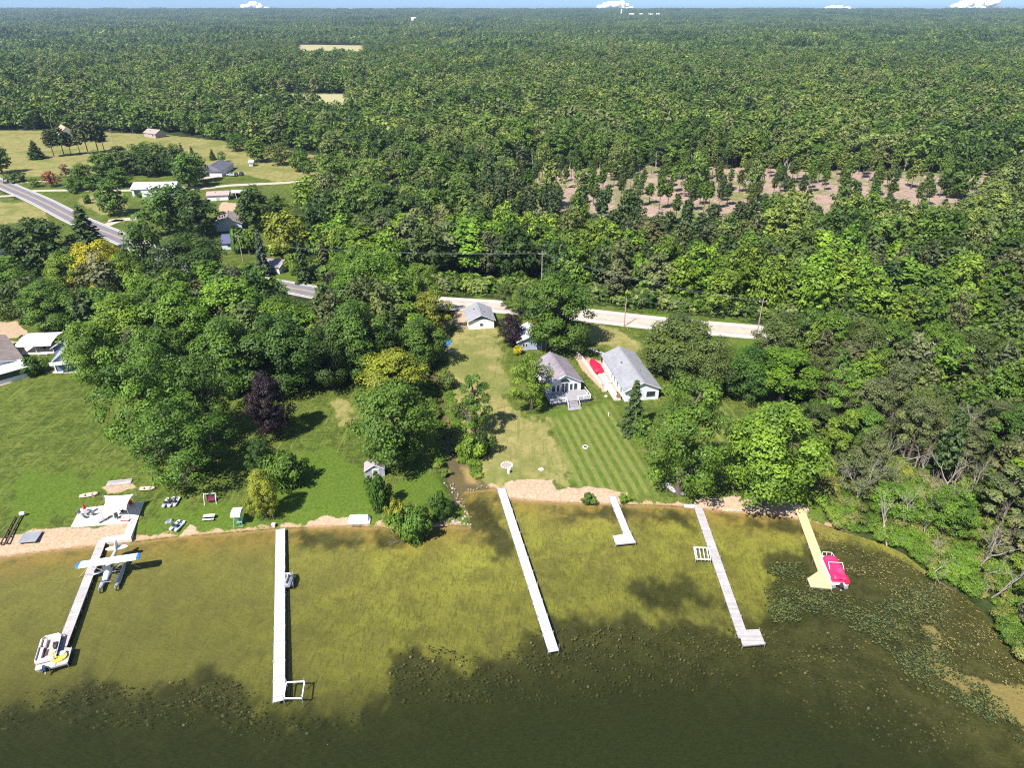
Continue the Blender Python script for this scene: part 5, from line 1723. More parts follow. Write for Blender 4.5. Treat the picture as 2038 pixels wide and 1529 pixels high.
for i, (x0, x1, y, lab) in enumerate([(1251, 1262, 33, 'leftmost of the white farm buildings on the skyline'), (1272, 1281, 33, 'slender white farm building second on the skyline'),
                                      (1289, 1301, 34, 'longest white farm building on the skyline'), (1305, 1312, 33, 'rightmost small white farm building on the skyline'),
                                      (819, 828, 43, 'lone white roofed building in the hazy forest'), (1232, 1236, 29, 'tall white silo beside the skyline farm')]):
    a = at_far(x0, y + 3); b = at_far(x1, y + 3); b = Vector((b.x, a.y, b.z))
    zz = gz(a.x, a.y) + 6
    rz_, L_ = local_frame(b, a)
    tall = 60 if i == 5 else 26
    o = thing('farm_building' if i != 5 else 'silo', lab, 'farm building' if i != 5 else 'silo', (b.x, b.y, zz), rz_, None)
    if i == 5:
        m_ = MB(); m_.tube((0, 0, 0), (0, 0, 34), 6, n=14); m_.ball((0, 0, 34), 6, 6); m_.build('silo_tower', WHITE, o)
    else:
        m_ = MB(); m_.box((0, L_ / 2, 9), (18, L_, 18)); m_.build('wall', WHITE, o)
        m_ = MB(); m_.add([(-10, 0, 17), (10, 0, 17), (0, 0, 24), (-10, L_, 17), (10, L_, 17), (0, L_, 24)], [(0, 1, 2), (4, 3, 5), (0, 2, 5, 3), (1, 4, 5, 2)]); m_.build('roof', MET_W, o)

# brown roofed house at the left edge with a white awning and a patio
bh, brz, bL = gable('house', 'brown roofed house with a white sunroom cut by the left picture edge', (-22, 716), (-58, 662), 5.6, 12.5, 3.0, SIDING, SH_BROWN, cat='house', win=[('r', 4, 1, 1.2, 1.2), ('r', 9, 1, 1.2, 1.2)])
m_ = MB(); m_.add([(-5.8, 0.5, 3.55), (6.3, 0.5, 3.55), (6.4, -3.3, 2.75), (-5.9, -3.3, 2.75), (-5.8, 0.5, 3.43), (6.3, 0.5, 3.43), (6.4, -3.3, 2.63), (-5.9, -3.3, 2.63)],
                   [(3, 2, 1, 0), (4, 5, 6, 7), (0, 1, 5, 4), (1, 2, 6, 5), (2, 3, 7, 6), (3, 0, 4, 7)]); m_.build('awning', WHITE, bh)
m_ = MB(); m_.box((0.2, -2.9, 0.5), (11.8, 0.12, 1.3)); m_.box((0.2, -2.9, 2.6), (11.8, 0.14, 0.2)); m_.box((6.1, -1.2, 1.3), (0.12, 3.4, 2.7)); m_.build('sunroom_wall', WHITE, bh)
for i in range(8):
    MB().box((5.4 - i * 1.45, -2.95, 1.8), (1.25, 0.06, 1.4)).build('sunroom_window', GLASS, bh)


def slab(name, pts, z0, z1, mat, label, cat, kind=None, z=1.0):
    P_ = GA(pts, z)
    m_ = MB(); m_.prism([tuple(p) for p in P_], z0, z1)
    o = m_.build(name, mat)
    if kind: o['kind'] = kind
    else: tag(o, label, cat)
    return o


PINKPAVE = paint('pink_paving', (0.58, 0.44, 0.38), 0.9, var=0.15, scale=0.8)
slab('patio', [(-80, 744), (30, 737), (37, 750), (22, 762), (0, 769), (-60, 776), (-110, 780)], 0.9, 1.08, PINKPAVE, '', '', 'structure')

# blue house with white carport
blh, _, bll = gable('house', 'blue house with white trim partly hidden by the grove', (134, 692), (158, 660), 6.3, 8.4, 3.2, BLUE_S, SH_GREY, cat='house',
                    win=[('f', -1.7, 3.0, 0.8, 1.5), ('f', -0.6, 3.0, 0.8, 1.5), ('f', 1.6, 3.0, 1.2, 1.5), ('f', 0.4, 0.9, 1.0, 1.0), ('l', 3, 1, 0.9, 1.2)])
for x in (-4.2, -1.9, 4.2): MB().box((x, 0.36, 1.6), (0.22, 0.14, 3.3)).build('corner_board', TRIM, blh)
m_ = MB(); m_.box((0, -0.6, 2.75), (8.6, 2.2, 0.14)); m_.box((0, -1.66, 3.2), (8.6, 0.08, 0.75)); m_.build('balcony', WHITE, blh)
gable('house_wing', 'grey roofed wing joining the blue house to the white carport', (121, 681), (141, 665), 4.8, 5.5, 3.3, BLUE_S, SH_GREY, cat='house')
slab('house_patio', [(105, 743), (109, 733), (160, 730), (165, 742)], 0.9, 1.09, CONCRETE, '', '', 'structure')
cp = G(87, 692, 1.0)
co = thing('carport', 'white metal carport with open sides beside the blue house', 'carport', (cp.x, cp.y, 1.0), math.radians(6))
m_ = MB()
prof = [(-4.2, 2.35), (-3.4, 2.75), (0, 3.25), (3.4, 2.75), (4.2, 2.35)]
m_.loft([[(-4.3, y, z) for y, z in prof] + [(-4.3, y, z - 0.08) for y, z in prof[::-1]], [(4.3, y, z) for y, z in prof] + [(4.3, y, z - 0.08) for y, z in prof[::-1]]])
m_.build('carport_roof', MET_W, co)
for x in (-4.1, 0, 4.1):
    for y in (-3.4, 3.4): MB().box((x, y, 1.35), (0.1, 0.1, 2.75)).build('post', WHITE, co)
MB().box((0, 0, 0.06), (8.6, 8.0, 0.12)).build('slab', CONCRETE, co)
b0 = thing('garden_bench', 'low white bench on the grass in front of the carport', 'bench', tuple(at(86, 708)), math.radians(4))
MB().box((0, 0, 0.45), (2.4, 0.5, 0.08)).build('seat', WHITE, b0)
for s in (-1, 1): MB().box((s * 0.9, 0, 0.2), (0.1, 0.4, 0.42)).build('leg', WHITE, b0)
b1 = thing('pontoon_trailer', 'grey boat trailer stored under the white carport', 'trailer', (cp.x + 0.8, cp.y, 1.12), math.radians(6))
m_ = MB(); m_.beam((-2.8, -0.6, 0.5), (2.8, -0.6, 0.5), 0.12, 0.12); m_.beam((-2.8, 0.6, 0.5), (2.8, 0.6, 0.5), 0.12, 0.12)
for x in (-2.6, -1, 1, 2.6): m_.beam((x, -0.8, 0.5), (x, 0.8, 0.5), 0.1, 0.1)
m_.build('frame', paint('galvanised', (0.35, 0.36, 0.38), 0.5, 0.5), b1)
for s in (-0.95, 0.95): MB().tube((0, s - 0.1, 0.33), (0, s + 0.1, 0.33), 0.33, n=14).build('wheel', paint('tyre', (0.02, 0.02, 0.02), 0.9), b1)

# garden shed by the stream maple
gable('garden_shed', 'small pale shed with steep roof on the grass left of the big stream maple', (744, 925), (744, 917), 3.0, 3.6, 1.9, paint('lilac_wall', (0.36, 0.34, 0.38), 0.7),
      paint('shed_roof', (0.36, 0.31, 0.33), 0.6), cat='shed', over=0.15, extra_len=1.4, door=[('f', 0.2, 0.0, 1.1, 1.8)])


# ------------------------------------------------------------------ docks
M_POST = paint('dock_post', (0.48, 0.48, 0.50), 0.5, 0.4)
M_WHDK = striped('white_dock_panels', (0.50, 0.50, 0.55), (0.25, 0.25, 0.28), 3.05, axis=1, duty=0.03, var=0.05, tone=0.06)
M_GRDK = striped('weathered_dock_boards', (0.47, 0.435, 0.43), (0.16, 0.14, 0.14), 0.15, axis=1, duty=0.10, var=0.12, tone=0.42)
M_TANDK = striped('new_wood_boards', (0.72, 0.50, 0.26), (0.40, 0.25, 0.12), 0.14, axis=1, duty=0.07, var=0.08, tone=0.14)
M_FRAME = paint('dock_frame', (0.20, 0.18, 0.17), 0.8)
M_ALU = paint('aluminium', (0.55, 0.57, 0.60), 0.4, 0.55)


def dock(a_px, b_px, width, mat, label, plat=None, z=0.55, post_step=3.05, post_up=0.35, side_post=True, group='docks'):
    a = G(*a_px, z); b = G(*b_px, z)
    rz, L = local_frame(a, b)
    o = thing('dock', label, 'dock', (a.x, a.y, 0), rz, None)
    m = MB(); m.box((0, L / 2, z - 0.05), (width, L, 0.10)); m.build('decking', mat, o)
    f = MB()
    for s in (-1, 1): f.box((s * (width / 2 - 0.06), L / 2, z - 0.19), (0.07, L - 0.05, 0.17))
    for y in np.arange(0.4, L, 1.5): f.box((0, float(y), z - 0.20), (width - 0.22, 0.06, 0.13))
    f.build('frame', M_FRAME, o)
    for y in np.arange(0.6, L + 0.3, post_step):
        yy_ = min(float(y), L - 0.1)
        for s in (-1, 1):
            up = z + post_up * (1 if rng.random() < 0.8 else 1.8) * rng.uniform(0.5, 1.1)
            MB().tube((s * (width / 2 + 0.05), yy_, -0.75), (s * (width / 2 + 0.05), yy_, up), 0.035, n=7).build('post', M_POST, o)
    if plat:
        Ri = Matrix.Rotation(-rz, 3, 'Z')
        q = [Ri @ (G(*p, z) - Vector((a.x, a.y, z))) for p in plat]
        m = MB(); m.prism([(p.x, p.y) for p in q], z - 0.10, z + 0.004); m.build('platform', mat, o)
        m = MB(); m.prism([((p.x) * 0.97 + 0.03 * sum(t.x for t in q) / len(q), p.y * 0.997 + 0.003 * sum(t.y for t in q) / len(q)) for p in q], z - 0.28, z - 0.11); m.build('frame', M_FRAME, o)
        for p in q: MB().tube((p.x, p.y, -0.75), (p.x, p.y, z + post_up * 0.8), 0.04, n=7).build('post', M_POST, o)
    return o, rz, L


d1, d1rz, d1L = dock((204, 1074), (122, 1289), 1.35, M_GRDK, 'weathered grey plank dock with the seaplane and pontoon boat tied along it',
                     plat=[(112, 1293), (121, 1288), (143, 1290), (134, 1321), (97, 1331)], post_up=0.25)
dock((558, 1053), (555, 1396), 1.5, M_WHDK, 'longest straight white dock with a jet ski lift on its side')
dock((997, 972), (1102, 1297), 1.45, M_WHDK, 'white straight dock starting at the beach right of the stream mouth', post_up=0.6)
dock((1218, 988), (1249, 1064), 1.25, M_WHDK, 'short white L shaped dock off the middle beach', plat=[(1220, 1067), (1242, 1063), (1256, 1062), (1265, 1080), (1225, 1084)], post_up=0.5)
dock((1389, 1008), (1480, 1270), 1.45, M_GRDK, 'weathered plank dock with a square end platform', plat=[(1470, 1255), (1511, 1253), (1523, 1282), (1478, 1286)], post_up=0.3)
dock((1592, 1013), (1643, 1150), 1.55, M_TANDK, 'new tan wooden dock with an angled end beside the red covered pontoon', plat=[(1629, 1137), (1647, 1128), (1656, 1172), (1613, 1168), (1607, 1152)], post_up=0.15)
brd = thing('plank_landing', 'pale board landing lying at the shore end of the plank dock with the square platform', 'landing', tuple(at(1374, 1009)), math.radians(-4))
for i in range(4): MB().box((0, -0.36 + 0.24 * i, 0.12), (2.3, 0.22, 0.06)).build('board', paint('pale_board', (0.6, 0.58, 0.55), 0.7), brd)

# patio, walks and edging at the left beach
slab('beach_patio', [(141, 1050), (161, 1013), (205, 1008), (288, 1001), (261, 1041)], 0.75, 1.02, CONCRETE, '', '', 'structure', 0.9)
slab('beach_walk', [(248, 1067), (270, 1002.5), (288, 1001), (261, 1072)], 0.35, 1.03, CONCRETE, '', '', 'structure', 0.8)
slab('beach_edge', [(199, 1082), (204, 1072), (248, 1066), (262, 1066), (262, 1075)], 0.1, 0.66, CONCRETE, '', '', 'structure', 0.5)

# sail shade on four posts
cs = [G(207, 987, 3.9), G(267, 983, 4.0), G(252, 1016, 3.7), G(203, 1013, 3.6)]
c0 = sum(cs, Vector()) / 4
ss_ = thing('sail_shade', 'cream square sail shade stretched above the beach patio', 'sun shade', (c0.x, c0.y, 1.0))
n_ = 14
V = []
for i in range(n_ + 1):
    for j in range(n_ + 1):
        u_, v_ = i / n_, j / n_
        p = (cs[0] * (1 - u_) + cs[1] * u_) * (1 - v_) + (cs[3] * (1 - u_) + cs[2] * u_) * v_
        pull = 0.42 * (4 * u_ * (1 - u_)) * (2 * v_ - 1) ** 3 * 1.0
        pullx = 0.42 * (4 * v_ * (1 - v_)) * (2 * u_ - 1) ** 3
        cx_ = (cs[1] - cs[0]) * 0.18; cy_ = (cs[3] - cs[0]) * 0.18
        p = p - cy_ * pull - cx_ * pullx
        p.z -= 0.25 * (4 * u_ * (1 - u_)) * (4 * v_ * (1 - v_))
        V.append(p - Vector((c0.x, c0.y, 1.0)))
F_ = [(i * (n_ + 1) + j, (i + 1) * (n_ + 1) + j, (i + 1) * (n_ + 1) + j + 1, i * (n_ + 1) + j + 1) for i in range(n_) for j in range(n_)]
m_ = MB(); m_.add(V, F_)
so = m_.build('canopy', paint('cream_fabric', (0.72, 0.66, 0.60), 0.8, var=0.04), ss_, smooth=True)
so.modifiers.new('thickness', 'SOLIDIFY').thickness = 0.02
for c in cs:
    d_ = (c - c0); d_.z = 0; d_.normalize()
    q = c + d_ * 0.3 - Vector((c0.x, c0.y, 1.0))
    MB().tube((q.x, q.y, -0.3), (q.x, q.y, q.z + 0.1), 0.05, n=8).build('post', M_POST, ss_)
    e_ = c - Vector((c0.x, c0.y, 1.0))


def chair(px, py, rz, mat, label, w=0.6, z=1.02):
    p = G(px, py, z)
    o = thing('patio_chair', label, 'chair', (p.x, p.y, z), rz)
    MB().box((0, 0, 0.42), (w, 0.55, 0.07)).build('seat', mat, o)
    MB().box((0, 0.3, 0.75), (w, 0.07, 0.65), rx=-0.2).build('backrest', mat, o)
    for x in (-1, 1):
        for y in (-1, 1): MB().box((x * (w / 2 - 0.05), y * 0.23, 0.2), (0.05, 0.05, 0.42)).build('leg', M_ALU, o)
    return o


GREYF = paint('grey_chair', (0.36, 0.35, 0.38), 0.6); DARKF = paint('dark_chair', (0.05, 0.055, 0.06), 0.7)
tp = G(173, 1025, 1.02)
t_ = thing('patio_table', 'round grey table on the beach patio under a closed red umbrella', 'table', tuple(tp))
MB().disc((0, 0, 0.70), 0.62, 0.62, 0.05, 20).build('tabletop', GREYF, t_)
for a_ in range(4): MB().tube((0.4 * math.cos(a_ * 1.57), 0.4 * math.sin(a_ * 1.57), 0), (0.3 * math.cos(a_ * 1.57), 0.3 * math.sin(a_ * 1.57), 0.7), 0.025).build('leg', M_ALU, t_)
u_ = thing('patio_umbrella', 'closed red umbrella standing in the round patio table', 'umbrella', (tp.x, tp.y, 1.02))
MB().tube((0, 0, 0), (0, 0, 2.7), 0.025).build('pole', M_ALU, u_)
MB().tube((0, 0, 1.35), (0, 0, 2.65), 0.24, 0.05, 10).build('canopy', paint('red_fabric', (0.55, 0.02, 0.06), 0.7), u_)
for i, (x, y, r_, w_) in enumerate(((162, 1026, 1.3, 'left of'), (170, 1032, 2.6, 'in front of'), (180, 1020, -1.0, 'behind'), (184, 1026, -1.9, 'right of'))):
    chair(x, y, r_, GREYF, 'grey metal chair %s the red umbrella table' % w_)
chair(233, 1033, 0.5, DARKF, 'dark sling chair on the patio edge beside the sand')
chair(245, 1021, 2.4, DARKF, 'dark chair in the shadow of the sail shade')
chair(262, 1007, 0.7, paint('red_plastic', (0.5, 0.04, 0.05), 0.5), 'small red chair at the corner of the sail shade shadow')
lp = G(207, 1036, 1.02)
l_ = thing('sun_lounger', 'long grey sun lounger lying across the patio edge', 'lounger', tuple(lp), math.radians(-32))
MB().box((0, -0.3, 0.32), (0.65, 1.5, 0.10)).build('cushion', GREYF, l_); MB().box((0, 0.72, 0.45), (0.65, 0.7, 0.10), rx=0.5).build('backrest', GREYF, l_)
for x in (-0.28, 0.28):
    for y in (-0.9, 0.5): MB().box((x, y, 0.14), (0.05, 0.05, 0.3)).build('leg', M_ALU, l_)
lp = G(249, 1037, 1.02)
l_ = thing('deck_lounger', 'red and white folding lounger on the patio', 'lounger', tuple(lp), math.radians(85))
MB().box((0, 0, 0.28), (0.6, 1.5, 0.06)).build('cushion', paint('white_fabric', (0.7, 0.68, 0.7), 0.7), l_)
for s in (-1, 1): MB().beam((s * 0.32, -0.85, 0.3), (s * 0.32, 0.85, 0.3), 0.06, 0.08).build('side_rail', paint('red_metal', (0.5, 0.02, 0.06), 0.5), l_)
for x in (-0.28, 0.28):
    for y in (-0.6, 0.6): MB().box((x, y, 0.12), (0.04, 0.04, 0.26)).build('leg', M_ALU, l_)

# things on the grass at the left
def rowboat(px, py, L, Wd, rz, mat, inner, name, label, cat, flip=False, z=None):
    p = at(px, py)
    o = thing(name, label, cat, (p.x, p.y, p.z + (0.02 if z is None else z)), rz)
    rings = []; ir = []
    for i in range(9):
        t = i / 8
        w = Wd / 2 * (math.sin(math.pi * (0.10 + 0.82 * t)) ** 0.6)
        y = -L / 2 + L * t
        sh_ = 0.08 * abs(2 * t - 1) ** 2
        rings.append([(-w, y, 0.36 + sh_), (-w * 0.8, y, 0.1), (0, y, 0.02), (w * 0.8, y, 0.1), (w, y, 0.36 + sh_), (w * 0.86, y, 0.35 + sh_), (0, y, 0.12 if not flip else 0.30), (-w * 0.86, y, 0.35 + sh_)])
    m = MB(); m.loft(rings)
    m.build('hull', mat, o, smooth=True)
    for t in (-0.2, 0.2): MB().box((0, L * t, 0.30), (Wd * 0.8, 0.2, 0.04)).build('thwart', inner, o)
    return o


TANB = paint('tan_hull', (0.55, 0.42, 0.33), 0.6)
rowboat(177, 988, 2.9, 1.2, math.radians(-72), TANB, M_FRAME, 'rowboat', 'small tan rowboat lying in the grass left of the sail shade', 'rowboat')
rowboat(293, 975, 2.6, 1.1, math.radians(-85), TANB, M_FRAME, 'rowboat', 'small tan rowboat at the edge of the tree shade right of the sail shade', 'rowboat')
p = at(238, 962)
o = thing('dock_section_stack', 'stack of long grey dock sections on bare soil above the sail shade', 'stack', tuple(p), math.radians(11))
for i in range(3): MB().box((0, -0.5 + 0.5 * i, 0.14 + 0.02 * i), (4.2, 0.4, 0.14)).build('plank_section', M_GRDK, o)
p = at(62, 1073)
o = thing('swim_raft', 'dark grey square swim raft with pale rim on the left beach', 'raft', tuple(p), math.radians(8))
MB().box((0, 0, 0.42), (2.5, 2.3, 0.10)).build('raft_deck', paint('raft_top', (0.25, 0.27, 0.29), 0.6), o)
m_ = MB()
for s in (-1, 1): m_.box((s * 1.3, 0, 0.42), (0.1, 2.5, 0.16)); m_.box((0, s * 1.2, 0.42), (2.5, 0.1, 0.16))
m_.build('rim', M_ALU, o)
for x in (-1, 1):
    for y in (-0.9, 0.9): MB().tube((x, y - 0.25, 0.18), (x, y + 0.25, 0.18), 0.17, n=10).build('float', paint('float_black', (0.05, 0.05, 0.06), 0.6), o)
a, b = at(9, 1088), at(38, 1030)
rz_, L_ = local_frame(a, b)
o = thing('timber_rack', 'long dark timber boat rack with a white box at its upper end', 'rack', (a.x, a.y, a.z), rz_)
M_DKW = paint('dark_timber', (0.10, 0.07, 0.055), 0.8)
for s in (-0.45, 0.45): MB().beam((s, 0, 0.55), (s, L_, 0.8), 0.16, 0.2).build('rail', M_DKW, o)
for y in np.linspace(0.3, L_ - 0.3, 5):
    MB().box((0, float(y), 0.5), (1.1, 0.14, 0.14)).build('cross_beam', M_DKW, o)
    for s in (-0.45, 0.45): MB().box((s, float(y), 0.15), (0.12, 0.12, 0.75)).build('leg', M_DKW, o)
MB().box((0.6, L_ + 0.1, 1.1), (0.8, 0.4, 0.4)).build('winch_box', WHITE, o)


def pedal_boat(px, py, rz, label, col, group=None):
    p = at(px, py)
    o = thing('pedal_boat', label, 'pedal boat', (p.x, p.y, p.z + 0.02), rz)
    m = MB()
    for s in (-1, 1):
        m.loft([[(s * 0.5 + x * k_, y, 0.05 + z * 0.34) for x, z in ((-0.26, 0.2), (0.26, 0.2), (0.28, 1), (-0.28, 1))] for y, k_ in ((-1.25, 0.8), (-0.9, 1), (0.9, 1), (1.3, 0.45))])
    m.build('hull', col, o)
    MB().box((0, -0.35, 0.45), (1.2, 0.9, 0.12)).build('cockpit_floor', paint('grey_blue_tub', (0.2, 0.25, 0.3), 0.5), o)
    for s in (-0.3, 0.3):
        m = MB(); m.box((s, -0.3, 0.62), (0.45, 0.45, 0.12)); m.box((s, -0.62, 0.82), (0.45, 0.12, 0.5)); m.build('seat', DARKF, o)
        MB().tube((s - 0.1, 0.55, 0.55), (s + 0.1, 0.55, 0.55), 0.12, n=10).build('pedal', DARKF, o)
    return o


pedal_boat(336, 1003, math.radians(4), 'grey pedal boat parked in the shade, left one of the pair', paint('pale_grey_hull', (0.5, 0.48, 0.52), 0.5))
pedal_boat(347, 1001, math.radians(2), 'grey pedal boat parked in the shade, right one of the pair', paint('pale_grey_hull', (0.5, 0.48, 0.52), 0.5))
pedal_boat(354, 1049, math.radians(-14), 'white and pale blue pedal boat pulled up on the grass near the shore', paint('ice_hull', (0.55, 0.68, 0.76), 0.4))
p = at(337, 1039)
o = thing('tarp_pile', 'crumpled grey tarpaulin beside the pale blue pedal boat', 'tarpaulin', tuple(p), 0.3)
m_ = MB(); m_.loft([[(x * k_, y, z * h_) for x, z in ((-0.7, 0), (-0.4, 0.6), (0.1, 0.35), (0.45, 0.8), (0.7, 0))] for y, k_, h_ in ((-0.5, 0.7, 0.3), (-0.1, 1.1, 0.6), (0.3, 0.9, 0.45), (0.6, 0.5, 0.25))])
m_.build('tarpaulin', paint('grey_tarp', (0.25, 0.26, 0.29), 0.6), o)
p = at(421, 1000)
o = thing('porch_swing', 'dark red bench swing in a white frame at the edge of the tree shade', 'swing', tuple(p), math.radians(8))
MB().box((0, 0, 0.55), (1.5, 0.6, 0.09)).build('seat', paint('maroon_fabric', (0.15, 0.03, 0.05), 0.7), o)
MB().box((0, 0.33, 0.95), (1.5, 0.09, 0.7), rx=-0.15).build('backrest', paint('maroon_fabric', (0.15, 0.03, 0.05), 0.7), o)
m_ = MB(); m_.beam((-1, 0, 1.9), (1, 0, 1.9), 0.09, 0.09)
for s in (-1, 1): m_.beam((s, 0, 1.9), (s, -0.8, 0), 0.07, 0.07); m_.beam((s, 0, 1.9), (s, 0.8, 0), 0.07, 0.07); m_.beam((s * 0.75, 0, 1.9), (s * 0.75, 0.1, 0.55), 0.02, 0.02)
m_.build('frame', TRIM, o)
p = at(417, 1033)
o = thing('garden_bench', 'white plank bench on the grass between the swing and the shore', 'bench', tuple(p), math.radians(6))
MB().box((0, 0.12, 0.62), (1.9, 0.7, 0.07)).build('tabletop', WHITE, o); MB().box((0, -0.62, 0.40), (1.9, 0.28, 0.06)).build('seat', WHITE, o)
for s in (-0.75, 0.75): m_ = MB(); m_.box((s, 0.1, 0.3), (0.1, 0.6, 0.6)); m_.box((s, -0.5, 0.2), (0.08, 0.5, 0.1)); m_.box((s, -0.65, 0.18), (0.08, 0.1, 0.38)); m_.build('leg', M_DKW, o)
p = at(476, 1045)
o = thing('canopy_swing', 'tall teal framed swing stand with a boxy white canopy near the yellow green bush', 'swing', tuple(p), math.radians(5))
TEAL = paint('teal_metal', (0.16, 0.36, 0.33), 0.5)
m_ = MB()
for s in (-1, 1): m_.beam((s * 0.75, -0.7, 0), (s * 0.5, 0.2, 2.4), 0.07, 0.07); m_.beam((s * 0.75, 1.0, 0), (s * 0.5, 0.2, 2.4), 0.07, 0.07)
m_.beam((-0.75, -0.7, 0.05), (0.75, -0.7, 0.05), 0.07, 0.07); m_.beam((-0.6, -0.2, 1.3), (0.6, -0.2, 1.3), 0.05, 0.05)
m_.build('frame', TEAL, o)
m_ = MB(); m_.box((0.2, -0.1, 0.7), (0.9, 0.5, 0.07)); m_.box((0.2, 0.2, 1.0), (0.9, 0.06, 0.5)); m_.build('seat', TEAL, o)
m_ = MB(); m_.loft([[(-0.8, y, z) for y, z in ((-0.9, 2.35), (-0.8, 2.75), (0.3, 3.0), (1.3, 2.75), (1.4, 2.35))], [(0.8, y, z) for y, z in ((-0.9, 2.35), (-0.8, 2.75), (0.3, 3.0), (1.3, 2.75), (1.4, 2.35))]])
m_.build('canopy', paint('white_canvas', (0.70, 0.67, 0.70), 0.7), o)
p = at(546, 1036)
o = thing('birdhouse', 'small white birdhouse on a tall pole in front of the yellow green bush', 'birdhouse', tuple(p))
MB().tube((0, 0, -0.2), (-0.5, 0, 4.3), 0.04, n=8).build('pole', M_POST, o)
MB().box((-0.5, 0, 4.6), (0.6, 0.5, 0.6)).build('box', WHITE, o)
m_ = MB(); m_.add([(-0.9, -0.35, 4.88), (-0.1, -0.35, 4.88), (-0.5, -0.35, 5.15), (-0.9, 0.35, 4.88), (-0.1, 0.35, 4.88), (-0.5, 0.35, 5.15)], [(0, 1, 2), (4, 3, 5), (0, 2, 5, 3), (1, 4, 5, 2), (0, 3, 4, 1)]); m_.build('roof', WHITE, o)
p = at(545, 1050)
o = thing('tackle_box', 'pale storage box at the shore end of the longest white dock', 'box', (p.x, p.y, p.z))
MB().box((0, 0.1, 0.35), (0.55, 0.5, 0.6)).build('box_body', paint('pale_pink_box', (0.6, 0.5, 0.5), 0.6), o); MB().box((0, 0.1, 0.68), (0.6, 0.55, 0.07)).build('lid', WHITE, o)
p = at(716, 1036)
o = thing('covered_boat', 'boat under a taut white tarpaulin on the sandy shore', 'boat', tuple(p), math.radians(3))
m_ = MB(); m_.loft([[(x, y * k_, z * h_) for y, z in ((-1.1, 0.0), (-1.05, 0.45), (0.0, 1.25), (1.05, 0.45), (1.1, 0.0))] for x, k_, h_ in ((-1.75, 0.75, 0.75), (-1.5, 0.98, 1), (0, 1.05, 1.0), (1.5, 0.95, 0.98), (1.9, 0.9, 0.3))])
m_.build('tarpaulin', paint('white_tarp', (0.66, 0.66, 0.70), 0.6), o)
m_ = MB(); m_.box((0.2, -0.72, 0.78), (1.6, 0.06, 0.06)); m_.build('strap', DARKF, o)
p = at(752, 1018)
o = thing('low_bench', 'low dark red bench under the upright dark bush', 'bench', tuple(p), math.radians(-10))
MB().box((0, 0, 0.4), (1.9, 0.4, 0.07)).build('seat', paint('maroon_wood', (0.2, 0.06, 0.06), 0.7), o)
for s in (-0.8, 0.8): MB().box((s, 0, 0.2), (0.1, 0.35, 0.4)).build('leg', M_DKW, o)

# things on the middle lawns
p = at(1009, 927)
o = thing('fire_pit', 'round fire pit ringed with pale stones on the dry lawn', 'fire pit', tuple(p))
for i in range(14):
    a_ = i * 0.449; MB().ball((1.05 * math.cos(a_), 1.05 * math.sin(a_), 0.1), 0.24, 4, sz=0.7).build('stone', paint('pit_stone', (0.52, 0.46, 0.42), 0.9), o)
MB().disc((0, 0, 0.0), 0.9, 0.9, 0.06, 18).build('ash_bed', paint('ash', (0.35, 0.30, 0.27), 0.95), o)
p = at(1012.5, 942)
o = thing('waste_bin', 'white cylindrical bin below the stone fire pit', 'bin', tuple(p)); MB().tube((0, 0, 0), (0, 0, 0.8), 0.28, 0.3, 14).build('bin_body', WHITE, o); MB().disc((0, 0, 0.8), 0.32, 0.32, 0.08, 14).build('lid', TRIM, o)
p = at(1077, 935)
o = thing('well_cap', 'pale domed well cap alone on the dry lawn', 'well cap', tuple(p)); MB().disc((0, 0, 0), 0.55, 0.45, 0.12, 16).build('well_base', CONCRETE, o); MB().ball((0.1, 0, 0.18), 0.33, 6, sz=0.7).build('cap', WHITE, o)
for px_, py_, lab in ((1165, 891, 'white ring planter in the middle of the striped lawn'), (1466, 858, 'white ring planter right of the wide willowy tree')):
    p = at(px_, py_)
    o = thing('ring_planter', lab, 'planter', tuple(p))
    m_ = MB(); n_ = 18
    for k_ in range(n_):
        a0_, a1_ = 6.2832 * k_ / n_, 6.2832 * (k_ + 1) / n_
        m_.beam((0.5 * math.cos(a0_), 0.5 * math.sin(a0_), 0.12), (0.5 * math.cos(a1_), 0.5 * math.sin(a1_), 0.12), 0.14, 0.24)
    m_.build('rim', WHITE, o); MB().disc((0, 0, 0), 0.46, 0.46, 0.14, 14).build('soil', paint('soil', (0.08, 0.06, 0.04), 0.9), o)
p = at(1211, 829)
o = thing('marker_post', 'thin white post on the lawn left of the dark spruce', 'post', tuple(p)); MB().box((0, 0, 0.4), (0.12, 0.12, 1.0)).build('stake', WHITE, o); MB().box((0, 0, 0.92), (0.18, 0.18, 0.08)).build('cap', TRIM, o)
p = at(1206, 790)
o = thing('garden_stone', 'pale boulder on the lawn below the upturned white canoe', 'boulder', tuple(p)); MB().ball((0, 0, 0.15), 0.42, 6, sz=0.6).build('boulder', paint('pale_stone', (0.5, 0.42, 0.38), 0.9), o)
rowboat(1207, 773, 3.6, 1.0, math.radians(-12), paint('white_hull', (0.62, 0.66, 0.74), 0.5), WHITE, 'canoe', 'pale blue white canoe resting against the low wall', 'canoe')
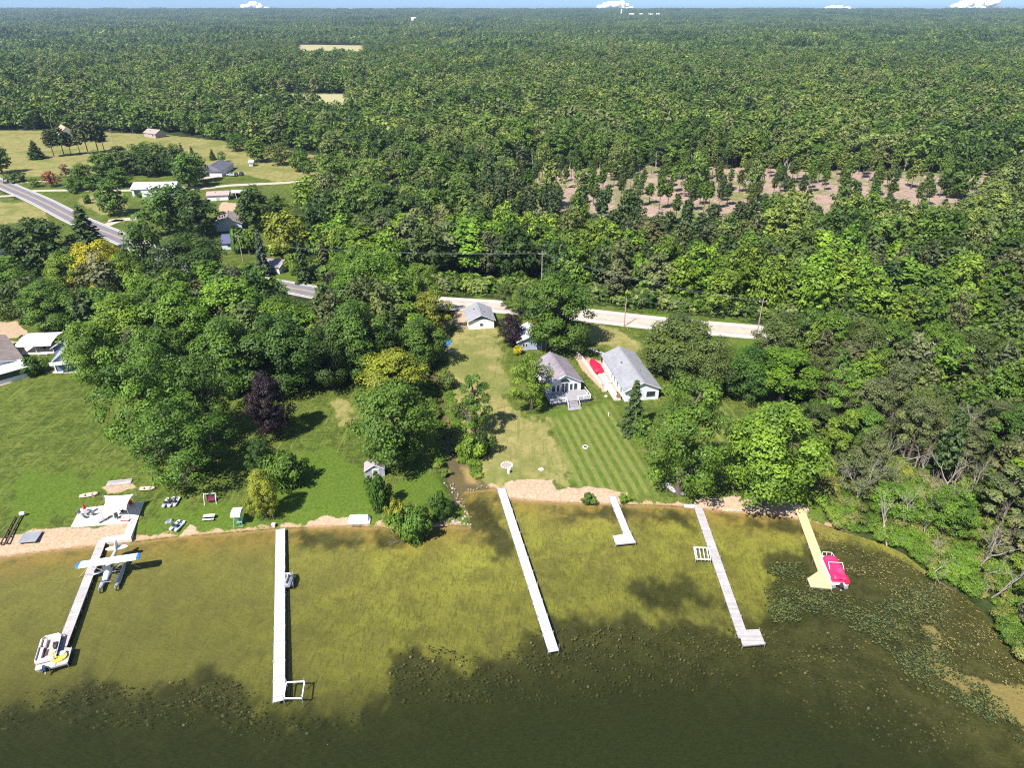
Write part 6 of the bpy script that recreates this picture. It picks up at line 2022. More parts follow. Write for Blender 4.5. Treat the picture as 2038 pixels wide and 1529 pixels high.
# low pale retaining walls and path beside the long house
for a_, b_, lab in (((1150, 704), (1197, 768), 'long low pale retaining wall between the cottage and the red covered boat'), ((1197, 768), (1216, 763), 'short pale wall end below the red covered boat'),
                    ((1173, 696), (1204, 708), 'curved pale wall at the back corner of the long house')):
    A_, B_ = at(*a_), at(*b_); rz_, L_ = local_frame(A_, B_)
    o = thing('retaining_wall', lab, 'wall', (A_.x, A_.y, 0.95), rz_)
    MB().box((0, L_ / 2, 0.2), (0.5, L_, 0.55)).build('wall_blocks', striped('wall_block', (0.55, 0.50, 0.48), (0.3, 0.27, 0.25), 0.6, 1, 0.06), o)
    MB().box((0, L_ / 2, 0.51), (0.62, L_ + 0.06, 0.08)).build('coping', CONCRETE, o)
p = at(1200, 720)
o = thing('black_barrel', 'black water barrel at the back corner of the long house', 'barrel', tuple(p)); MB().tube((0, 0, 0), (0, 0, 1.25), 0.5, 0.47, 16).build('barrel_body', paint('black_plastic', (0.02, 0.02, 0.025), 0.5), o); MB().disc((0, 0, 1.25), 0.5, 0.5, 0.07, 16).build('lid', DARKF, o)
# red covered boat on the gravel
a, b = at(1192, 745), at(1177, 722)
rz_, L_ = local_frame(a, b)
o = thing('covered_boat', 'boat under a bright red cover on the gravel between the two white houses', 'boat', (a.x, a.y, 1.0), rz_)
RED = paint('red_cover', (0.62, 0.012, 0.05), 0.55, var=0.12)
prof = ((-1.0, 0.35), (-1.0, 0.95), (-0.55, 1.35), (0.0, 1.5), (0.55, 1.35), (1.0, 0.95), (1.0, 0.35))
m_ = MB(); m_.loft([[(x * k_, y, 0.25 + z * h_) for x, z in prof] for y, k_, h_ in ((-0.3, 0.8, 0.6), (0.2, 1.05, 0.8), (1.8, 1.15, 1.0), (2.6, 1.1, 1.12), (3.4, 1.1, 0.85), (L_ - 0.9, 0.8, 0.75), (L_ + 0.2, 0.3, 0.55))])
m_.build('cover', RED, o, smooth=False)
m_ = MB(); m_.loft([[(x * k_, y, z) for x, z in ((-0.95, 0.75), (-0.5, 0.35), (0.5, 0.35), (0.95, 0.75))] for y, k_ in ((-0.2, 0.9), (2.5, 1.1), (L_ - 1, 0.7), (L_ + 0.1, 0.25))]); m_.build('hull', DARKF, o)
for s in (-0.9, 0.9): MB().tube((s - 0.1, 1.3, 0.3), (s + 0.1, 1.3, 0.3), 0.3, n=12).build('wheel', paint('tyre', (0.02, 0.02, 0.02), 0.9), o)
# two kayaks and the white pipe on the right shore
rowboat(1333, 973, 3.1, 0.95, math.radians(22), paint('grey_lilac_hull', (0.42, 0.38, 0.44), 0.5), DARKF, 'kayak', 'grey lilac kayak at the foot of the willowy tree, left one', 'kayak', flip=True)
rowboat(1352, 980, 2.6, 0.8, math.radians(20), paint('dark_lilac_hull', (0.20, 0.18, 0.24), 0.5), DARKF, 'kayak', 'dark kayak at the foot of the willowy tree, right one', 'kayak', flip=True)
a, b = at(1442, 1015), at(1498, 1020)
o = thing('drift_log', 'pale straight log floating against the beach under the yellow green maple', 'log', (a.x, a.y, 0.1))
d_ = b - a
m_ = MB(); m_.tube((0, 0, 0.05), (d_.x, d_.y, 0.08), 0.14, 0.11, 9); m_.tube((d_.x * 0.6, d_.y * 0.6, 0.1), (d_.x * 0.6 + 0.3, d_.y * 0.6 + 0.4, 0.5), 0.05, 0.03, 6); m_.build('log_stem', M_BIRCH, o)
p = at(893, 685)
o = thing('blue_tarp_heap', 'bright blue tarpaulin over a heap at the tree edge left of the dry lawn', 'tarpaulin', tuple(p), 0.2)
m_ = MB(); m_.loft([[(x * k_, y, z * h_) for x, z in ((-1, 0), (-0.7, 0.8), (0, 1.1), (0.7, 0.8), (1, 0))] for y, k_, h_ in ((-1.1, 0.8, 0.6), (0, 1.1, 1), (1.1, 0.8, 0.6))]); m_.build('tarpaulin', paint('blue_tarp', (0.04, 0.22, 0.55), 0.5), o)
p = at(895, 700)
o = thing('woodpile', 'pile of pinkish cut boards beside the blue tarpaulin', 'woodpile', tuple(p), 0.6)
for i in range(5): MB().box((0.1 * (i % 2), -0.6 + 0.3 * i, 0.15 + 0.1 * (i % 3)), (1.9 - 0.2 * i, 0.25, 0.2), rz=0.1 * i).build('board', paint('cut_wood', (0.5, 0.34, 0.27), 0.8), o)
p = at(886, 779)
o = thing('brick_debris', 'reddish rubble on the bank where the stream bends', 'rubble', tuple(p))
for i in range(9): MB().box((rng.uniform(-1, 1), rng.uniform(-0.6, 0.6), 0.15), (0.5, 0.3, 0.25), rz=rng.uniform(0, 3)).build('block', paint('rubble_red', (0.32, 0.17, 0.15), 0.9), o)

# shore stones: each stone its own
M_STN = paint('shore_stone', (0.40, 0.36, 0.32), 0.9, var=0.3, scale=2)
stone_me = []
for s_ in range(4):
    m_ = MB(); rr_ = np.random.default_rng(50 + s_); m_.ball((0, 0, 0.05), 0.3, 5, sz=0.7)
    m_.v = [tuple(np.array(v) * (1 + rr_.normal(0, 0.12))) for v in m_.v]
    me_ = bpy.data.meshes.new('stone'); me_.from_pydata(m_.v, [], m_.f); me_.materials.append(M_STN); stone_me.append(me_)
def stones(path, n, spread, smin, smax, label, grp):
    P_ = np.array([at(*q)[:2] for q in path])
    for i in range(n):
        k_ = rng.integers(0, len(P_) - 1); t = rng.random()
        q = P_[k_] * (1 - t) + P_[k_ + 1] * t + rng.normal(0, spread, 2)
        o = link('shore_stone', stone_me[i % 4], None, (q[0], q[1], max(0.0, gz(q[0], q[1]))), rng.uniform(0, 6))
        s = rng.uniform(smin, smax) * 0.62; o.scale = (s * rng.uniform(0.8, 1.4), s, s)
        tag(o, label, 'stone', grp)
stones([(893, 962), (899, 978), (908, 995), (920, 1018), (930, 1035)], 34, 0.45, 0.4, 1.2, 'pale stone heaped on the bank left of the stream mouth', 'stones left of the stream mouth')
stones([(880, 1036), (915, 1040), (940, 1048)], 22, 0.4, 0.5, 1.4, 'pale stone in the shallow water off the stream bank point', 'stones off the bank point')
stones([(1003, 990), (1040, 992), (1100, 995), (1180, 998), (1240, 999)], 60, 0.3, 0.3, 0.8, 'small white stone edging the middle beach', 'stones edging the middle beach')
stones([(935, 975), (960, 972), (985, 968)], 14, 0.3, 0.3, 0.8, 'small stone in the line across the stream mouth', 'stones across the stream mouth')

# ------------------------------------------------------------------ cars, poles and wires
TYRE = paint('tyre', (0.02, 0.02, 0.02), 0.9)


def car(px, py, rz, col, label):
    p = at(px, py)
    o = thing('parked_car', label, 'car', (p.x, p.y, p.z + 0.07), rz)
    m = MB()
    m.loft([[(x, y, z) for x, z in ((-0.88 * k_, 0.35), (0.88 * k_, 0.35), (0.92 * k_, h_ * 0.75), (0.80 * k_, h_), (-0.80 * k_, h_), (-0.92 * k_, h_ * 0.75))] for y, k_, h_ in
            ((-2.25, 0.85, 0.75), (-2.0, 0.98, 0.92), (-0.9, 1, 0.98), (1.4, 1, 0.98), (2.1, 0.96, 0.95), (2.3, 0.85, 0.75))])
    m.build('body', col, o)
    m = MB(); m.loft([[(x, y, z) for x, z in ((-0.78 * k_, 0.93), (0.78 * k_, 0.93), (0.62 * k_, h_), (-0.62 * k_, h_))] for y, k_, h_ in ((-1.1, 1, 1.0), (-0.5, 0.98, 1.45), (1.0, 0.98, 1.48), (1.8, 0.95, 1.0))])
    m.build('windows', GLASS, o)
    MB().box((0, 0.25, 1.47), (1.15, 1.5, 0.05)).build('roof', col, o)
    for x in (-0.85, 0.85):
        for y in (-1.4, 1.4): MB().tube((x - 0.1, y, 0.33), (x + 0.1, y, 0.33), 0.33, n=12).build('wheel', TYRE, o)
    for x in (-0.6, 0.6): MB().box((x, -2.26, 0.7), (0.3, 0.06, 0.15)).build('headlight', TRIM, o)


car(460, 350, math.radians(75), paint('silver_car', (0.55, 0.57, 0.6), 0.3, 0.3), 'silver car, left of the three parked by the hip roofed house')
car(470, 349.5, math.radians(15), paint('black_car', (0.02, 0.022, 0.03), 0.25), 'black car in the middle of the three parked by the hip roofed house')
car(480, 348.5, math.radians(5), paint('dark_blue_car', (0.03, 0.035, 0.055), 0.3), 'dark blue car, right of the three parked by the hip roofed house')


def pole(px, py, Ht, label, arm=True, col=None):
    p = at(px, py)
    o = thing('utility_pole', label, 'utility pole', tuple(p), math.radians(8))
    MB().tube((0, 0, -0.4), (0, 0, Ht), 0.17, 0.11, 9).build('pole_shaft', col or paint('pole_wood', (0.36, 0.29, 0.24), 0.85), o)
    if arm:
        MB().box((0, 0, Ht - 0.7), (2.2, 0.12, 0.14)).build('crossarm', paint('pole_wood', (0.36, 0.29, 0.24), 0.85), o)
        for x in (-0.95, 0, 0.95): MB().tube((x, 0, Ht - 0.62), (x, 0, Ht - 0.4), 0.06, n=8).build('insulator', WHITE, o)
    return Vector((p.x, p.y, p.z + Ht - 0.4))


tops = [pole(1242, 650, 8.6, 'bare wooden utility pole at the roadside in front of the pale road', arm=False),
        pole(1077, 608, 16.5, 'tall utility pole rising out of the trees behind the tall green maple'),
        pole(484, 520, 9.5, 'utility pole on the grass near the dark blue roofed house'),
        pole(225, 283, 8.5, 'pale utility pole at the right end of the pine row'),
        pole(104, 257, 9.5, 'pale utility pole against the dark tree row'),
        pole(1505, 672, 11, 'utility pole at the roadside where the road enters the wood')]
p = at(1249, 657)
o = thing('guy_stake', 'thin yellow guy wire marker beside the bare utility pole', 'marker', tuple(p)); MB().tube((0, 0, 0), (-0.5, 0.6, 2.1), 0.05, n=6).build('stake', paint('yellow_plastic', (0.7, 0.5, 0.1), 0.5), o); MB().box((0, 0, 0.05), (0.2, 0.2, 0.1)).build('anchor', DKBASE, o)


def wire(a, b, sag, label):
    m = MB(); pr = None
    for i in range(13):
        t = i / 12
        q = a * (1 - t) + b * t - Vector((0, 0, sag * 4 * t * (1 - t)))
        if pr is not None: m.tube(pr, q, 0.014, n=4, cap=False)
        pr = q
    tag(m.build('power_line', paint('wire', (0.35, 0.36, 0.38), 0.5)), label, 'power line')


far_l = Vector((tops[1].x - 75, tops[1].y + 6, 17)); far_r = Vector((tops[5].x + 50, tops[5].y - 8, 11))
wire(far_l, tops[1], 0.8, 'upper power line crossing the dark wood left of the tall pole')
wire(far_l + Vector((0, 0.9, -0.5)), tops[1] + Vector((0, 0.9, -0.5)), 0.9, 'lower power line crossing the dark wood left of the tall pole')
wire(tops[1], tops[5], 1.6, 'upper power line slanting down over the road verge to the right')
wire(tops[1] + Vector((0.9, 0.3, -0.6)), tops[5] + Vector((0.9, 0.3, -0.6)), 1.7, 'lower power line slanting down over the road verge to the right')

# ------------------------------------------------------------------ seaplane
tl, tr2_ = G(150, 1128, 3.1), G(279, 1109, 3.1)
wc = (tl + tr2_) / 2
span = (tr2_ - tl).length
yaw = math.atan2((tr2_ - tl).y, (tr2_ - tl).x)
sp = thing('seaplane', 'white high wing floatplane with blue wing tips moored at the weathered dock', 'seaplane', (wc.x, wc.y, 0), yaw)   # local -y is the nose
PW = paint('plane_white', (0.78, 0.79, 0.82), 0.3, var=0.03, coat=0.4); PB = paint('plane_blue', (0.03, 0.17, 0.62), 0.35, coat=0.4)
PG = paint('float_grey', (0.50, 0.52, 0.58), 0.35, 0.3)


def wing_part(x0, x1, rnd=0):
    xs_ = np.linspace(x0, x1, 9 if rnd else 2)
    rg = []
    for x in xs_:
        t = abs(x) / (span / 2)
        c_ = 1.62
        f_ = 1.0
        if t > 0.90: f_ = math.sqrt(max(0.02, 1 - ((t - 0.90) / 0.102) ** 2))
        z = 3.05 + 0.02 * abs(x)
        yc = 0.1
        rg.append([(x, yc - c_ * 0.45 * f_, z), (x, yc - c_ * 0.30 * f_, z + 0.13 * f_), (x, yc + c_ * 0.1 * f_, z + 0.12 * f_), (x, yc + c_ * 0.55 * f_, z), (x, yc + c_ * 0.1 * f_, z - 0.05), (x, yc - c_ * 0.3 * f_, z - 0.06)])
    return rg


hs = span / 2
m_ = MB(); m_.loft(wing_part(-hs * 0.88, hs * 0.88)); m_.build('wing', PW, sp)
for s in (-1, 1):
    m_ = MB(); m_.loft(wing_part(s * hs * 0.88, s * hs * 0.999, 1)); m_.build('wing_tip', PB, sp)
# fuselage
rg = []
for y, w_, zb, zt_ in ((-2.9, 0.30, 1.75, 2.25), (-2.75, 0.42, 1.6, 2.4), (-1.9, 0.50, 1.5, 2.5), (-1.2, 0.52, 1.45, 2.62), (-0.7, 0.53, 1.45, 3.0), (0.6, 0.5, 1.45, 3.05), (1.6, 0.38, 1.6, 2.75), (3.2, 0.22, 1.9, 2.5), (4.6, 0.08, 2.1, 2.35)):
    zc_ = (zb + zt_) / 2
    rg.append([(w_ * math.cos(t) * (0.75 + 0.25 * abs(math.sin(t)) if False else 1), y, zc_ + (zt_ - zb) / 2 * math.sin(t)) for t in np.linspace(0, 2 * math.pi, 12, endpoint=False)])
m_ = MB(); m_.loft(rg); m_.build('fuselage', PW, sp, smooth=True)
m_ = MB(); m_.add([(-0.5, -0.75, 3.0), (0.5, -0.75, 3.0), (0.52, -1.45, 2.5), (-0.52, -1.45, 2.5), (-0.5, -0.70, 2.9), (0.5, -0.70, 2.9), (0.5, -1.4, 2.42), (-0.5, -1.4, 2.42)], [(3, 2, 1, 0), (4, 5, 6, 7), (0, 1, 5, 4), (1, 2, 6, 5), (2, 3, 7, 6), (3, 0, 4, 7)]); m_.build('windscreen', GLASS, sp)
for s in (-1, 1):
    m_ = MB(); m_.box((s * 0.52, -0.1, 2.6), (0.06, 1.2, 0.42)); m_.build('side_window', GLASS, sp)
    m_ = MB(); m_.box((s * 0.50, -2.3, 1.85), (0.08, 0.9, 0.3)); m_.build('engine_cheek', DARKF, sp)
m_ = MB(); m_.tube((0, -2.9, 2.0), (0, -3.2, 2.0), 0.16, 0.03, 10); m_.build('spinner', PB, sp)
m_ = MB(); m_.box((0, -3.05, 2.0), (1.9, 0.05, 0.13), rx=0.2); m_.build('propeller', DARKF, sp)
m_ = MB(); e_ = [(1.65 * math.cos(t), 4.1 + 0.52 * math.sin(t) - 0.0) for t in np.linspace(0, 2 * math.pi, 20, endpoint=False)]; m_.prism(e_, 2.26, 2.33); m_.build('tailplane', PW, sp)
m_ = MB(); pf = [(3.3, 2.4), (4.0, 3.35), (4.5, 3.55), (4.85, 3.2), (4.85, 2.1), (4.3, 2.1)]
m_.add([(-0.04, y, z) for y, z in pf] + [(0.04, y, z) for y, z in pf], [tuple(range(6))[::-1], tuple(range(6, 12))] + [(i, (i + 1) % 6, 6 + (i + 1) % 6, 6 + i) for i in range(6)]); m_.build('fin', PW, sp)
for s in (-1, 1):
    fx = s * 1.15
    m_ = MB()
    m_.loft([[(fx + w_ * x, y, z0_ + (0.42 + dz_) * z) for x, z in ((-1, 0.55), (-0.7, 0.95), (0, 1.1), (0.7, 0.95), (1, 0.55), (0, 0.0))] for y, w_, z0_, dz_ in
             ((-3.3, 0.06, 0.25, 0.0), (-2.9, 0.24, 0.05, 0.12), (-2.0, 0.34, -0.12, 0.2), (0.2, 0.34, -0.15, 0.2), (1.5, 0.26, -0.05, 0.15), (2.4, 0.12, 0.05, 0.05))])
    fo = m_.build('float', PG, sp)
    m_ = MB(); m_.box((fx, -2.95, 0.62), (0.12, 0.2, 0.12)); m_.tube((fx, -3.1, 0.1), (fx, -3.2, -0.1), 0.13, 0.13, 8); m_.build('nose_wheel', TYRE, fo)
    st_ = MB()
    st_.tube((fx, -1.6, 0.5), (s * 0.42, -1.5, 1.55), 0.045); st_.tube((fx, 0.6, 0.5), (s * 0.42, 0.4, 1.5), 0.045); st_.tube((fx, -1.6, 0.5), (s * 0.42, -0.4, 1.5), 0.035)
    st_.build('float_strut', M_ALU, sp)
    st_ = MB(); st_.tube((s * 0.5, -0.5, 1.6), (s * hs * 0.52, -0.35, 3.03), 0.045); st_.tube((s * 0.5, 0.3, 1.6), (s * hs * 0.52, 0.35, 3.03), 0.04); st_.build('wing_strut', M_ALU, sp)
m_ = MB()
for y in (-1.6, 0.6): m_.tube((-1.15, y, 0.5), (1.15, y, 0.5), 0.045)
m_.build('spreader_bar', M_ALU, sp)
a = G(191, 1142, 0.6); b = G(203, 1138, 0.6)
o = thing('gangplank', 'narrow white gangplank from the weathered dock to the seaplane float', 'gangplank', (a.x, a.y, 0.62), math.atan2((b - a).y, (b - a).x)); MB().box((0.55, 0, 0), (1.9, 0.45, 0.07)).build('plank', WHITE, o); MB().box((0.55, 0, -0.08), (1.8, 0.1, 0.08)).build('stringer', M_ALU, o)
for (a_, b_, za, zb, lab) in (((172, 1133), (157, 1150), 3.0, 0.0, 'yellow mooring rope from the left wing of the seaplane'), ((262, 1122), (281, 1131), 2.9, 0.0, 'pale mooring rope from the right wing of the seaplane')):
    A_ = G(*a_, za); B_ = G(*b_, zb - 0.3)
    tag(MB().tube(A_, B_, 0.035, n=5).build('mooring_rope', paint('rope', (0.6, 0.55, 0.3), 0.8)), lab, 'rope')

# ------------------------------------------------------------------ boats
SEAT = paint('cream_vinyl', (0.68, 0.60, 0.58), 0.5); SEATD = paint('dark_vinyl', (0.05, 0.045, 0.05), 0.5)
CARPET = paint('beige_carpet', (0.46, 0.38, 0.34), 0.95)
NAVY = paint('navy_panel', (0.03, 0.04, 0.11), 0.35)


def outboard(parent, y, col, s=1.0):
    m = MB(); m.box((0, y - 0.35, 0.95), (0.42 * s, 0.6 * s, 0.5), taper=0.8); m.box((0, y - 0.3, 0.4), (0.18, 0.3, 0.8)); m.box((0, y - 0.05, 0.6), (0.35, 0.25, 0.3))
    mo = m.build('outboard_motor', col, parent)
    m = MB(); m.tube((0, y - 0.5, 0.05), (0, y - 0.75, 0.08), 0.14, 0.05, 8); m.build('propeller', M_ALU, mo)


st_p, bow_p = G(90, 1329, 0.6), G(107, 1268, 0.6)
rz_, L_ = local_frame(st_p, bow_p)
pb = thing('pontoon_boat', 'open pontoon boat with cream seats moored at the end of the weathered dock', 'pontoon boat', (st_p.x, st_p.y, 0), rz_)
Wb = 2.5
for s in (-0.85, 0.85):
    m_ = MB(); m_.tube((s, 0.1, 0.18), (s, L_ - 0.7, 0.18), 0.32, n=12); m_.tube((s, L_ - 0.7, 0.18), (s, L_ + 0.1, 0.32), 0.32, 0.06, 12); m_.build('pontoon', M_ALU, pb)
MB().box((0, L_ / 2, 0.56), (Wb, L_, 0.08)).build('boat_deck', CARPET, pb)
for s in (-1, 1):
    m_ = MB(); m_.box((s * Wb / 2 * 0.985, L_ / 2 + 0.35, 0.93), (0.05, L_ - 1.6, 0.6)); m_.build('side_panel', NAVY if s > 0 else SEAT, pb)
    m_ = MB(); m_.tube((s * Wb / 2, 0.9, 1.27), (s * Wb / 2, L_ - 0.7, 1.27), 0.035)
    for y in np.linspace(0.9, L_ - 0.7, 6): m_.tube((s * Wb / 2, float(y), 0.6), (s * Wb / 2, float(y), 1.27), 0.025, n=6)
    m_.build('rail', TRIM, pb)
m_ = MB(); m_.box((0, L_ - 0.25, 0.93), (1.7, 0.05, 0.6)); m_.tube((-Wb / 2, L_ - 0.7, 1.27), (-0.8, L_ - 0.22, 1.27), 0.035); m_.tube((Wb / 2, L_ - 0.7, 1.27), (0.8, L_ - 0.22, 1.27), 0.035); m_.tube((-0.8, L_ - 0.22, 1.27), (0.8, L_ - 0.22, 1.27), 0.035); m_.build('bow_gate', TRIM, pb)
for s in (-1, 1):
    m_ = MB(); m_.box((s * 0.82, L_ - 1.3, 0.82), (0.62, 1.5, 0.42)); so_ = m_.build('bow_seat', SEAT, pb, bevel=0.08)
    m_ = MB(); m_.box((s * 1.12, L_ - 1.35, 1.1), (0.16, 1.4, 0.45)); m_.build('seat_back', SEAT, so_, bevel=0.05)
    m_ = MB(); m_.box((s * 0.85, L_ - 2.35, 0.75), (0.5, 0.4, 0.3)); m_.build('cushion_pad', SEATD, pb)
m_ = MB(); m_.box((-0.95, 2.5, 0.82), (0.55, 2.3, 0.42)); m_.build('bench_seat', SEAT, pb, bevel=0.06)
m_ = MB(); m_.box((-0.2, 1.1, 0.82), (2.0, 0.6, 0.42)); m_.build('stern_seat', SEAT, pb, bevel=0.06)
m_ = MB(); m_.box((-0.1, 0.78, 1.08), (2.3, 0.2, 0.5)); m_.build('seat_back', SEAT, pb, bevel=0.05)
m_ = MB(); m_.box((-0.35, 2.6, 0.64), (0.35, 1.1, 0.06)); m_.build('floor_mat', paint('maroon_mat', (0.10, 0.05, 0.05), 0.9), pb)
m_ = MB(); m_.box((0.8, 3.2, 0.95), (0.6, 0.6, 0.75)); m_.box((0.8, 3.3, 1.35), (0.5, 0.25, 0.25)); m_.build('console', SEATD, pb)
m_ = MB(); m_.tube((0.8, 2.88, 1.25), (0.8, 2.82, 1.3), 0.2, n=12); m_.build('steering_wheel', DARKF, pb)
m_ = MB(); m_.box((0.75, 2.2, 0.85), (0.55, 0.5, 0.3)); m_.box((0.75, 1.95, 1.1), (0.5, 0.12, 0.4)); m_.build('helm_seat', SEAT, pb, bevel=0.05)
m_ = MB(); m_.box((0, 0.2, 0.62), (Wb * 0.9, 0.7, 0.08)); m_.build('swim_platform', TRIM, pb)
outboard(pb, 0.0, paint('motor_blue', (0.05, 0.08, 0.14), 0.35))
p = G(117, 1310, 0.56)
o = thing('swim_tube', 'yellow and lilac inflatable tube lying on the dock end beside the pontoon boat', 'inflatable', (p.x, p.y, 0.57), 0.3)
m_ = MB(); m_.disc((0, 0, 0.02), 1.05, 0.85, 0.22, 20); m_.build('tube_body', paint('yellow_vinyl', (0.75, 0.62, 0.08), 0.4), o, bevel=0.06)
m_ = MB(); m_.disc((0.35, 0.45, 0.25), 0.5, 0.35, 0.12, 16); m_.build('headrest', paint('lilac_vinyl', (0.5, 0.5, 0.75), 0.4), o)

st_p, bow_p = G(1672, 1165, 0.5), G(1648, 1112, 0.5)
rz_, L_ = local_frame(st_p, bow_p)
rb_ = thing('pontoon_boat', 'pontoon boat under a bright red cover moored at the new tan dock', 'pontoon boat', (st_p.x, st_p.y, 0), rz_)
for s in (-0.9, 0.9):
    m_ = MB(); m_.tube((s, -0.2, 0.18), (s, L_ - 0.6, 0.18), 0.32, n=12); m_.tube((s, L_ - 0.6, 0.18), (s, L_ + 0.2, 0.3), 0.32, 0.06, 12); m_.build('pontoon', M_ALU, rb_)
MB().box((0, L_ / 2, 0.52), (2.6, L_, 0.10)).build('boat_deck', TRIM, rb_)
m_ = MB(); m_.box((-1.28, L_ / 2 + 0.2, 0.85), (0.05, L_ - 1.3, 0.6)); m_.build('side_panel', SIDING, rb_)
# the cover sags between seats and rails
n1_, n2_ = 22, 12
V = []
for i in range(n1_ + 1):
    for j in range(n2_ + 1):
        u_, v_ = i / n1_, j / n2_
        x = -1.12 + 2.5 * v_; y = 0.45 + (L_ - 0.6) * u_
        taper_ = 1 - 0.18 * max(0, u_ - 0.75) / 0.25
        edge = min(1, 6 * min(v_, 1 - v_)) ** 0.5 * min(1, 8 * min(u_, 1 - u_) + 0.35) ** 0.5
        z = 0.85 + edge * (0.55 + 0.14 * math.sin(u_ * 13 + v_ * 2) + 0.12 * math.sin(v_ * 7 + u_ * 5) + 0.12 * math.exp(-((u_ - 0.35) / 0.1) ** 2))
        V.append((x * taper_, y, z))
m_ = MB(); m_.add(V, [(i * (n2_ + 1) + j, i * (n2_ + 1) + j + 1, (i + 1) * (n2_ + 1) + j + 1, (i + 1) * (n2_ + 1) + j) for i in range(n1_) for j in range(n2_)])
b_ = [(-1.12, 0.45), (1.38, 0.45), (1.38, L_ * 0.72), (1.15, L_ - 0.15), (-0.92, L_ - 0.15), (-1.12, L_ * 0.72)]
m_.prism(b_, 0.58, 0.86)
PINK = paint('raspberry_cover', (0.72, 0.03, 0.12), 0.5, var=0.2, scale=0.9)
m_.build('cover', PINK, rb_, smooth=True)
m_ = MB(); m_.box((1.1, 0.75, 0.85), (0.7, 1.5, 0.7)); m_.build('cover_flap', RED, rb_, bevel=0.15)
m_ = MB()
for s, e_ in ((-0.9, 1), (1.25, 1)): m_.tube((s, L_ * 0.35, 1.0), (s, L_ * 0.62, 1.75), 0.04)
m_.tube((-0.9, L_ * 0.62, 1.75), (1.25, L_ * 0.62, 1.75), 0.04); m_.build('bimini_frame', TRIM, rb_)
m_ = MB()
for x in (-0.85, -0.2, 0.55): m_.tube((x, L_ + 0.35, 0.6), (x, L_ + 0.5, 1.35), 0.035)
m_.tube((-0.85, L_ + 0.5, 1.35), (0.55, L_ + 0.5, 1.35), 0.04); m_.tube((0.55, L_ + 0.5, 1.35), (0.75, L_ - 0.5, 1.3), 0.035); m_.box((0, L_ + 0.15, 0.52), (1.7, 0.7, 0.08)); m_.build('bow_rail', TRIM, rb_)
outboard(rb_, -0.1, SEATD, 1.0)


def lift(corners, label, rails=3, z=0.9, rot=None):
    A_ = [G(*c, z) for c in corners]
    c0_ = sum(A_, Vector()) / 4
    o = thing('boat_lift', label, 'boat lift', (c0_.x, c0_.y, 0))
    q = [(a_.x - c0_.x, a_.y - c0_.y) for a_ in A_]
    for x, y in q: MB().tube((x, y, -0.75), (x, y, z + 0.55), 0.06, n=8).build('leg', M_ALU, o)
    m = MB()
    for i in range(4):
        a_, b_ = q[i], q[(i + 1) % 4]
        m.beam((*a_, z), (*b_, z), 0.14, 0.14)
    m.build('frame', WHITE, o)
    for i in range(rails):
        t = (i + 0.5) / rails
        a_ = [q[0][k] * (1 - t) + q[1][k] * t for k in (0, 1)]; b_ = [q[3][k] * (1 - t) + q[2][k] * t for k in (0, 1)]
        MB().beam((*a_, z - 0.25), (*b_, z - 0.25), 0.14, 0.10).build('bunk_board', WHITE, o)
    return o


lift([(570, 1359), (606, 1357), (601, 1391), (564, 1391)], 'empty white boat lift frame at the end of the longest white dock', rails=0, z=0.9)
m_ = MB()
o = SC.collection.objects[-1]
lift([(1381, 1090), (1411, 1091), (1415, 1114), (1385, 1113)], 'empty white boat lift with four bunk rails beside the plank dock', rails=4, z=0.6)
jl = lift([(567, 1142), (583, 1142), (583, 1165), (567, 1165)], 'small lift at the side of the longest white dock holding a jet ski', rails=2, z=0.45)
p = G(575, 1156, 0.8)
o = thing('jet_ski', 'grey jet ski on a small lift beside the longest white dock', 'jet ski', (p.x, p.y, 0.42), 0.0)
m_ = MB(); m_.loft([[(x * k_, y, z * h_) for x, z in ((-0.5, 0.2), (0.5, 0.2), (0.52, 0.55), (0.25, 0.8), (-0.25, 0.8), (-0.52, 0.55))] for y, k_, h_ in ((-1.2, 0.85, 0.8), (-0.8, 1.05, 1), (0.3, 1.05, 1.0), (1.0, 0.75, 1.0), (1.55, 0.15, 0.7))])
m_.build('hull', paint('jet_grey', (0.33, 0.35, 0.42), 0.4, 0.2), o)
m_ = MB(); m_.box((0, -0.45, 0.85), (0.32, 1.2, 0.22), taper=0.8); m_.build('seat', SEATD, o, bevel=0.04)
m_ = MB(); m_.box((0, 0.35, 1.0), (0.25, 0.4, 0.35), taper=0.6); m_.tube((-0.35, 0.3, 1.15), (0.35, 0.3, 1.15), 0.03); m_.build('handlebar', SEATD, o)

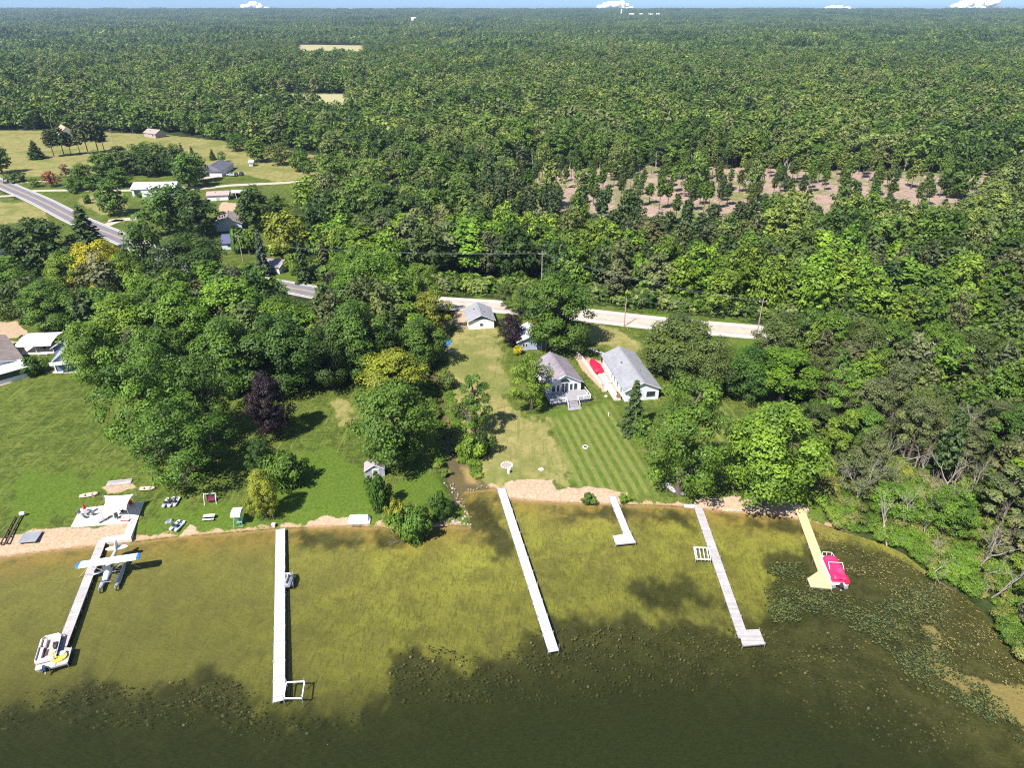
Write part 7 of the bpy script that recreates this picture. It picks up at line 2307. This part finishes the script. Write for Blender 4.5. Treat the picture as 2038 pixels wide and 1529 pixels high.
# ------------------------------------------------------------------ lily pads and pond weed
def pads(name, polys, dens, size, cols, z, label, cat, tilt=0.15, thin=1.0):
    V, F_, T = [], [], []
    r = np.random.default_rng(77 + len(name))
    for q in polys:
        P_ = GA(q, 0.0); lo, hi = P_.min(0), P_.max(0)
        n = int(dens * (hi[0] - lo[0]) * (hi[1] - lo[1]))
        x = r.uniform(lo[0], hi[0], n); y = r.uniform(lo[1], hi[1], n)
        sd = sdf(x, y, P_)
        c_ = wob(x, y, 4.5, 6) * 0.7 + wob(x, y, 1.6, 7) * 0.4
        ok = (sd > -1.0 + 0.8 * c_) & (r.random(n) < np.clip(0.5 + 0.75 * c_, 0.02, 1) * thin) & (np.where(land_s(x, y) < -0.3, True, False))
        x, y = x[ok], y[ok]
        n = len(x)
        s = size * r.uniform(0.5, 1.35, n); a = r.uniform(0, 6.28, n); tl_ = r.normal(0, tilt, n); zz = z + np.abs(r.normal(0, 0.03, n))
        for k in range(6):
            an = a + k * 1.0472
            rr = s * (1.0 if k % 3 else 0.8) * (1 if tilt < 0.3 else (0.45 + 0.9 * abs(math.cos(k * 1.0472))))
            V.append(np.stack([x + rr * np.cos(an), y + rr * np.sin(an), zz + rr * np.sin(an - a) * tl_ + (0.03 if tilt > 0.1 else 0)], 1))
        T.append(r.random(n))
        b = len(F_)
    # interleave
    out_v, out_f, tv = [], [], []
    base = 0; i = 0
    for T_ in T:
        n = len(T_)
        blk = np.stack(V[i:i + 6], 1).reshape(-1, 3); i += 6
        out_v.append(blk); out_f.append(np.arange(n * 6).reshape(n, 6) + base); base += n * 6; tv.append(T_)
    V_ = np.concatenate(out_v); Fq = np.concatenate(out_f); tv = np.concatenate(tv)
    k = NT(name)
    a = k.attr('padv')
    rp = k.n('ShaderNodeValToRGB'); k.put(rp.inputs[0], a)
    e = rp.color_ramp.elements
    while len(e) < len(cols): e.new(0.5)
    for j, cc in enumerate(cols): e[j].position = j / (len(cols) - 1); e[j].color = (*cc, 1)
    mat = k.done(k.bsdf(rp.outputs[0], 0.45, 0, 0.4))
    me = mesh_np(name, V_, Fq, [mat], {'padv': ('FACE', tv)})
    return tag(link(name, me), label, cat, kind='stuff')


LILYC = [(0.016, 0.026, 0.010), (0.030, 0.045, 0.015), (0.055, 0.075, 0.022), (0.09, 0.11, 0.03), (0.17, 0.15, 0.04)]
pads('lily_pads', [[(1545, 1120), (1600, 1125), (1605, 1150), (1560, 1165), (1530, 1150)], [(1525, 1180), (1620, 1178), (1700, 1200), (1760, 1215), (1820, 1150), (1880, 1195), (1860, 1240), (1850, 1250),
                   (1800, 1262), (1720, 1255), (1640, 1215), (1530, 1200)], [(1730, 1268), (1850, 1262), (1880, 1320), (1950, 1368), (2030, 1440), (1990, 1440), (1900, 1385), (1810, 1340), (1780, 1290)],
                   [(1530, 1205), (1590, 1215), (1575, 1240), (1535, 1235)], [(2005, 1440), (2060, 1465), (2050, 1480), (2010, 1460)]],
     42.0, 0.115, LILYC, 0.03, 'green and yellowing lily pads floating off the marsh', 'lily pads')
pads('sparse_lily_pads', [[(1620, 1060), (1700, 1080), (1800, 1120), (1860, 1160), (1960, 1230), (2038, 1330), (2100, 1420), (1960, 1330), (1880, 1290), (1840, 1230), (1780, 1180), (1690, 1130), (1640, 1090)]],
     20.0, 0.10, [(0.04, 0.05, 0.02), (0.08, 0.09, 0.03), (0.15, 0.13, 0.04), (0.22, 0.16, 0.05), (0.30, 0.26, 0.10)], 0.03, 'thin scatter of brown and yellow leaves floating near the marsh edge', 'lily pads', thin=0.7)
pads('pond_weed', [[(0, 1400), (160, 1365), (300, 1375), (420, 1345), (480, 1375), (520, 1420), (480, 1450), (260, 1440), (80, 1450), (0, 1450)],
                   [(430, 1400), (560, 1435), (640, 1440), (720, 1425), (680, 1460), (560, 1480), (480, 1450)],
                   [(790, 1300), (850, 1290), (1000, 1330), (1060, 1270), (1150, 1245), (1300, 1250), (1440, 1250), (1520, 1290), (1480, 1350), (1300, 1370), (1100, 1390), (900, 1400), (760, 1400)],
                   [(1520, 1250), (1700, 1260), (1800, 1360), (1950, 1430), (1900, 1500), (1700, 1480), (1560, 1400)]],
     20.0, 0.125, [(0.065, 0.062, 0.022), (0.09, 0.085, 0.028), (0.12, 0.108, 0.036), (0.17, 0.145, 0.05), (0.25, 0.20, 0.08)], -0.20, 'yellowish pond weed leaves just under the water surface', 'pond weed', tilt=0.5, thin=0.28)

# cut branches and stumps left on the cleared ground
r = np.random.default_rng(5)
V, F_ = [], []
for i in range(900):
    p = G(r.uniform(1040, 2040), r.uniform(342, 425), 1.1)
    a_ = r.uniform(0, 3.14); L_ = r.uniform(1.5, 5.5)
    branch(V, F_, [p.x, p.y, 1.1], [p.x + L_ * math.cos(a_), p.y + L_ * math.sin(a_), 1.1 + r.uniform(0, 0.8)], r.uniform(0.08, 0.22), 0.05, 4)
me = mesh_np('felling_debris', V, F_, [M_DEAD]); tag(link('felling_debris', me), 'grey felled trunks and cut branches strewn over the cleared ground', 'felled wood', kind='stuff')

# ------------------------------------------------------------------ clouds, far beyond the haze
CLD = paint('cloud_white', (0.92, 0.92, 0.94), 1.0, var=0.02, spec=0)
for px_, w_, h_, lab in ((622, 52, 20, 'small white cloud low over the left half of the horizon'), (1178, 90, 24, 'flat white cloud near the middle of the horizon'),
                         (1524, 60, 15, 'small white cloud right of the middle'), (1740, 120, 30, 'largest white cloud, bright and heaped'), (1935, 130, 22, 'long thin white cloud at the right end of the horizon')):
    D = 16000.0
    x = (px_ - 1019) / FPX * D / CP * 1.0
    s = D / FPX
    o = thing('cloud', lab, 'cloud', (x * 0.985, D, -60))
    m = MB(); rr_ = np.random.default_rng(int(px_))
    for i in range(30):
        u_ = rr_.uniform(-1, 1)
        hh = (1 - abs(u_) ** 1.6)
        m.ball((u_ * w_ * 0.5 * s, rr_.uniform(-200, 200), 60 + hh * h_ * s * rr_.uniform(0.1, 0.75)), s * (2.4 + h_ * 0.30 * hh) * rr_.uniform(0.7, 1.2), 6, sz=0.7)
    m.build('puff', CLD, o, smooth=True)

# ------------------------------------------------------------------ haze
HB = MB(); HB.box((0, 4300, 48), (22000, 9800 + 0, 106 - 0))
k = NT('haze')
pv = k.n('ShaderNodeVolumePrincipled')
pv.inputs['Color'].default_value = (0.55, 0.74, 1.0, 1)
pv.inputs['Density'].default_value = 0.00008
pv.inputs['Anisotropy'].default_value = 0.2
k.t.links.new(pv.outputs[0], k.out.inputs['Volume'])
hz = HB.build('haze', k.m)
tag(hz, kind='stuff')
